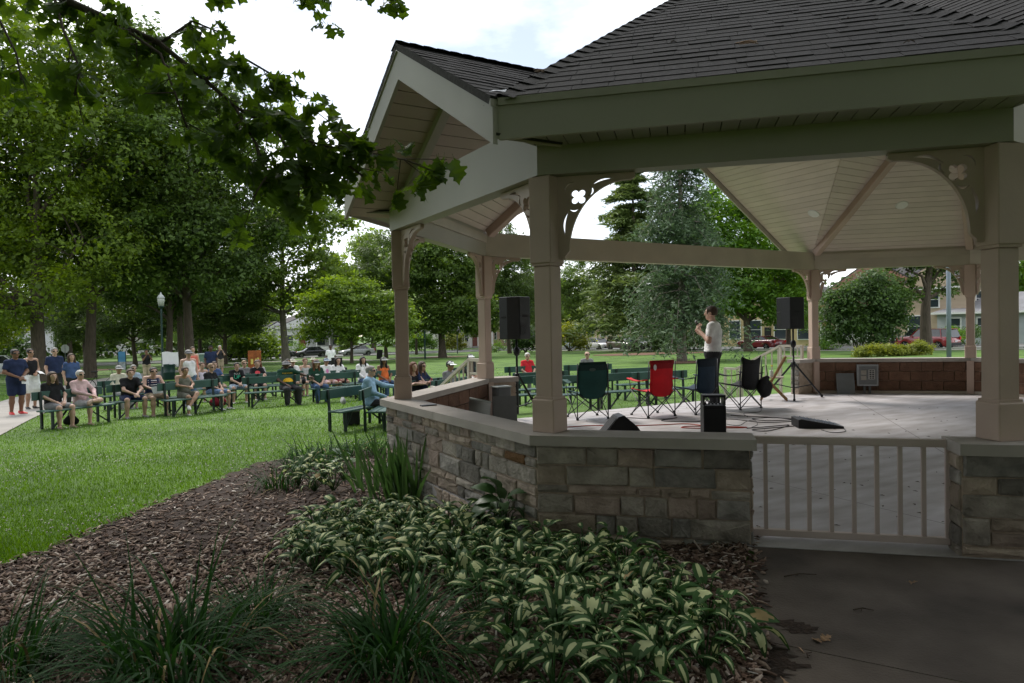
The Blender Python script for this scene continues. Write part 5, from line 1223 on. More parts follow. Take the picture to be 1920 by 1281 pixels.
def shirt_print(t, pose, part, me, m, zc, name='print'):
    """lay flat print onto the front of the shirt"""
    sh = gmesh(pose, part, .02); bvh = BVHTree.FromPolygons([v.co for v in sh.vertices], [tuple(p.vertices) for p in sh.polygons]); bmm = bmesh.new(); bmm.from_mesh(me)
    bmesh.ops.subdivide_edges(bmm, edges=[e for e in bmm.edges if e.calc_length() > .05], cuts=2)
    for v in bmm.verts:
        hit = bvh.ray_cast(Vector((v.co.x, -2, zc + v.co.y)), Vector((0, 1, 0))); y = hit[0].y if hit[0] else -.05; v.co = Vector((v.co.x, y - .006, zc + v.co.y))
    m2 = bpy.data.meshes.new('print'); bmm.to_mesh(m2); bmm.free(); return ob(name, m2, m, t)
def disc_mesh(rx, ry, n=20):
    return me_from(np.array([(0, 0, 0)] + [(rx * math.cos(2 * math.pi * k / n), ry * math.sin(2 * math.pi * k / n), 0) for k in range(n)]), [(0, 1 + k, 1 + (k + 1) % n) for k in range(n)])

# ------------------------------------------------------------------ BENCHES
m_bench = mat('bench_green', (.045, .1, .085), .5, .18, 3, bump=.1, bscale=30, objvar=.08); m_bleg = mat('bench_iron', (.012, .025, .02), .5, .1, 5)
BL = 1.6
def bench_parts(t):
    for y, z in ((-.32, .44), (-.14, .44)): MB().box((0, y, z), (BL, .16, .035), bev=.006).build('seat_plank', m_bench, t)
    MB().bar((-BL / 2, .08, .78), (BL / 2, .08, .78), .035, .2, bev=.006).build('back_plank', m_bench, t)
    for s in (-1, 1):
        x = s * (BL / 2 - .16)
        MB().bar((x, .02, 0), (x, .02, .42), .05, .045).bar((x, .02, .42), (x, .055, .88), .05, .035).build('leg', m_bleg, t)
        MB().bar((x, -.36, 0), (x, -.36, .42), .05, .045).build('leg', m_bleg, t)
        MB().bar((x, -.38, .415), (x, .03, .415), .045, .025).bar((x - s * .02, -.34, .05), (x - s * .42, -.2, .41), .03, .03).build('brace', m_bleg, t)
PB = None
GB_ = 'green slatted benches on the lawn'
def bench(loc, rz, label):
    global PB
    if PB is None:
        PB = thing('park_bench', label, 'bench', loc, rz, GB_); bench_parts(PB); PB.scale = (1, 1, .94); return PB
    c = PB.copy(); COL.objects.link(c); c.location = loc; c.rotation_euler = (0, 0, rz); c['label'] = label
    for ch in PB.children: d = ch.copy(); COL.objects.link(d); d.parent = c
    return c

# ------------------------------------------------------------------ THE AUDIENCE
STG = Vector((3.4, 11.5))
def facing(p, turn=0.0):
    d = (STG - Vector((p[0], p[1]))).normalized() * .72 + Vector((.5, -.866)) * .28; d.normalize(); a = turn; return Vector((d.x * math.cos(a) - d.y * math.sin(a), d.x * math.sin(a) + d.y * math.cos(a)))
def seat_at(px, py, hh=1.235, D=None):
    """ground spot under a seated head seen at (px,py)"""
    if D: return ground_at(px, D)
    g = on_ground(px, py, hh); return g
def sit(px, py, label, bench_label=None, at=None, turn=0.0, D=None, size=1.0, **k):
    size *= .93; D = D * (1.12 if px < 760 or px == 797 else 1.05)
    p = seat_at(px, py, 1.24 * size, D); f = facing(p, turn)
    t = person((p.x, p.y, float(gz(p.x, p.y)) - .035 + .0), rz_to(f), label, size=size, **k); t['_f'] = (f.x, f.y); return t
def bench_for(ps, label, shift=0.0, extra=None):
    """one bench under these people: they are moved onto its line"""
    fs = Vector((0, 0))
    for t in ps: fs += Vector(t['_f'])
    fs.normalize(); ax = Vector((-fs.y, fs.x)); c = Vector((0, 0))
    for t in ps: c += Vector(t.location[:2])
    c /= len(ps)
    for t in ps:
        u = (Vector(t.location[:2]) - c).dot(ax); q = c + ax * u; t.location = (q.x, q.y, float(gz(q.x, q.y)) - .035)
    q = c + ax * shift + fs * .09; return bench((q.x, q.y, float(gz(q.x, q.y))), rz_to(fs), label)
def put(px, D, label, top_py, base_h=1.74, turn=0.0, f=None, feet=None, **k):
    """standing person; stature follows from the height seen"""
    p = on_ground(*feet) if feet else ground_at(px, D); r = ray(px, top_py); ht = CAM_Z + r.z * p.y - p.z; s = min(max(ht / base_h, .9), 1.1)
    d = f or facing(p, turn); return person((p.x, p.y, float(gz(p.x, p.y))), rz_to(d), label, size=s, **k)
# left group
w1 = put(28, 0, 'woman in navy tee and shorts with red clogs standing on the path', 656, feet=(32, 778), pose='front', skin='brown', top=('tee', 'navy'), bottom=('shorts', 'navy'), shoes='red', hair=('bun', 'black'), shades=True, girth=1.14, f=Vector((.85, -.5)))
w2 = put(46, 0, 'woman in black tank top and short white skirt pointing with one arm', 655, feet=(60, 768), pose='point', skin='tan', top=('tank', 'black'), bottom=('skirt', 'white'), shoes='black', hair=('bun', 'black'), shades=True, f=Vector((.9, -.4)))
put(101, 23, 'grey haired man in navy tee standing next to the thick maple trunk', 653, pose='relax', skin='pale', top=('tee', 'navy'), bottom=('pants', 'charcoal'), hair=('short', 'grey'), shades=True, girth=1.05)
put(132, 20.5, 'young person with shoulder length brown hair in dark blue tee standing', 664, pose='relax', skin='pale', top=('tee', 'blue'), bottom=('pants', 'charcoal'), hair=('mid', 'brown'))
a = sit(103, 706, 'woman in black tee and grey shorts at the left end of the front bench', pose='lap', D=13.6, skin='pale', top=('tee', 'black'), bottom=('shorts', 'grey'), shoes='tan', hair=('mid', 'brown'), girth=1.06)
b = sit(144, 696, 'white haired man in pink shirt with one leg crossed over the other', pose='cross', D=14.2, skin='pale', top=('long', 'pink'), bottom=('shorts', 'lightgrey'), shoes='tan', hair=('short', 'white'), shades=True, turn=.15)
bench_for([a, b], 'green bench holding the woman in black and the man in pink')
c = sit(217, 692, 'older man in cream shirt and flat grey cap seated behind the man in black', D=17.5, pose='lap', skin='tan', top=('long', 'cream'), bottom=('pants', 'lightgrey'), hair=('short', 'grey'), cap=('cap', 'lightgrey'))
c2 = sit(254, 694, 'grey haired person in pale blue shirt almost hidden behind the man in black', D=17.6, pose='lap', skin='pale', top=('tee', 'paledenim'), bottom=('shorts', 'grey'), hair=('short', 'grey'), shades=True)
bench_for([c, c2], 'green bench beside the bicycle under the man in cream')
a = sit(243, 701, 'balding man in black tee and navy shorts leaning forward with clasped hands', D=15.2, pose='clasp', skin='pale', top=('tee', 'black'), bottom=('shorts', 'navy'), shoes='grey', hair=('short', 'brown'), girth=1.1, turn=-.15)
b9 = sit(280, 702, 'woman in sleeveless navy top with white stripes reading a paper', D=15.8, pose='read', skin='pale', top=('tank', 'navy'), bottom=('shorts', 'khaki'), shoes='tan', hair=('bun', 'black'), shades=True, girth=1.15, turn=-.2)
for z_ in (.86, .93, .98): shirt_print(b9, 'read', 'tank', me_from(np.array([(-.13, -.009, 0), (.13, -.009, 0), (.13, .009, 0), (-.13, .009, 0)] + []), [(0, 1, 2, 3)]), CL['white' if z_ != .93 else 'pink'], z_, 'stripe')
bench_for([a, b9], 'green bench holding the man in black and the woman with stripes')
put(273, 36, 'man in black shirt and khaki trousers holding up a camera on the path', 656, pose='camera', skin='brown', top=('tee', 'black'), bottom=('pants', 'khaki'), hair=('short', 'black'))
a = sit(343, 692, 'woman in sleeveless grey green top looking down at a phone with crossed legs', D=15.6, pose='phone', skin='tan', top=('tank', 'olive'), bottom=('shorts', 'olive'), shoes='white', hair=('short', 'brown'))
bench_for([a], 'green bench under the woman with the phone', .1)
put(352, 19.5, 'person in white sleeveless shirt and grey cap standing behind the phone user', 657, pose='relax', skin='pale', top=('tank', 'white'), bottom=('pants', 'denim'), hair=('short', 'grey'), cap=('cap', 'grey'), shades=True, girth=1.1)
put(360, 27, 'woman in coral dress standing near the green barrel', 651, pose='relax', skin='pale', top=('tank', 'coral'), bottom=('skirt', 'coral'), hair=('short', 'brown'))
put(394, 33, 'man in plain navy tee standing at the back of the crowd', 649, pose='relax', skin='dark', top=('tee', 'navy'), bottom=('pants', 'charcoal'), hair=('short', 'black'), girth=1.1)
put(411, 42, 'man in dark polo and khaki shorts holding something up to his face', 645, pose='camera', skin='pale', top=('tee', 'charcoal'), bottom=('shorts', 'khaki'), shoes='white', hair=('short', 'white'))
a = sit(379, 683, 'smiling man in blue shirt seated behind the man with black sunglasses', D=20, pose='arms', skin='pale', top=('tee', 'blue'), bottom=('shorts', 'khaki'), hair=('short', 'brown'))
b = sit(401, 690, 'person in sleeveless lavender top with a red bag on the lap', D=18.6, pose='lap', skin='pale', top=('tank', 'lavender'), bottom=('shorts', 'paledenim'), hair=('short', 'brown'))
bench_for([a, b], 'green bench under the smiling man in blue')
a = sit(396, 690, 'person with cropped hair, black tee and denim shorts seated in profile', D=16.6, pose='lap', skin='pale', top=('tee', 'black'), bottom=('shorts', 'denim'), shoes='white', hair=('short', 'fair'), shades=True, turn=.35)
bench_for([a], 'green bench with an empty left half next to the cropped haired person', -.45)
p19 = sit(440, 683, 'man in black tee printed ROLE UP in green', D=18.4, pose='clasp', skin='pale', top=('tee', 'black'), bottom=('shorts', 'paledenim'), shoes='white', hair=('short', 'black'), turn=-.15)
m_pg = mat('print_green', (.06, .55, .33), .7, .03); m_pw = mat('print_white', (.55, .6, .58), .7, .03); m_pr = mat('print_red', (.65, .07, .09), .7, .1); m_pp = mat('print_pink', (.7, .25, .5), .7, .1)
shirt_print(p19, 'clasp', 'tee', text_mesh('UP', .17), m_pg, .86); shirt_print(p19, 'clasp', 'tee', text_mesh('ROLE', .08), m_pw, .97)
bench_for([p19], 'green bench under the man with the green printed tee')
a = sit(457, 681, 'man with sunglasses and reddish hair in grey tee, legs crossed', D=20, pose='cross', skin='pale', top=('tee', 'grey'), bottom=('shorts', 'charcoal'), shoes='white', hair=('short', 'fair'), shades=True)
b = sit(483, 685, 'red haired woman in pale grey leaning towards the man in black beside her', D=20.2, pose='lap', skin='pale', top=('tee', 'lightgrey'), bottom=('shorts', 'grey'), hair=('mid', 'auburn'), turn=-.3)
bench_for([a, b], 'green bench under the man in grey tee and the red haired woman')
p22 = sit(495, 684, 'man in black tee with red round print and white sneakers', D=18.8, pose='arms', skin='pale', top=('tee', 'black'), bottom=('shorts', 'charcoal'), shoes='white', hair=('short', 'brown'), turn=-.2)
shirt_print(p22, 'arms', 'tee', disc_mesh(.085, .065), m_pr, .95)
b = sit(524, 681, 'man with black sunglasses in black tee behind the man in the cap', D=20.5, pose='lap', skin='tan', top=('tee', 'black'), bottom=('shorts', 'grey'), hair=('short', 'black'), shades=True)
bench_for([p22, b], 'green bench under the man with the red print')
p24 = sit(537, 685, 'heavy set man in green and gold football tee with grey cap', D=17.4, pose='back', skin='dark', top=('tee', 'green'), bottom=('pants', 'charcoal'), shoes='black', hair=('short', 'black'), cap=('cap', 'grey'), girth=1.25, turn=-.2)
for (x0, x1, z0, z1) in ((-.13, .13, -.13, .0), (-.15, .15, -.0, .03)): shirt_print(p24, 'back', 'tee', me_from(np.array([(x0 + (x1 - x0) * i / 6, z0 + (z1 - z0) * j / 3, 0) for j in range(4) for i in range(7)]), [(j * 7 + i, j * 7 + i + 1, j * 7 + i + 8, j * 7 + i + 7) for j in range(3) for i in range(6)]), CL['gold'], .86, 'print')
shirt_print(p24, 'back', 'tee', text_mesh('PACKERS', .062), CL['gold'], .985)
bench_for([p24], 'green bench with an empty left half next to the man in green and gold', -.45)
a = sit(553, 682, 'woman in pale grey top seated behind the outstretched arm', D=21, pose='lap', skin='pale', top=('tank', 'lightgrey'), bottom=('shorts', 'grey'), hair=('short', 'auburn'))
b = sit(567, 681, 'man in white tee and cream cap with a dark bag on his lap', D=19.6, pose='lap', skin='pale', top=('tee', 'white'), bottom=('shorts', 'khaki'), hair=('short', 'grey'), cap=('cap', 'cream'), girth=1.1)
bench_for([a, b], 'green bench under the man in white tee and cream cap')
a = sit(586, 674, 'person in wide brimmed cream hat at the back of the crowd', D=25, pose='lap', skin='tan', top=('tee', 'olive'), bottom=('shorts', 'grey'), hair=('short', 'brown'), cap=('bucket', 'cream')); pass
p28 = sit(592, 690, 'woman with long auburn hair, pale cap and dark green tee', D=17.8, pose='lap', skin='pale', top=('tee', 'green'), bottom=('pants', 'jeans'), shoes='black', hair=('long', 'auburn'), cap=('cap', 'grey'), turn=-.15)
shirt_print(p28, 'lap', 'tee', disc_mesh(.07, .022), m_pw, .9)
bench_for([p28], 'green bench under the woman with long auburn hair', .5)
a = sit(613, 680, 'woman with black hair in plain white tee', D=20.2, pose='lap', skin='pale', top=('tee', 'white'), bottom=('shorts', 'maroon'), hair=('mid', 'black'))
p30 = sit(632, 682, 'young man in white tee with pink print and blue grey cap', D=18.8, pose='lap', skin='tan', top=('tee', 'white'), bottom=('shorts', 'pink'), shoes='white', hair=('short', 'black'), cap=('cap', 'paledenim'))
shirt_print(p30, 'lap', 'tee', disc_mesh(.05, .07), m_pp, .92)
bench_for([a, p30], 'green bench under the two people in white tees')
a = sit(680, 682, 'woman with long black hair in white long sleeved top', D=19.5, pose='lap', skin='pale', top=('long', 'white'), bottom=('pants', 'jeans'), hair=('long', 'black')); bench_for([a], 'green bench under the woman with long black hair')
b32 = sit(697, 690, 'man in light blue long sleeved shirt and sunglasses on the nearest bench', D=12.6, pose='reach', skin='pale', top=('long', 'lightblue'), bottom=('pants', 'charcoal'), shoes='purple', hair=('short', 'grey'), shades=True, turn=.55, girth=1.08, h=.018)
bench_for([b32], 'nearest green bench, holding the man in light blue', -.4)
g = ground_at(655, 13.9); f = facing(g, .1); bench(g, rz_to(f), 'empty green bench just behind the man in light blue')
a = sit(719, 684, 'woman in bright orange crop top and pale cap', D=18.6, pose='lap', skin='brown', top=('tank', 'orange'), bottom=('pants', 'jeans'), hair=('long', 'black'), cap=('cap', 'lightgrey')); bench_for([a], 'green bench under the woman in orange', .3)
a = sit(771, 700, 'woman in black partly hidden by the left front column', D=15, pose='arms', skin='pale', top=('tank', 'black'), bottom=('shorts', 'charcoal'), hair=('mid', 'auburn'))
p36 = sit(797, 697, 'woman with long brown hair, sunglasses and navy tee', D=14.2, pose='arms', skin='pale', top=('tee', 'navy'), bottom=('shorts', 'grey'), hair=('long', 'brown'), shades=True, turn=.3)
c = sit(845, 692, 'person with white and black cap and grey shirt behind the stair rail', D=15.2, pose='lap', skin='tan', top=('tee', 'grey'), bottom=('shorts', 'charcoal'), hair=('short', 'black'), cap=('cap', 'white'), shades=True, turn=.3)
bench_for([a, p36], 'green bench under the woman in navy tee'); bench_for([c], 'green bench behind the left stair rail')
a = sit(874, 671, 'man with white visor cap in dark vest and shorts', D=21, pose='lap', skin='pale', top=('long', 'charcoal'), bottom=('shorts', 'white'), hair=('short', 'grey'), cap=('cap', 'white'))
b = sit(890, 677, 'dark haired woman half hidden by the second column', D=20.4, pose='lap', skin='tan', top=('tee', 'black'), bottom=('shorts', 'pink'), hair=('mid', 'black'))
bench_for([a, b], 'green bench under the man with the white visor')
a = sit(989, 668, 'white haired man in bright red shirt seated alone on the right', D=20.5, pose='lap', skin='pale', top=('tee', 'red'), bottom=('pants', 'grey'), hair=('short', 'white'), shades=True); bench_for([a], 'green bench under the man in red')
a = sit(1101, 668, 'bald man whose head shows above the green camp chair', D=20.5, pose='lap', skin='pale', top=('tee', 'grey'), bottom=('pants', 'grey'), hair=None, shades=True); bench_for([a], 'green bench behind the green camp chair')
put(619, 35, 'man in white tee standing behind the black loudspeaker cabinets', 647, pose='relax', skin='dark', top=('tee', 'white'), bottom=('pants', 'charcoal'), hair=('short', 'black'))
for px, D, lb in ((968, 16.0, 'empty green bench in front of the man in red'), (1015, 17.8, 'empty green bench to the right of the man in red, half behind the column'), (1060, 15.8, 'empty green bench showing between the column and the green chair'), (1170, 16.4, 'empty green bench to the left of the red chair'), (1195, 18.6, 'empty green bench in the row behind, left of the red chair'), (1240, 16.6, 'empty green bench directly behind the red chair')):
    g = ground_at(px, D); f = Vector((.38, -.92)); bench(g, rz_to(f), lb)
# ------------------------------------------------------------------ ON THE STAGE
m_blk = mat('black_plastic', (.012, .012, .014), .45, .1, 20, bump=.08, bscale=120); m_grille = mat('speaker_grille', (.02, .02, .022), .6, .2, 200, bump=.4, bscale=300)
m_steel = mat('chair_steel', (.06, .062, .07), .35, .08, 10, metal=.6); m_chrome = mat('bright_metal', (.5, .5, .5), .25, .05, 10, metal=.9); m_rub = mat('rubber', (.015, .015, .015), .8, .1, 10)
AWAY = (VX.x, VX.y)
sp_p = on_z(1338, 767, 0); r_ = ray(1338, 576); sp_h = CAM_Z + r_.z * sp_p.y
spk = person((sp_p.x, sp_p.y, 0), rz_to(Vector((-.86, .5))), 'man in white tee and black trousers speaking into a microphone on the stage', 'speak', 'pale', ('tee', 'white'), ('pants', 'charcoal'), 'black', ('short', 'brown'), size=sp_h / 1.745, girth=1.02, h=.0155, group='people at the park concert')
pJ = POSES['speak']; wl_ = Vector(pJ.J['wrl']) + Vector((-.4, -.25, .9)).normalized() * .075
mic = thing('microphone', 'black handheld microphone held to the mouth of the man on stage', 'microphone', spk.matrix_basis @ wl_, 0)
md = (spk.matrix_basis.to_3x3() @ Vector((.02, -.35, .94))).normalized(); Mm = md.to_track_quat('Z', 'Y').to_matrix().to_4x4()
MB().lathe([(.011, -.12), (.013, -.02), (.018, .04), (.018, .05)], 12, M=Mm).build('handle', m_blk, mic, True); MB().lathe([(.018, .05), (.026, .062), (.027, .08), (.018, .1), (.0005, .105)], 12, M=Mm).build('grille', mat('mic_mesh', (.2, .2, .2), .4, .2, 200, metal=.7), mic, True)
def camp_chair(loc, f, label, col, torn=False, pocket=None):
    t = thing('camp_chair', label, 'chair', loc, rz_to(f), 'folding camp chairs on the stage'); W, D_, Hs, Hb = .26, .24, .42, .9
    mf = mat('canvas_' + col[0], col[1], .75, .15, 5, bump=.3, bscale=14); mdk = mat('canvas_dark_' + col[0], tuple(np.array(col[1]) * .45), .75, .15, 5, bump=.3, bscale=14)
    V = []; F = []; n = 8; mts = []
    for j in range(n + 1):
        v = j / n; z = .38 + (Hb - .36) * v; wv = (W + .0) * (.82 if v < .15 else (.92 - .1 * math.sin(v * 3.0) if col[0] not in ('green',) else (.95 if v < .75 else .95 - .5 * (v - .75) ** 1.2)))
        for i in range(n + 1):
            u = (i / n - .5) * 2; sag = .05 * (1 - u * u) * (1 - .4 * v); zz = z - (.07 * math.cos(u * 1.57) if (v > .95 and col[0] in ('black',)) else 0) + (0 if not (v < .1) else -.0); V.append((u * wv, D_ + .04 * v + sag - .02, zz - (.05 * (1 - u * u) if v == 0 else 0)))
    for j in range(n):
        for i in range(n): a = j * (n + 1) + i; F.append((a, a + 1, a + n + 2, a + n + 1)); mts.append(1 if j >= n * .7 else 0)
    me = me_from(np.array(V), F, True); me.materials.append(mf); me.materials.append(mdk); me.polygons.foreach_set('material_index', mts); bk = bpy.data.objects.new('backrest', me); COL.objects.link(bk); bk.parent = t
    so = bk.modifiers.new('s', 'SOLIDIFY'); so.thickness = .008
    V = []; F = []
    for j in range(n + 1):
        for i in range(n + 1):
            u = (i / n - .5) * 2; v = j / n; V.append((u * W * .95, -D_ * 1.05 + 2 * D_ * v, Hs + .03 - .03 * v - .05 * (1 - u * u)))
    for j in range(n):
        for i in range(n): a = j * (n + 1) + i; F.append((a, a + 1, a + n + 2, a + n + 1))
    se = ob('seat', me_from(np.array(V), F, True), mf, t); so = se.modifiers.new('s', 'SOLIDIFY'); so.thickness = .012
    for s in (-1, 1):
        V = []; F = []
        for j in range(7):
            v = j / 6
            for u in (-1, 1): V.append((s * (W + .03) + u * .045, -D_ - .02 + (2 * D_ + .02) * v, .62 - .035 * math.sin(math.pi * v)))
        for j in range(6): F.append((2 * j, 2 * j + 1, 2 * j + 3, 2 * j + 2))
        ar = ob('armrest', me_from(np.array(V), F, True), mf, t); so = ar.modifiers.new('s', 'SOLIDIFY'); so.thickness = .012
        MB().tube([(s * W, D_, .02), (s * W, D_, .45), (s * (W - .005), D_ + .03, Hb)], .009, 7).build('back_post', m_steel, t, True)
        MB().tube([(s * W, -D_ * 1.05, .4), (s * (W + .03), -D_ - .01, .62)], .008, 7).build('arm_post', m_steel, t, True)
        MB().tube([(s * W, -D_, .02), (s * W, D_, .43)], .008, 6).tube([(s * (W + .012), D_, .02), (s * (W + .012), -D_, .43)], .008, 6).build('leg_cross', m_steel, t, True)
    for y in (-D_, D_): MB().tube([(-W, y, .02), (W, y + .01, .43)], .008, 6).tube([(W, y, .02), (-W, y + .01, .43)], .008, 6).build('leg_cross', m_steel, t, True)
    for x in (-W, W):
        for y in (-D_, D_): MB().box((x, y, .012), (.04, .04, .024), bev=.006).build('foot', m_rub, t)
    if pocket: ob('patch', disc_mesh(*pocket[:2]), mat('patch_' + col[0], pocket[2], .7, .05), t, loc=(pocket[3], D_ + .062, pocket[4]), rot=(math.pi / 2, 0, 0))
    return t
def chair_at(px, py, f, *a, **k):
    p = on_z(px, py, 0); f = Vector(f).normalized(); c = Vector((p.x, p.y)) + f * .24; return camp_chair((c.x, c.y, 0), f, *a, **k)
chair_at(1112, 787, (-.25, .97), 'dark green camp chair with rounded back, leftmost on the stage', ('green', (.012, .062, .055)), pocket=(.055, .025, (.06, .09, .08), .02, .8))
chair_at(1241, 782, (-.4, .92), 'bright red camp chair with a white patch on its back', ('red', (.6, .012, .02)), pocket=(.03, .05, (.6, .6, .6), .16, .81))
chair_at(1325, 776, (-.55, .84), 'navy blue camp chair partly behind the tall black speaker box', ('navy', (.012, .03, .055)))
bch = chair_at(1408, 767, (-.5, .87), 'black camp chair with sagging back next to the wooden folding chair', ('black', (.008, .008, .01)))
# bag slung on the black chair
bp_ = bch.matrix_basis @ Vector((-.33, .26, .3)); bag = thing('shoulder_bag', 'black cloth bag hanging from the side of the black camp chair', 'bag', bp_, .6)
V, F = grow([((-.1, 0, .05), (.1, 0, .07), .1, .1), ((-.06, 0, .16), (.08, 0, .22), .08, .05), ((-.02, 0, -.03), (.08, 0, -.02), .1, .09)], .03); ob('bag_body', me_from(V * np.array([1, .6, 1]), F, True), CL['black'], bag); MB().tube([(-.08, 0, .2), (-.02, .02, .42), (.08, .02, .44), (.1, 0, .2)], .008, 6).build('strap', CL['black'], bag)
# wooden folding chair with a small vase on it
m_wood = mat('varnished_wood', (.27, .15, .065), .4, .25, 4, bump=.05, bscale=40, stretch=(1, 1, 6)); m_wood2 = mat('seat_wood', (.3, .24, .19), .45, .15, 4)
fp = on_z(1457, 751, 0); ff = Vector((-.93, .36)).normalized()
fc = thing('folding_chair', 'brown wooden folding chair turned left beside the right loudspeaker stand', 'chair', (fp.x, fp.y + .1, 0), rz_to(ff))
for s in (-1, 1):
    MB().bar((s * .19, -.26, 0), (s * .19, .2, .84), .022, .04, bev=.004).build('back_leg', m_wood, fc); MB().bar((s * .16, .22, 0), (s * .16, -.2, .45), .022, .036, bev=.004).build('front_leg', m_wood, fc)
MB().bar((-.19, .185, .8), (.19, .185, .8), .02, .1, bev=.004).build('back_rail', m_wood, fc); MB().box((0, -.02, .44), (.36, .36, .02), bev=.006).build('seat', m_wood2, fc)
MB().bar((-.16, .15, .1), (.16, .15, .1), .02, .025).build('stretcher', m_wood, fc); MB().bar((-.19, -.18, .14), (.19, -.18, .14), .02, .025).build('stretcher', m_wood, fc)
vp = fc.matrix_basis @ Vector((.02, -.06, .452)); vs_ = thing('flower_vase', 'small clear vase with one yellow flower on the wooden folding chair', 'vase', vp)
MB().lathe([(.035, 0), (.037, .01), (.034, .1), (.036, .12), (.032, .12), (.03, .012)], 14).build('glass', mat('vase_glass', (.6, .65, .62), .1, .05, spec=.8), vs_, True); MB().tube([(0, 0, .02), (.01, 0, .2)], .003, 5).build('stem', m_hb, vs_); MB().lathe([(.0005, .19), (.022, .2), (.018, .215), (.0005, .22)], 10, c=(.01, 0, 0)).build('flower', mat('petal_yellow', (.7, .5, .03), .6), vs_, True)
# loudspeakers on tripods
def tripod(loc, label, h, rz, spread=.42, hub=.75):
    t = thing('speaker_stand', label, 'stand', loc, rz); MB().tube([(0, 0, .08), (0, 0, hub + .1)], .022, 10).tube([(0, 0, hub), (0, 0, h)], .018, 10).build('pole', m_blk, t, True)
    MB().lathe([(.03, hub - .12), (.045, hub - .08), (.045, hub - .02), (.03, hub)], 12).build('collar', m_blk, t, True); MB().lathe([(.032, hub + .28), (.055, hub + .33), (.055, hub + .38), (.03, hub + .42)], 12).build('clamp', m_blk, t, True)
    for k in range(3):
        a = k * 2.094; d = Vector((math.cos(a), math.sin(a), 0)); l = MB().bar(Vector((0, 0, hub - .05)) + d * .03, d * spread + Vector((0, 0, .02)), .03, .028).build('leg', m_blk, t); MB().bar(Vector((0, 0, .2)), d * spread * .68 + Vector((0, 0, .26)), .022, .016).build('strut', m_blk, t); MB().lathe([(.022, 0), (.024, .035), (.016, .05)], 8, c=d * spread).build('rubber_foot', m_rub, l)
    return t
def cabinet(loc, rz, label, w, d, h, name='loudspeaker'):
    t = thing(name, label, 'loudspeaker', loc, rz, 'black loudspeakers'); b = MB(); b.prism([(-w / 2, -d / 2), (w / 2, -d / 2), (w / 2, -d * .05), (w * .33, d / 2), (-w * .33, d / 2), (-w / 2, -d * .05)], 0, h); cb = b.build('cabinet', m_blk, t)
    bv = cb.modifiers.new('b', 'BEVEL'); bv.width = .012; bv.segments = 2
    MB().box((0, -d / 2 - .004, h * .5), (w * .88, .012, h * .88), bev=.004).build('grille', m_grille, t); hn = MB(); 
    for s in (-1, 1): MB().box((s * (w / 2 + .001), -d * .25, h * .52), (.006, .1, .03), bev=.003).build('handle', m_rub, t)
    MB().box((0, d / 2 + .002, h * .55), (.12, .006, .035)).build('rear_handle', m_rub, t); MB().box((w * .12, d / 2 + .003, h * .25), (.14, .008, .18)).build('rear_panel', m_grille, t); return t
p = ground_at(968, 11.05); tripod((p.x, p.y, 0), 'black tripod speaker stand between the left columns', 1.36, .4); cabinet((p.x, p.y, 1.3), rz_to(Vector((-.75, .65))) , 'black loudspeaker on the left stand between the two left columns', .4, .38, .68)
p = ground_at(1487, 13.4); tripod((p.x, p.y, 0), 'black tripod speaker stand beside the wooden folding chair', 1.42, .15, .6, .72); cabinet((p.x - .02, p.y, 1.36), rz_to(Vector((-.15, 1))), 'black loudspeaker on the right stand seen from behind', .44, .38, .62)
# wedge monitor and tall amplifier box by the near wall
p = ground_at(1160, 9.2); wm = thing('stage_monitor', 'low black wedge monitor on the floor behind the near wall', 'loudspeaker', (p.x, p.y, 0), .1)
MB().prism([(-.29, 0), (.29, 0), (.2, .13), (.02, .29), (-.06, .27)], -.16, .16, M=Matrix.Rotation(math.pi / 2, 4, 'X')).build('cabinet', m_blk, wm); MB().bar((-.27, 0, .03), (-.08, 0, .25), .28, .012).build('grille', m_grille, wm); MB().bar((.12, -.165, .12), (.18, -.165, .1), .01, .03).build('handle', m_rub, wm)
p = ground_at(1335, 8.75); am = thing('portable_amplifier', 'tall black amplifier box with carrying handle by the near wall', 'amplifier', (p.x, p.y, 0), -.1)
MB().box((0, 0, .23), (.28, .26, .44), bev=.01).build('cabinet', m_blk, am); MB().bar((-.13, 0, .45), (-.13, 0, .56), .2, .02).bar((.13, 0, .45), (.13, 0, .56), .2, .02).bar((-.14, 0, .565), (.14, 0, .565), .2, .03).build('handle_frame', m_blk, am); MB().box((0, -.132, .22), (.24, .008, .36)).build('grille', m_grille, am)
for k in range(5): MB().lathe([(.012, 0), (.012, .02), (.009, .024)], 10, c=(-.09 + .045 * k, .02, .45)).build('knob', m_steel, am, True)
# mixer
p = on_z(1532, 800, 0); mx_ = thing('mixing_desk', 'black audio mixing desk with rows of knobs lying on the stage floor', 'mixer', (p.x, p.y, 0), .1 - .25)
MB().prism([(-.3, 0), (.3, 0), (.3, .03), (-.26, .13), (-.3, .12)], -.2, .2, M=Matrix.Rotation(math.pi / 2, 4, 'X')).build('case', m_blk, mx_); m_kn = mat('knob_grey', (.35, .4, .5), .4, .3, 40)
for i in range(9):
    for j in range(5): MB().lathe([(.009, 0), (.008, .016), (.0005, .018)], 7, c=(-.2 + .05 * i, -.13 + .065 * j, .117 - .0089 * i)).build('knob', m_kn, mx_)
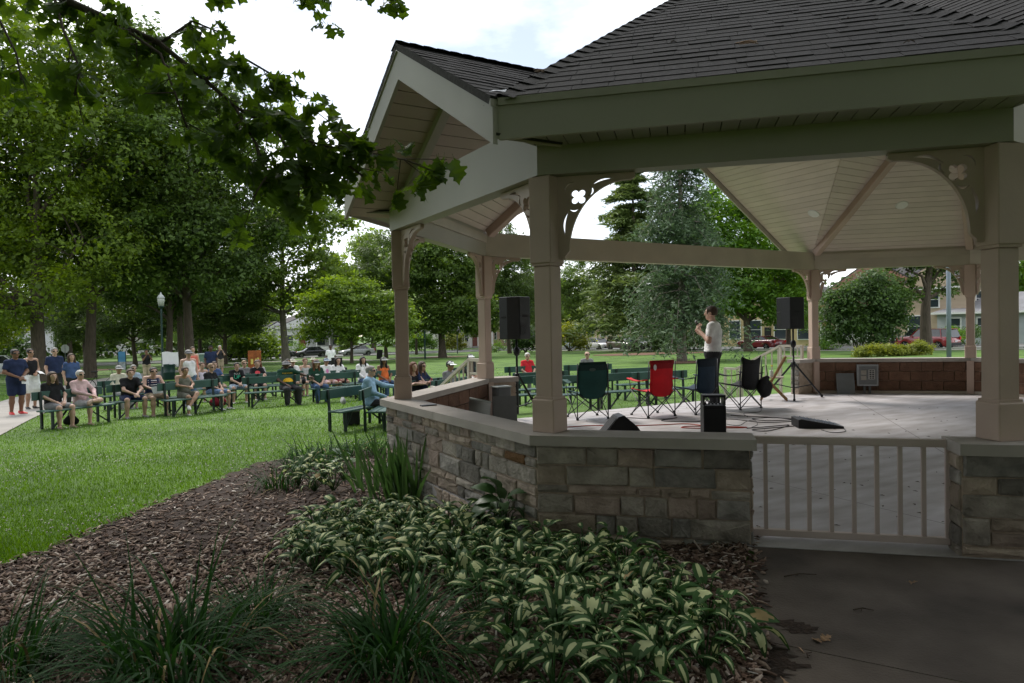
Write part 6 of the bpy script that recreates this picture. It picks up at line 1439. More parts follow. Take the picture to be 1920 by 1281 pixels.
# cables
m_cab = mat('cable_black', (.012, .012, .013), .5, .05); m_cabr = mat('cable_red', (.5, .06, .03), .5, .05)
def cable(pts, m, label, r=.006, seed=0):
    P = [on_z(px, py, r) for px, py in pts]; Q = []
    for i in range(len(P) - 1):
        p0, p1, p2, p3 = P[max(i - 1, 0)], P[i], P[i + 1], P[min(i + 2, len(P) - 1)]
        for k in range(6): t = k / 6; Q.append(.5 * ((2 * p1) + (p2 - p0) * t + (2 * p0 - 5 * p1 + 4 * p2 - p3) * t * t + (3 * p1 - p0 - 3 * p2 + p3) * t ** 3))
    Q.append(P[-1]); tag(MB().tube(Q, r, 5).build('cable', m, None, True), label, 'cable', 'cables on the stage floor')
cable([(1060, 801), (1110, 798), (1160, 799), (1230, 797), (1290, 795), (1350, 802), (1400, 801), (1300, 799), (1280, 802), (1350, 804)], m_cabr, 'red extension cable running along the floor behind the near wall', .007)
cable([(1175, 783), (1240, 786), (1270, 783), (1240, 789), (1300, 791), (1320, 789), (1370, 786), (1430, 792), (1490, 790)], m_cab, 'black cable looped on the floor behind the red chair')
cable([(1370, 779), (1420, 781), (1490, 786), (1440, 789), (1410, 785), (1450, 783), (1490, 787)], m_cab, 'black cable running from the black chair to the mixing desk')
cable([(1400, 803), (1440, 800), (1480, 797), (1440, 808), (1410, 806), (1450, 802), (1490, 799)], m_cab, 'tangled black cable left of the mixing desk')
cable([(1360, 795), (1385, 798), (1400, 790), (1415, 788), (1420, 796), (1410, 801)], m_cab, 'thin black cable arching beside the amplifier box', .004)
cable([(1540, 806), (1560, 811), (1585, 809), (1580, 803), (1568, 801)], m_cab, 'short black cable curled at the front of the mixing desk', .005)
cable([(1355, 758), (1365, 764), (1420, 762), (1425, 772), (1395, 775), (1402, 782)], m_cab, 'thin cable lying under the black chair', .004)
# grey electrical covers and outlet panel
m_gp = mat('grey_plastic', (.3, .33, .31), .5, .1, 6); m_gm = mat('grey_metal', (.15, .157, .16), .45, .1, 6)
p = ground_at(938, 10.15); eb = thing('electrical_box', 'dark grey electrical box beside the second column', 'box', (p.x, p.y, 0), TH); MB().box((0, 0, .3), (.22, .2, .6), bev=.01).build('box_body', m_gm, eb); MB().box((0, 0, .61), (.25, .23, .02), bev=.005).build('lid', m_gp, eb)
p = ground_at(945, 9.7); gb_ = thing('grey_board', 'flat dark grey board leaning beside the electrical box', 'board', (p.x, p.y, 0), .1); MB().bar((0, 0, 0), (0, .12, .5), .34, .02).build('board', m_gm, gb_)
p = ground_at(897, 8.9); cv = thing('plastic_cover', 'pale grey green plastic cover with rounded top leaning inside the wall', 'cover', (p.x, p.y, 0), .1)
V = []; F = []; nn_ = 12
for j in range(nn_ + 1):
    t = j / nn_ * 1.5; V += [(-.14, .22 * (1 - math.cos(t)) - .0, .30 + .3 * math.sin(t) * .9), (.14, .22 * (1 - math.cos(t)), .30 + .3 * math.sin(t) * .9 - .06)]
for j in range(nn_): F.append((2 * j, 2 * j + 1, 2 * j + 3, 2 * j + 2))
so = ob('shell', me_from(np.array([(x, .1 - y, z) for x, y, z in V]), F, True), m_gp, cv); q = so.modifiers.new('s', 'SOLIDIFY'); q.thickness = .03; MB().box((0, .1, .16), (.28, .03, .32)).build('back_plate', m_gp, cv)
q0 = loc2w(LL + .62, -.78); op = thing('outlet_panel', 'grey electrical outlet panel on posts against the brown block wall', 'panel', (q0.x, q0.y, 0), TH - math.radians(43.7))
MB().box((0, 0, .38), (.38, .1, .42), bev=.01).build('enclosure', m_gm, op); MB().box((0, -.053, .38), (.4, .012, .44), bev=.004).box((0, -.06, .38), (.34, .012, .38)).build('frame', mat('panel_rim', (.3, .31, .32), .4, .1, metal=.5), op); MB().box((0, -.068, .38), (.33, .006, .37)).build('face_plate', m_gm, op)
for s in (-1, 1): MB().box((s * .05, 0, .09), (.04, .04, .18)).build('post', m_gm, op)
for z_ in (.44, .33): MB().box((-.08, -.074, z_), (.1, .012, .09), bev=.003).build('outlet', mat('outlet_beige', (.3, .28, .24), .5), op)
bk_ = MB().box((.07, -.073, .4), (.12, .008, .2), bev=.002).build('breaker_plate', mat('breaker_pale', (.45, .44, .42), .5), op)
for i in range(2):
    for j in range(5): MB().box((.045 + .05 * i, -.08, .325 + .037 * j), (.035, .01, .022)).build('breaker', m_rub, bk_)
q0 = loc2w(LL + .3, -.5); gb2 = thing('grey_board', 'flat grey board leaning on the block wall left of the outlet panel', 'board', (q0.x, q0.y, 0), TH - math.radians(43.7)); MB().bar((0, -.12, 0), (0, .0, .42), .34, .018).build('board', m_gm, gb2)
p = on_z(803, 761, CAPZ); tag(MB().box((0, 0, .006), (.16, .07, .012), bev=.003).build('phone', m_blk, None, loc=(p.x, p.y, CAPZ), rot=(0, 0, .5)), 'black phone lying on the wall cap by the left front column', 'phone')
# things held or set down among the audience
def sheet(name, loc, w_, h_, rot, m, label, cat): tag(ob(name, me_from(np.array([(-w_, -h_, 0), (0, -h_, .012), (w_, -h_, 0), (-w_, h_, 0), (0, h_, .015), (w_, h_, 0)]), [(0, 1, 4, 3), (1, 2, 5, 4)]), m, None, loc=loc, rot=rot), label, cat)
m_paper = mat('paper', (.7, .7, .7), .8, .04)
sheet('paper', w1.matrix_basis @ Vector((.06, -.3, .93)), .085, .11, (1.2, .2, w1.rotation_euler.z), m_paper, 'white sheet of paper in the hand of the woman with red clogs', 'paper')
sheet('paper', w2.matrix_basis @ Vector((.1, -.3, 1.06)), .08, .1, (.4, .2, w2.rotation_euler.z), m_paper, 'white paper held by the woman in the white skirt', 'paper')
sheet('newspaper', b9.matrix_basis @ Vector((0, -.42, .74)), .16, .13, (.7, 0, b9.rotation_euler.z), mat('newsprint', (.25, .27, .25), .8, .2, 20), 'grey green folded programme read by the woman with stripes', 'paper')
bt = thing('water_bottle', 'pink water bottle held by the woman in the navy tee', 'bottle', p36.matrix_basis @ Vector((0, -.24, .82)) ); MB().lathe([(.035, -.12), (.036, .04), (.02, .08), (.02, .1)], 12).build('bottle_body', mat('pink_plastic', (.6, .25, .3), .3, .05), bt, True); MB().lathe([(.024, .1), (.024, .13)], 12).build('cap', mat('pink_cap', (.6, .06, .1), .4), bt)
def bagthing(px, D, label, m, sx=.2, sz=.2, h=.0):
    p = ground_at(px, D); t = thing('bag', label, 'bag', (p.x, p.y, p.z + h), rnd.uniform(0, 3), 'bags among the audience'); V, F = grow([((-sx * .5, 0, sz * .4), (sx * .5, 0, sz * .4), sz * .4, sz * .4), ((-sx * .3, 0, sz * .8), (sx * .3, 0, sz * .8), sz * .25, sz * .25)], .035); ob('bag_body', me_from(V * np.array([1, .7, 1]), F, True), m, t); MB().tube([(-.06, 0, sz * 1.0), (-.03, 0, sz * 1.45), (.03, 0, sz * 1.45), (.06, 0, sz * 1.0)], .01, 5).build('strap', m, t)
bagthing(128, 15.6, 'black bag under the front left bench', CL['black'], .16, .22); bagthing(405, 19.3, 'dark red bag standing on the grass behind the cropped haired person', CL['maroon'], .24, .3); bagthing(567, 21.2, 'dark round bag in front of the man in white tee', CL['black'], .22, .24, .45); bagthing(640, 14.1, 'pale grey bag on the seat of the empty bench', CL['lightgrey'], .25, .16, .46)
p = ground_at(655, 14.3); ck = thing('cooler_box', 'dark grey cooler box on the grass under the nearest bench', 'box', (p.x, p.y, p.z), .3); MB().box((0, 0, .15), (.34, .24, .28), bev=.02).build('tub', CL['charcoal'], ck); MB().box((0, 0, .305), (.36, .26, .04), bev=.012).build('lid', CL['grey'], ck)
# litter on the roof: plastic scrap and twigs in the valley
def on_roof(px, py):
    g = Vector((chn.x, chn.y)); P = Plane(sy(-ex, -EY), g, MR, ZE); r = ray(px, py); M = bs.matrix_basis.inverted(); o = M @ Vector((0, 0, CAM_Z)); d = M.to_3x3() @ r; p0 = Vector((P.p0.x, P.p0.y, P.z0)); t = (p0 - o).dot(P.Nn) / d.dot(P.Nn); return bs.matrix_basis @ (o + d * t) , (M.to_3x3().transposed() @ P.Nn)
for px, py, L_, lb in ((1395, 88, .1, 'tuft of dry twigs and leaves on the middle of the shingled roof'), (1590, 42, .04, 'small twig on the upper shingles'), (1260, 85, .04, 'small twig on the shingles left of the dry tuft'), (1710, 85, .05, 'small twig on the shingles right of the dry tuft'), (1015, 140, .06, 'dry twigs caught in the roof valley')):
    q, n_ = on_roof(px, py); q = q + n_ * .025; mbt = MB()
    for k in range(9 if L_ > .05 else 3):
        d = Vector((rnd.gauss(0, 1), rnd.gauss(0, 1), rnd.gauss(0, .5))); d = (d - n_ * d.dot(n_)).normalized(); s_ = Vector((rnd.gauss(0, L_ * .3), rnd.gauss(0, L_ * .15), .0)); mbt.tube([s_ - d * L_ * .5, s_ + n_ * .008, s_ + d * L_ * .5], [.003, .003, .0015], 4)
    tag(mbt.build('roof_twigs', m_dry if L_ > .05 else m_twig, None, loc=q), lb, 'twigs', 'twigs on the roof')
q, n_ = on_roof(932, 183); tag(ob('plastic_scrap', me_from(np.array([(-.05, 0, .01), (-.02, .03, .03), (.03, .01, .02), (.07, .03, .035), (.06, -.02, .0), (0, -.03, .005)]), [(0, 5, 1), (1, 5, 2), (2, 5, 4), (2, 4, 3)]), mat('plastic_pale', (.6, .62, .7), .4, .1), None, loc=q + n_ * .03), 'pale crumpled plastic scrap caught at the roof corner', 'scrap')

# ------------------------------------------------------------------ PARK FURNITURE
m_lg = mat('lamp_green', (.012, .035, .03), .4, .1, 5)
p = on_ground(306, 711); lp = thing('lamp_post', 'dark green park lamp post with frosted lantern', 'street lamp', p)
MB().lathe([(.2, 0), (.2, .1), (.13, .25), (.11, .6), (.07, .75), (.06, 2), (.05, 4.0), (.05, 4.2)], 14).build('post', m_lg, lp, True); MB().lathe([(.05, 4.2), (.16, 4.3), (.17, 4.34), (.1, 4.36)], 14).build('lantern_base', m_lg, lp, True); MB().lathe([(.15, 4.36), (.2, 4.75), (.19, 4.8)], 14).build('globe', mat('frosted_glass', (.45, .47, .44), .4, .04), lp, True); MB().lathe([(.21, 4.8), (.22, 4.84), (.14, 4.98), (.06, 5.05), (.05, 5.1), (.0005, 5.2)], 14).build('cap', mat('lamp_cap', (.4, .42, .42), .4, .05), lp, True)
p = on_ground(318, 712); br = thing('trash_barrel', 'dark green barrel beside the lamp post', 'bin', p); MB().lathe([(.3, 0), (.31, .02), (.31, .4), (.325, .43), (.31, .46), (.31, .85), (.325, .88), (.3, .9), (.28, .9), (.28, .86)], 20).build('barrel', m_lg, br, True)
ps = p + Vector((-.05, .25, .75)); pst = thing('poster_sheet', 'large white sheet fixed above the green barrel behind the lamp post', 'sheet', ps); V = [((i / 6 - .5) * .95, .02 * math.sin(i * 2 + j), j / 5 * .85 + .03 * math.sin(i)) for j in range(6) for i in range(7)]; ob('sheet', me_from(np.array(V), [(j * 7 + i, j * 7 + i + 1, j * 7 + i + 8, j * 7 + i + 7) for j in range(5) for i in range(6)], True), m_paper, pst); MB().box((0, .04, .0), (.04, .03, 1.5)).build('stake', m_wood, pst)
p = ground_at(227, 60); bn = thing('banner_stand', 'tall narrow banner stand with blue upper half', 'banner', p); MB().box((0, 0, 1.25), (.62, .03, .9)).build('blue_panel', mat('banner_blue', (.1, .3, .6), .6, .2, 2), bn); MB().box((0, 0, .45), (.62, .03, .7)).build('lower_panel', mat('banner_white', (.4, .42, .5), .6, .5, 4), bn)
for s in (-1, 1): MB().box((s * .34, 0, .85), (.05, .05, 1.75)).build('upright', m_lg, bn)
p = ground_at(121, 60); sg = thing('road_sign', 'round pale road sign seen from the back on a thin post', 'sign', p); MB().tube([(0, 0, 0), (0, 0, 2.4)], .03, 8).build('post', m_gm, sg); MB().lathe([(.38, -.01), (.38, .01)], 8, M=Matrix.Translation((0, 0, 2.1)) @ Matrix.Rotation(math.pi / 2, 4, 'X') @ Matrix.Rotation(.39, 4, 'Z')).build('sign_plate', mat('sign_back', (.35, .36, .36), .5, .05, metal=.2), sg)
p = ground_at(476, 44); os_ = thing('orange_sign', 'rust orange upright sign board with pale lettering on it', 'sign', p); MB().box((0, 0, .85), (.85, .06, 1.35), bev=.02).build('board', mat('rust_orange', (.3, .09, .025), .7, .4, 3), os_)
for x_, z_, w_, h_ in ((-.16, .82, .16, .34), (.1, .95, .1, .12), (.2, .88, .2, .1), (.24, 1.02, .12, .1)): MB().box((x_, -.034, z_), (w_, .01, h_)).build('lettering', mat('sign_pale', (.6, .5, .12), .6, .2, 6), os_)
for s in (-1, 1): MB().box((s * .3, 0, .1), (.06, .06, .2)).build('foot', m_lg, os_)
for px, D, s, lb in ((630, 27, 1.0, 'taller black loudspeaker cabinet on the lawn behind the young man in the cap'), (641, 25.5, .7, 'lower black loudspeaker cabinet on the lawn right of the taller one')): p = ground_at(px, D); cabinet(p, rz_to(Vector((.3, -1))), lb, .42 * (.7 if s < 1 else 1), .4, 1.2 * s)
p = ground_at(710, 78); bb = thing('trash_bin', 'black square bin standing slightly tilted on the far lawn', 'bin', p, .2); MB().prism([(-.32, -.32), (.32, -.32), (.32, .32), (-.32, .32)], 0, 1.0).build('bin_body', m_blk, bb); MB().box((0, 0, 1.03), (.7, .7, .07), bev=.02).build('lid', m_blk, bb); bb.rotation_euler = (0, .08, .2)
p = ground_at(383, 40); gbx = thing('green_cabinet', 'pale green utility cabinet behind the woman in coral', 'cabinet', p); MB().box((0, 0, .7), (.7, .6, 1.4), bev=.03).build('cabinet_body', mat('util_green', (.12, .2, .15), .5, .1), gbx); MB().box((0, 0, 1.43), (.78, .68, .08), bev=.03).build('lid', mat('util_top', (.35, .42, .38), .5, .1), gbx)
p = ground_at(1779, 34); up = thing('utility_pole', 'smooth blue grey steel pole in front of the red car', 'pole', p); MB().tube([(0, 0, -.2), (0, 0, 3), (0, 0, 9.5)], [.11, .105, .09], 16).build('shaft', mat('pole_paint', (.2, .235, .29), .5, .08, 2), up, True); MB().lathe([(.28, 0), (.28, .05), (.18, .1)], 16).build('base_plate', m_gm, up)
for px, D, lb in ((796, 70, 'thin dark post standing left of the broad dark tree'), (857, 95, 'thin grey post on the far verge')): p = ground_at(px, D); tag(MB().tube([(0, 0, -.1), (0, 0, 2.9)], .09, 8).build('lawn_post', m_lg if D < 80 else m_gm, None, loc=p), lb, 'post')
# bicycle leaning behind the benches
p = on_ground(192, 741); bi = thing('bicycle', 'black bicycle parked on the grass between the benches', 'bicycle', p, .55)
for x in (-.52, .52):
    w_ = bpy.data.objects.new('wheel', None); COL.objects.link(w_); w_.parent = bi; w_.location = (x, 0, .34); pts = [(.32 * math.cos(t * .2618), 0, .32 * math.sin(t * .2618)) for t in range(25)]
    MB().tube(pts, .018, 6, cap=False).build('tyre', m_rub, w_, True); sp = MB()
    for k in range(12): sp.tube([(0, .012 * (-1) ** k, 0), (.3 * math.cos(k * .5236), 0, .3 * math.sin(k * .5236))], .0022, 3, cap=False)
    sp.build('spokes', m_chrome, w_)
MB().tube([(-.52, 0, .34), (-.12, 0, .3), (.38, 0, .78), (-.2, 0, .78), (-.12, 0, .3)], .016, 7).tube([(-.52, 0, .34), (-.2, 0, .78), (-.23, 0, .92)], .012, 6).tube([(.52, 0, .34), (.38, 0, .78), (.35, 0, .98)], .015, 6).build('frame', m_blk, bi, True); MB().tube([(.25, -.28, 1.0), (.35, -.1, .99), (.35, .1, .99), (.25, .28, 1.0)], .012, 6).build('handlebar', m_steel, bi, True); MB().box((-.25, 0, .95), (.26, .14, .05), bev=.02).build('saddle', m_rub, bi)
# ------------------------------------------------------------------ CARS ALONG THE STREETS
m_tyre = mat('tyre', (.015, .015, .015), .85, .1, 10); m_rim = mat('rim', (.35, .35, .36), .3, .05, metal=.8); m_glass = glassmat('car_glass', (.015, .018, .02)); m_glassb = glassmat('car_glass_blue', (.08, .15, .24)); m_trim = mat('car_trim', (.012, .012, .013), .5, .05)
m_tail = mat('tail_light', (.45, .012, .01), .25, .05); m_head = mat('head_light', (.6, .6, .6), .15, .03); m_plate = mat('number_plate', (.55, .55, .55), .5, .03)
CARS = dict(  # length, width, belt height, roof height, body outline (x, z top), cabin (x0 base, x0 roof, x1 roof, x1 base)
    sedan=(4.8, 1.82, .92, 1.44, [(-2.4, .7), (-2.3, .93), (-1.5, .98), (1.0, .95), (2.1, .78), (2.4, .6)], (-1.75, -1.0, .35, 1.15)),
    coupe=(4.9, 1.92, .95, 1.38, [(-2.45, .75), (-2.4, .98), (-1.6, 1.02), (.6, .97), (2.2, .88), (2.45, .62)], (-1.9, -.85, .1, .95)),
    suv=(4.5, 1.8, 1.0, 1.66, [(-2.25, .7), (-2.22, 1.02), (-1.0, 1.04), (1.0, 1.03), (2.1, .95), (2.25, .65)], (-2.18, -1.98, .35, .98)),
    van=(5.1, 1.95, 1.05, 1.76, [(-2.55, .7), (-2.5, 1.06), (-1, 1.08), (1.2, 1.04), (2.3, .85), (2.55, .6)], (-2.48, -2.2, .55, 1.65)),
    crossover=(4.6, 1.86, 1.0, 1.64, [(-2.3, .7), (-2.25, 1.05), (-1, 1.05), (1.1, 1.0), (2.1, .85), (2.3, .6)], (-2.1, -1.5, .35, 1.2)))
def carpaint(n, c): return mat('carpaint_' + n, c, .3, .05, 3, coat=.8, spec=.5)
CAR0 = {}
def car(loc, rz, label, typ, col, glass=None):
    L, W, zb, zr, prof, cab = CARS[typ]; t = thing('car', label, 'car', loc, rz, 'cars parked along the streets'); paint = carpaint(*col)
    if typ not in CAR0:
        def body():
            xs = np.linspace(-L / 2, L / 2, 27); ring = []; V = []; F = []
            for x in xs:
                zt = np.interp(x, [q[0] for q in prof], [q[1] for q in prof]); e = min((L / 2 - abs(x)) / .35, 1); hw = W / 2 * (.86 + .14 * math.sqrt(max(e, 0))); zl = .24 + .12 * (1 - min(1, e * 1.3))
                arch = 0
                for wx in (-L * .29, L * .30):
                    if abs(x - wx) < .37: arch = max(arch, math.sqrt(.37 ** 2 - (x - wx) ** 2))
                zlo = max(zl, .33 + arch * .95 if arch else zl)
                V += [(x, -hw * .75, zl), (x, -hw * .98, zlo), (x, -hw, min(zlo + .12, zt - .12)), (x, -hw * .985, zt - .1), (x, -hw * .9, zt - .01), (x, 0, zt + .015), (x, hw * .9, zt - .01), (x, hw * .985, zt - .1), (x, hw, min(zlo + .12, zt - .12)), (x, hw * .98, zlo), (x, hw * .75, zl)]
            n = 11
            for i in range(len(xs) - 1):
                for k in range(n - 1): a = i * n + k; F.append((a, a + 1, a + n + 1, a + n))
                F.append((i * n + n - 1, i * n, i * n + n, i * n + 2 * n - 1))
            F += [tuple(range(n)), tuple((len(xs) - 1) * n + k for k in range(n))[::-1]]
            return me_from(V, F, True)
        def cabin(inset, grow_):
            x0, r0, r1, x1 = cab; V = []; F = []
            for x, z, k in ((x0, zb - .03, 1), (r0, zr - .06, .8), (r0 + .12, zr - .01, .74), (r1 - .15, zr, .74), (r1, zr - .05, .8), (x1, zb - .05, 1)):
                hw = W / 2 * .93 * (.99 if k == 1 else k) + grow_; V += [(x, -hw, z), (x, hw, z)]
            base = [(x0, -W / 2 * .93, zb - .08), (x0, W / 2 * .93, zb - .08)]
            return V
        x0, r0, r1, x1 = cab; hwb, hwr = W / 2 * .93, W / 2 * .74
        g = MB(); g.add([(x0, -hwb, zb - .05), (x0, hwb, zb - .05), (x1, hwb, zb - .07), (x1, -hwb, zb - .07), (r0, -hwr, zr - .03), (r0, hwr, zr - .03), (r1, hwr, zr - .03), (r1, -hwr, zr - .03)], [(0, 1, 5, 4), (2, 3, 7, 6), (1, 2, 6, 5), (3, 0, 4, 7), (4, 5, 6, 7)])
        rf = MB(); rf.prism([(r0 - .1, -hwr - .01), (r1 + .12, -hwr - .01), (r1 + .2, 0), (r1 + .12, hwr + .01), (r0 - .1, hwr + .01), (r0 - .16, 0)], zr - .05, zr)
        pil = MB()
        for s in (-1, 1):
            hb, hr = s * (hwb + .004), s * (hwr + .006)
            for (xa, xb) in ((x0 + .05, r0 + .03), (x1 - .03, r1 - .0), (x0 * .45 + x1 * .55 - .1, r0 * .45 + r1 * .55)): pil.bar((xa, hb, zb - .05), (xb, hr, zr - .03), .05, .07)
            if typ in ('suv', 'van', 'crossover'): pil.bar((x0 * .8 + x1 * .2, hb, zb - .05), (r0 * .75 + r1 * .25, hr, zr - .03), .05, .12)
        wh = MB().lathe([(.3, -.1), (.335, -.08), (.335, .08), (.3, .1), (.22, .1)], 20, M=Matrix.Rotation(math.pi / 2, 4, 'X')); ri = MB(); ri.lathe([(.22, -.075), (.22, .085), (.05, .09), (.0005, .085)], 16, M=Matrix.Rotation(math.pi / 2, 4, 'X'))
        for k in range(5): a = k * 1.2566; ri.bar((.04 * math.cos(a), -.1, .04 * math.sin(a)), (.21 * math.cos(a), -.1, .21 * math.sin(a)), .05, .02, up=(0, 1, 0)); ri.bar((.04 * math.cos(a), .1, .04 * math.sin(a)), (.21 * math.cos(a), .1, .21 * math.sin(a)), .05, .02, up=(0, 1, 0))
        bod = body(); bod_bm = bmesh.new(); bod_bm.from_mesh(bod); bmesh.ops.recalc_face_normals(bod_bm, faces=bod_bm.faces); bod_bm.to_mesh(bod); bod_bm.free()
        CAR0[typ] = (bod, g.mesh(), rf.mesh(), pil.mesh(), wh.mesh(), ri.mesh())
    bod, gl, rf, pil, wh, ri = CAR0[typ]
    ob('body', bod, paint, t); ob('windows', gl, glass or m_glass, t); ob('roof', rf, paint, t); ob('pillars', pil, paint, t)
    for x in (-L * .29, L * .30):
        for s in (-1, 1):
            w_ = ob('wheel', wh, m_tyre, t, loc=(x, s * (W / 2 - .12), .335)); ob('rim', ri, m_rim, w_)
    for s in (-1, 1):
        MB().box((L / 2 - .12, s * W * .36, zb - .27), (.16, .34, .13), bev=.02).build('headlight', m_head, t); MB().box((-L / 2 + .05, s * W * .4, zb - .12), (.1, .2, .26), bev=.02).build('tail_light', m_tail, t); MB().box((cab[3] - .25, s * (W / 2 + .02), zb + .03), (.12, .16, .11), bev=.03).build('mirror', paint, t)
    MB().box((L / 2 - .03, 0, .42), (.16, W * .8, .2), bev=.03).build('bumper', m_trim, t); MB().box((-L / 2 + .03, 0, .42), (.16, W * .84, .24), bev=.03).build('bumper', m_trim, t); MB().box((-L / 2 - .02, 0, .66), (.02, .34, .12)).build('number_plate', m_plate, t)
    return t
def on_street_a(px, a):   # point on the line a = const in the bandstand frame, seen at pixel column px
    r = ray(px, 620).x; A = C4 + UX * a; b = (A.x - r * A.y) / (r * VX.y - VX.x); q = A + VX * b; return Vector((q.x, q.y, float(gz(q.x, q.y)) + .035))
def on_street_b(px, b):
    r = ray(px, 620).x; A = C4 + VX * b; a = (A.x - r * A.y) / (r * UX.y - UX.x); q = A + UX * a; return Vector((q.x, q.y, float(gz(q.x, q.y)) + .045))
AV, AU = TH + math.pi / 2, TH
for px, typ, col, rz, gl, lb in ((1738, 'suv', ('red', (.26, .01, .016)), AV, None, 'boxy dark red off road car parked behind the grey pole'), (1426, 'coupe', ('crimson', (.2, .006, .016)), AV, None, 'low crimson coupe half hidden by a tree trunk'), (1238, 'suv', ('white', (.62, .62, .63)), AV, None, 'boxy white car partly behind the dark yew bush'),
                                (1200, 'sedan', ('slate', (.06, .07, .09)), AV + math.pi, None, 'dark slate car behind the pine trunk'), (1168, 'van', ('taupe', (.13, .11, .095)), AV + math.pi, None, 'taupe minivan left of the pine trunk'), (1122, 'crossover', ('pearl', (.6, .6, .6)), AV + math.pi, None, 'white crossover left of the taupe minivan'), (1082, 'crossover', ('silver', (.3, .33, .37)), AV + math.pi, m_glassb, 'silver car with blue windscreen at the end of the parked row')):
    car(on_street_a(px, 52.9), rz, lb, typ, col, gl)
car(on_street_a(1722, 60.0), AV, 'black off road car parked across the street behind the dark red one', 'suv', ('black', (.012, .012, .014)))
for px, b, typ, col, rz, lb in ((446, 83.9, 'crossover', ('black', (.012, .012, .014)), AU + math.pi, 'black car at the left, behind the man in the dark polo'), (518, 83.9, 'sedan', ('ink', (.012, .012, .016)), AU + math.pi, 'black sedan just left of the leaning tree trunk'), (582, 83.9, 'sedan', ('jet', (.01, .01, .012)), AU + math.pi, 'long black sedan right of the leaning tree trunk'), (668, 83.9, 'sedan', ('pewter', (.35, .36, .37)), AU + math.pi, 'silver sedan behind the lime green tree'), (-2, 60, 'crossover', ('ice', (.55, .56, .58)), AU, 'white car cut off at the left edge'), (662, 99, 'suv', ('steel', (.08, .1, .13)), AU, 'dark blue car in a driveway behind the silver sedan')):
    car(on_street_b(px, b), rz, lb, typ, col)

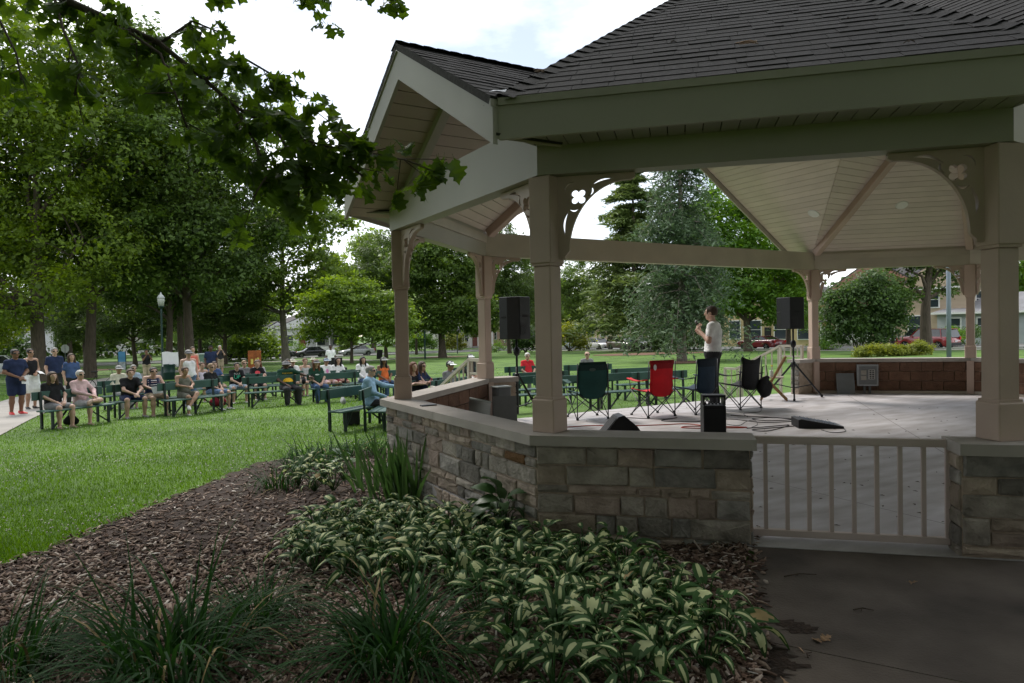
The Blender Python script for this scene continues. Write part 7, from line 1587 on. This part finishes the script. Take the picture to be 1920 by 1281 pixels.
# ------------------------------------------------------------------ HOUSES ROUND THE PARK
m_roofd = mat('house_shingle', (.07, .065, .065), .9, .2, 2, bump=.3, bscale=8); m_win = glassmat('window_glass', (.03, .04, .05), .08); m_wtrim = mat('window_trim', (.7, .7, .68), .5, .04); m_stair = mat('stair_stone', (.3, .29, .27), .8, .1)
def siding(n, c): return mat('siding_' + n, c, .7, .08, 1.5, bump=.25, bscale=3.5, stretch=(.02, .02, 1.6))
def house(loc, rz, label, w_, d_, hw, hr, wallm, wins, roofm=None, ridge='x', door=None, porch=None, upper=None, chimney=False, hip=False):
    """front faces local -Y; wins = (x, z, width, height) on the front, doubled on the sides"""
    t = thing('house', label, 'house', loc, rz, 'houses facing the park'); MB().box((0, d_ / 2, hw / 2 - .5), (w_, d_, hw + 1)).build('wall', wallm, t); e = .45; rm = roofm or m_roofd
    if upper: MB().box((0, d_ / 2, hw * .78), (w_ + .04, d_ + .04, hw * .44)).build('upper_wall', upper, t)
    x, y0, y1 = w_ / 2 + e, -e, d_ + e
    if ridge == 'x': V = [(-x, y0, hw), (x, y0, hw), (x, y1, hw), (-x, y1, hw), (-x if not hip else -x + d_ / 2, d_ / 2, hw + hr), (x if not hip else x - d_ / 2, d_ / 2, hw + hr)]; F = [(0, 1, 5, 4), (2, 3, 4, 5), (1, 2, 5), (3, 0, 4), (3, 2, 1, 0)]
    else: V = [(-x, y0, hw), (x, y0, hw), (x, y1, hw), (-x, y1, hw), (0, y0, hw + hr), (0, y1, hw + hr)]; F = [(0, 4, 5, 3), (1, 2, 5, 4), (0, 1, 4), (2, 3, 5), (3, 2, 1, 0)]
    rf = MB().add(V, F).build('roof', rm, t)
    if ridge == 'y': ob('gable_wall', me_from(np.array([(-w_ / 2, y0 - .01, hw + .1), (w_ / 2, y0 - .01, hw + .1), (0, y0 - .01, hw + hr - .2)]), [(0, 1, 2)]), upper or wallm, t)
    MB().box((0, y0 - .02, hw - .06), (2 * x, .06, .2)).build('eave_board', m_wtrim, t)
    for wx, wz, ww, wh in wins:
        f = MB().box((wx, -.03, wz), (ww + .24, .1, wh + .24)).build('window', m_wtrim, t); MB().box((wx, -.07, wz), (ww, .06, wh)).build('pane', m_win, f); MB().box((wx, -.105, wz), (ww, .02, .05)).build('sash', m_wtrim, f)
    for s in (-1, 1):
        for wz in sorted(set(q[1] for q in wins)):
            for yy in (d_ * .28, d_ * .68):
                f = MB().box((s * (w_ / 2 + .02), yy, wz), (.1, 1.1, 1.6)).build('window', m_wtrim, t); MB().box((s * (w_ / 2 + .06), yy, wz), (.06, .9, 1.4)).build('pane', m_win, f); MB().box((s * (w_ / 2 + .095), yy, wz), (.02, .9, .05)).build('sash', m_wtrim, f)
    if door:
        dx, dm = door; dd = MB().box((dx, -.05, 1.35), (1.0, .1, 2.1)).build('door', dm, t); MB().box((dx + .38, -.12, 1.3), (.05, .06, .12)).build('handle', m_chrome, dd)
        st = MB()
        for k in range(3): st.box((dx, -.4 - .3 * k, .18 - .12 * k - .1), (1.5, .32, .3))
        st.build('steps', m_stair, t)
    if porch:
        x0, x1, dp, hp_ = porch; MB().box(((x0 + x1) / 2, -dp / 2, .15), (x1 - x0, dp, .3)).build('porch_floor', m_stair, t); MB().add([(x0 - .2, -dp - .3, hp_), (x1 + .2, -dp - .3, hp_), (x1 + .2, 0, hp_ + .8), (x0 - .2, 0, hp_ + .8), (x0 - .2, -dp - .3, hp_ + .18), (x1 + .2, -dp - .3, hp_ + .18), (x1 + .2, 0, hp_ + .98), (x0 - .2, 0, hp_ + .98)], [(0, 3, 2, 1), (4, 5, 6, 7), (0, 1, 5, 4), (1, 2, 6, 5), (3, 0, 4, 7)]).build('porch_roof', rm, t)
        n = max(2, int((x1 - x0) / 1.8))
        for k in range(n + 1): MB().box((x0 + .1 + (x1 - x0 - .2) * k / n, -dp + .1, hp_ / 2 + .15), (.16, .16, hp_ - .3)).build('porch_post', m_wtrim, t)
        MB().box(((x0 + x1) / 2, -dp + .1, 1.15), (x1 - x0, .08, .08)).box(((x0 + x1) / 2, -dp + .1, .75), (x1 - x0, .05, .7)).build('porch_rail', m_wtrim, t)
    if chimney: MB().box((w_ * .25, d_ * .5, hw + hr + .2), (.7, .7, 1.6)).build('chimney', mat('chimney_brick', (.2, .09, .07), .9, .2, 4), rf)
    return t
FS, FM = TH - math.pi / 2, TH       # fronts facing the side street (towards -u) and the main street (towards -v)
m_brick = mat('house_brick', (.3, .16, .12), .9, .25, 5, bump=.2, bscale=20); W_ = lambda: None
house(on_street_a(1640, 68), FS, 'two storey house of pinkish brick over tan siding behind the large lilac shrub', 11, 9, 6.2, 3.4, siding('tan', (.42, .33, .24)), [(-3.6, 1.9, 1.5, 2.1), (1.4, 1.9, 1.6, 2), (4, 1.9, 1, 1.9), (-3, 4.8, 1.1, 1.5), (2.6, 4.8, 1.1, 1.5)], ridge='y', door=(-1, m_trim), upper=m_brick, chimney=True, porch=(-5.4, .6, 2, 2.6))
house(on_street_a(1748, 67.5), FS, 'narrow tan house with white windows behind the dark red car', 6.5, 8, 5.8, 2.6, siding('sand', (.45, .35, .26)), [(-1.6, 1.9, 1.5, 2.1), (1.7, 1.9, 1.0, 1.9), (.2, 4.6, .9, 1.5)], ridge='y', roofm=mat('roof_grey', (.16, .15, .165), .9, .15, 2), porch=None)
house(on_street_a(1860, 67), FS, 'pale grey bungalow with a low roof at the right edge', 10, 8, 3.1, 1.9, siding('grey', (.36, .38, .4)), [(-3.4, 1.75, 1.2, 1.5), (-.6, 1.75, 1.2, 1.5), (1.0, 1.75, 1.2, 1.5), (3.6, 1.75, 1.2, 1.5)], roofm=mat('roof_pale', (.2, .2, .21), .9, .15, 2), hip=True)
house(on_street_a(1440, 69), FS, 'yellow plastered building with dark openings behind the crimson coupe', 15, 9, 6.0, 2.0, mat('yellow_plaster', (.46, .36, .2), .8, .08, 1.5), [(-5.5, 2.1, 1.8, 2.4), (-2, 2.1, 1.8, 2.4), (2, 2.1, 1.8, 2.4), (5.5, 2.1, 1.8, 2.4), (-4, 4.8, 1.2, 1.4), (0, 4.8, 1.2, 1.4), (4, 4.8, 1.2, 1.4)], hip=True, door=(0, m_trim))
house(on_street_a(1230, 70), FS, 'beige building far behind the parked white car', 14, 9, 4.2, 2.0, mat('beige_plaster', (.5, .4, .29), .8, .08, 1.5), [(-4, 2, 1.4, 1.6), (0, 2, 1.4, 1.6), (4, 2, 1.4, 1.6)], hip=True)
house(on_street_b(1130, 124), FM, 'beige gabled house beyond the end of the parked row', 12, 9, 4.4, 2.6, mat('beige_plaster2', (.52, .4, .3), .8, .08, 1.5), [(-3.5, 2, 1.4, 1.6), (0, 2, 1.4, 1.6), (3.5, 2, 1.4, 1.6)], ridge='y')
house(on_street_b(592, 103), FM, 'white house with columned porch behind the black sedans', 12, 9, 4.3, 2.8, siding('white', (.66, .66, .66)), [(-4.2, 2.2, 1.1, 1.7), (3.4, 2.2, 1.3, 1.7), (.8, 2.2, 1.3, 1.7)], ridge='y', door=(-2.2, mat('door_red', (.16, .04, .035), .5, .1)), porch=(-.6, 5.8, 2.4, 2.8))
house(on_street_b(520, 105), FM, 'white outbuilding with slatted side left of the leaning trunk', 6, 7, 3.4, 2.0, siding('white2', (.6, .61, .62)), [(-1.4, 1.7, 1, 1.3), (1.4, 1.7, 1, 1.3)], ridge='y')
house(on_street_b(0, 97), FM, 'white house at the far left edge under the maple leaves', 11, 8, 4.8, 2.2, siding('white3', (.62, .63, .65)), [(-3.5, 2, 1.2, 1.6), (0, 2, 1.2, 1.6), (3.5, 2, 1.2, 1.6), (-2, 4.3, 1, 1.3), (2, 4.3, 1, 1.3)], ridge='x')
house(on_street_b(238, 150), FM, 'low white garage at the end of the bright driveway', 10, 7, 2.8, 1.5, siding('white4', (.68, .69, .7)), [(-3, 1.4, 2, 1.6), (2.4, 1.4, 2.4, 1.6)], hip=True)
house(on_street_b(872, 106), FM, 'white and brown house seen under the dark tree between the left columns', 12, 9, 5.6, 2.8, siding('white5', (.6, .58, .55)), [(-4, 2, 1.2, 1.6), (0, 2, 1.2, 1.6), (4, 2, 1.2, 1.6), (-2, 4.6, 1, 1.4), (2, 4.6, 1, 1.4)], ridge='x', door=(2, mat('door_brown', (.14, .05, .04), .5, .1)), porch=(-5, -1, 2, 2.6))
house(on_street_b(1000, 110), FM, 'pale brick house hidden behind the left loudspeaker', 11, 9, 5.4, 2.8, mat('pale_brick', (.4, .28, .22), .9, .2, 4), [(-3.5, 2, 1.2, 1.6), (0, 2, 1.2, 1.6), (3.5, 2, 1.2, 1.6)], ridge='x')
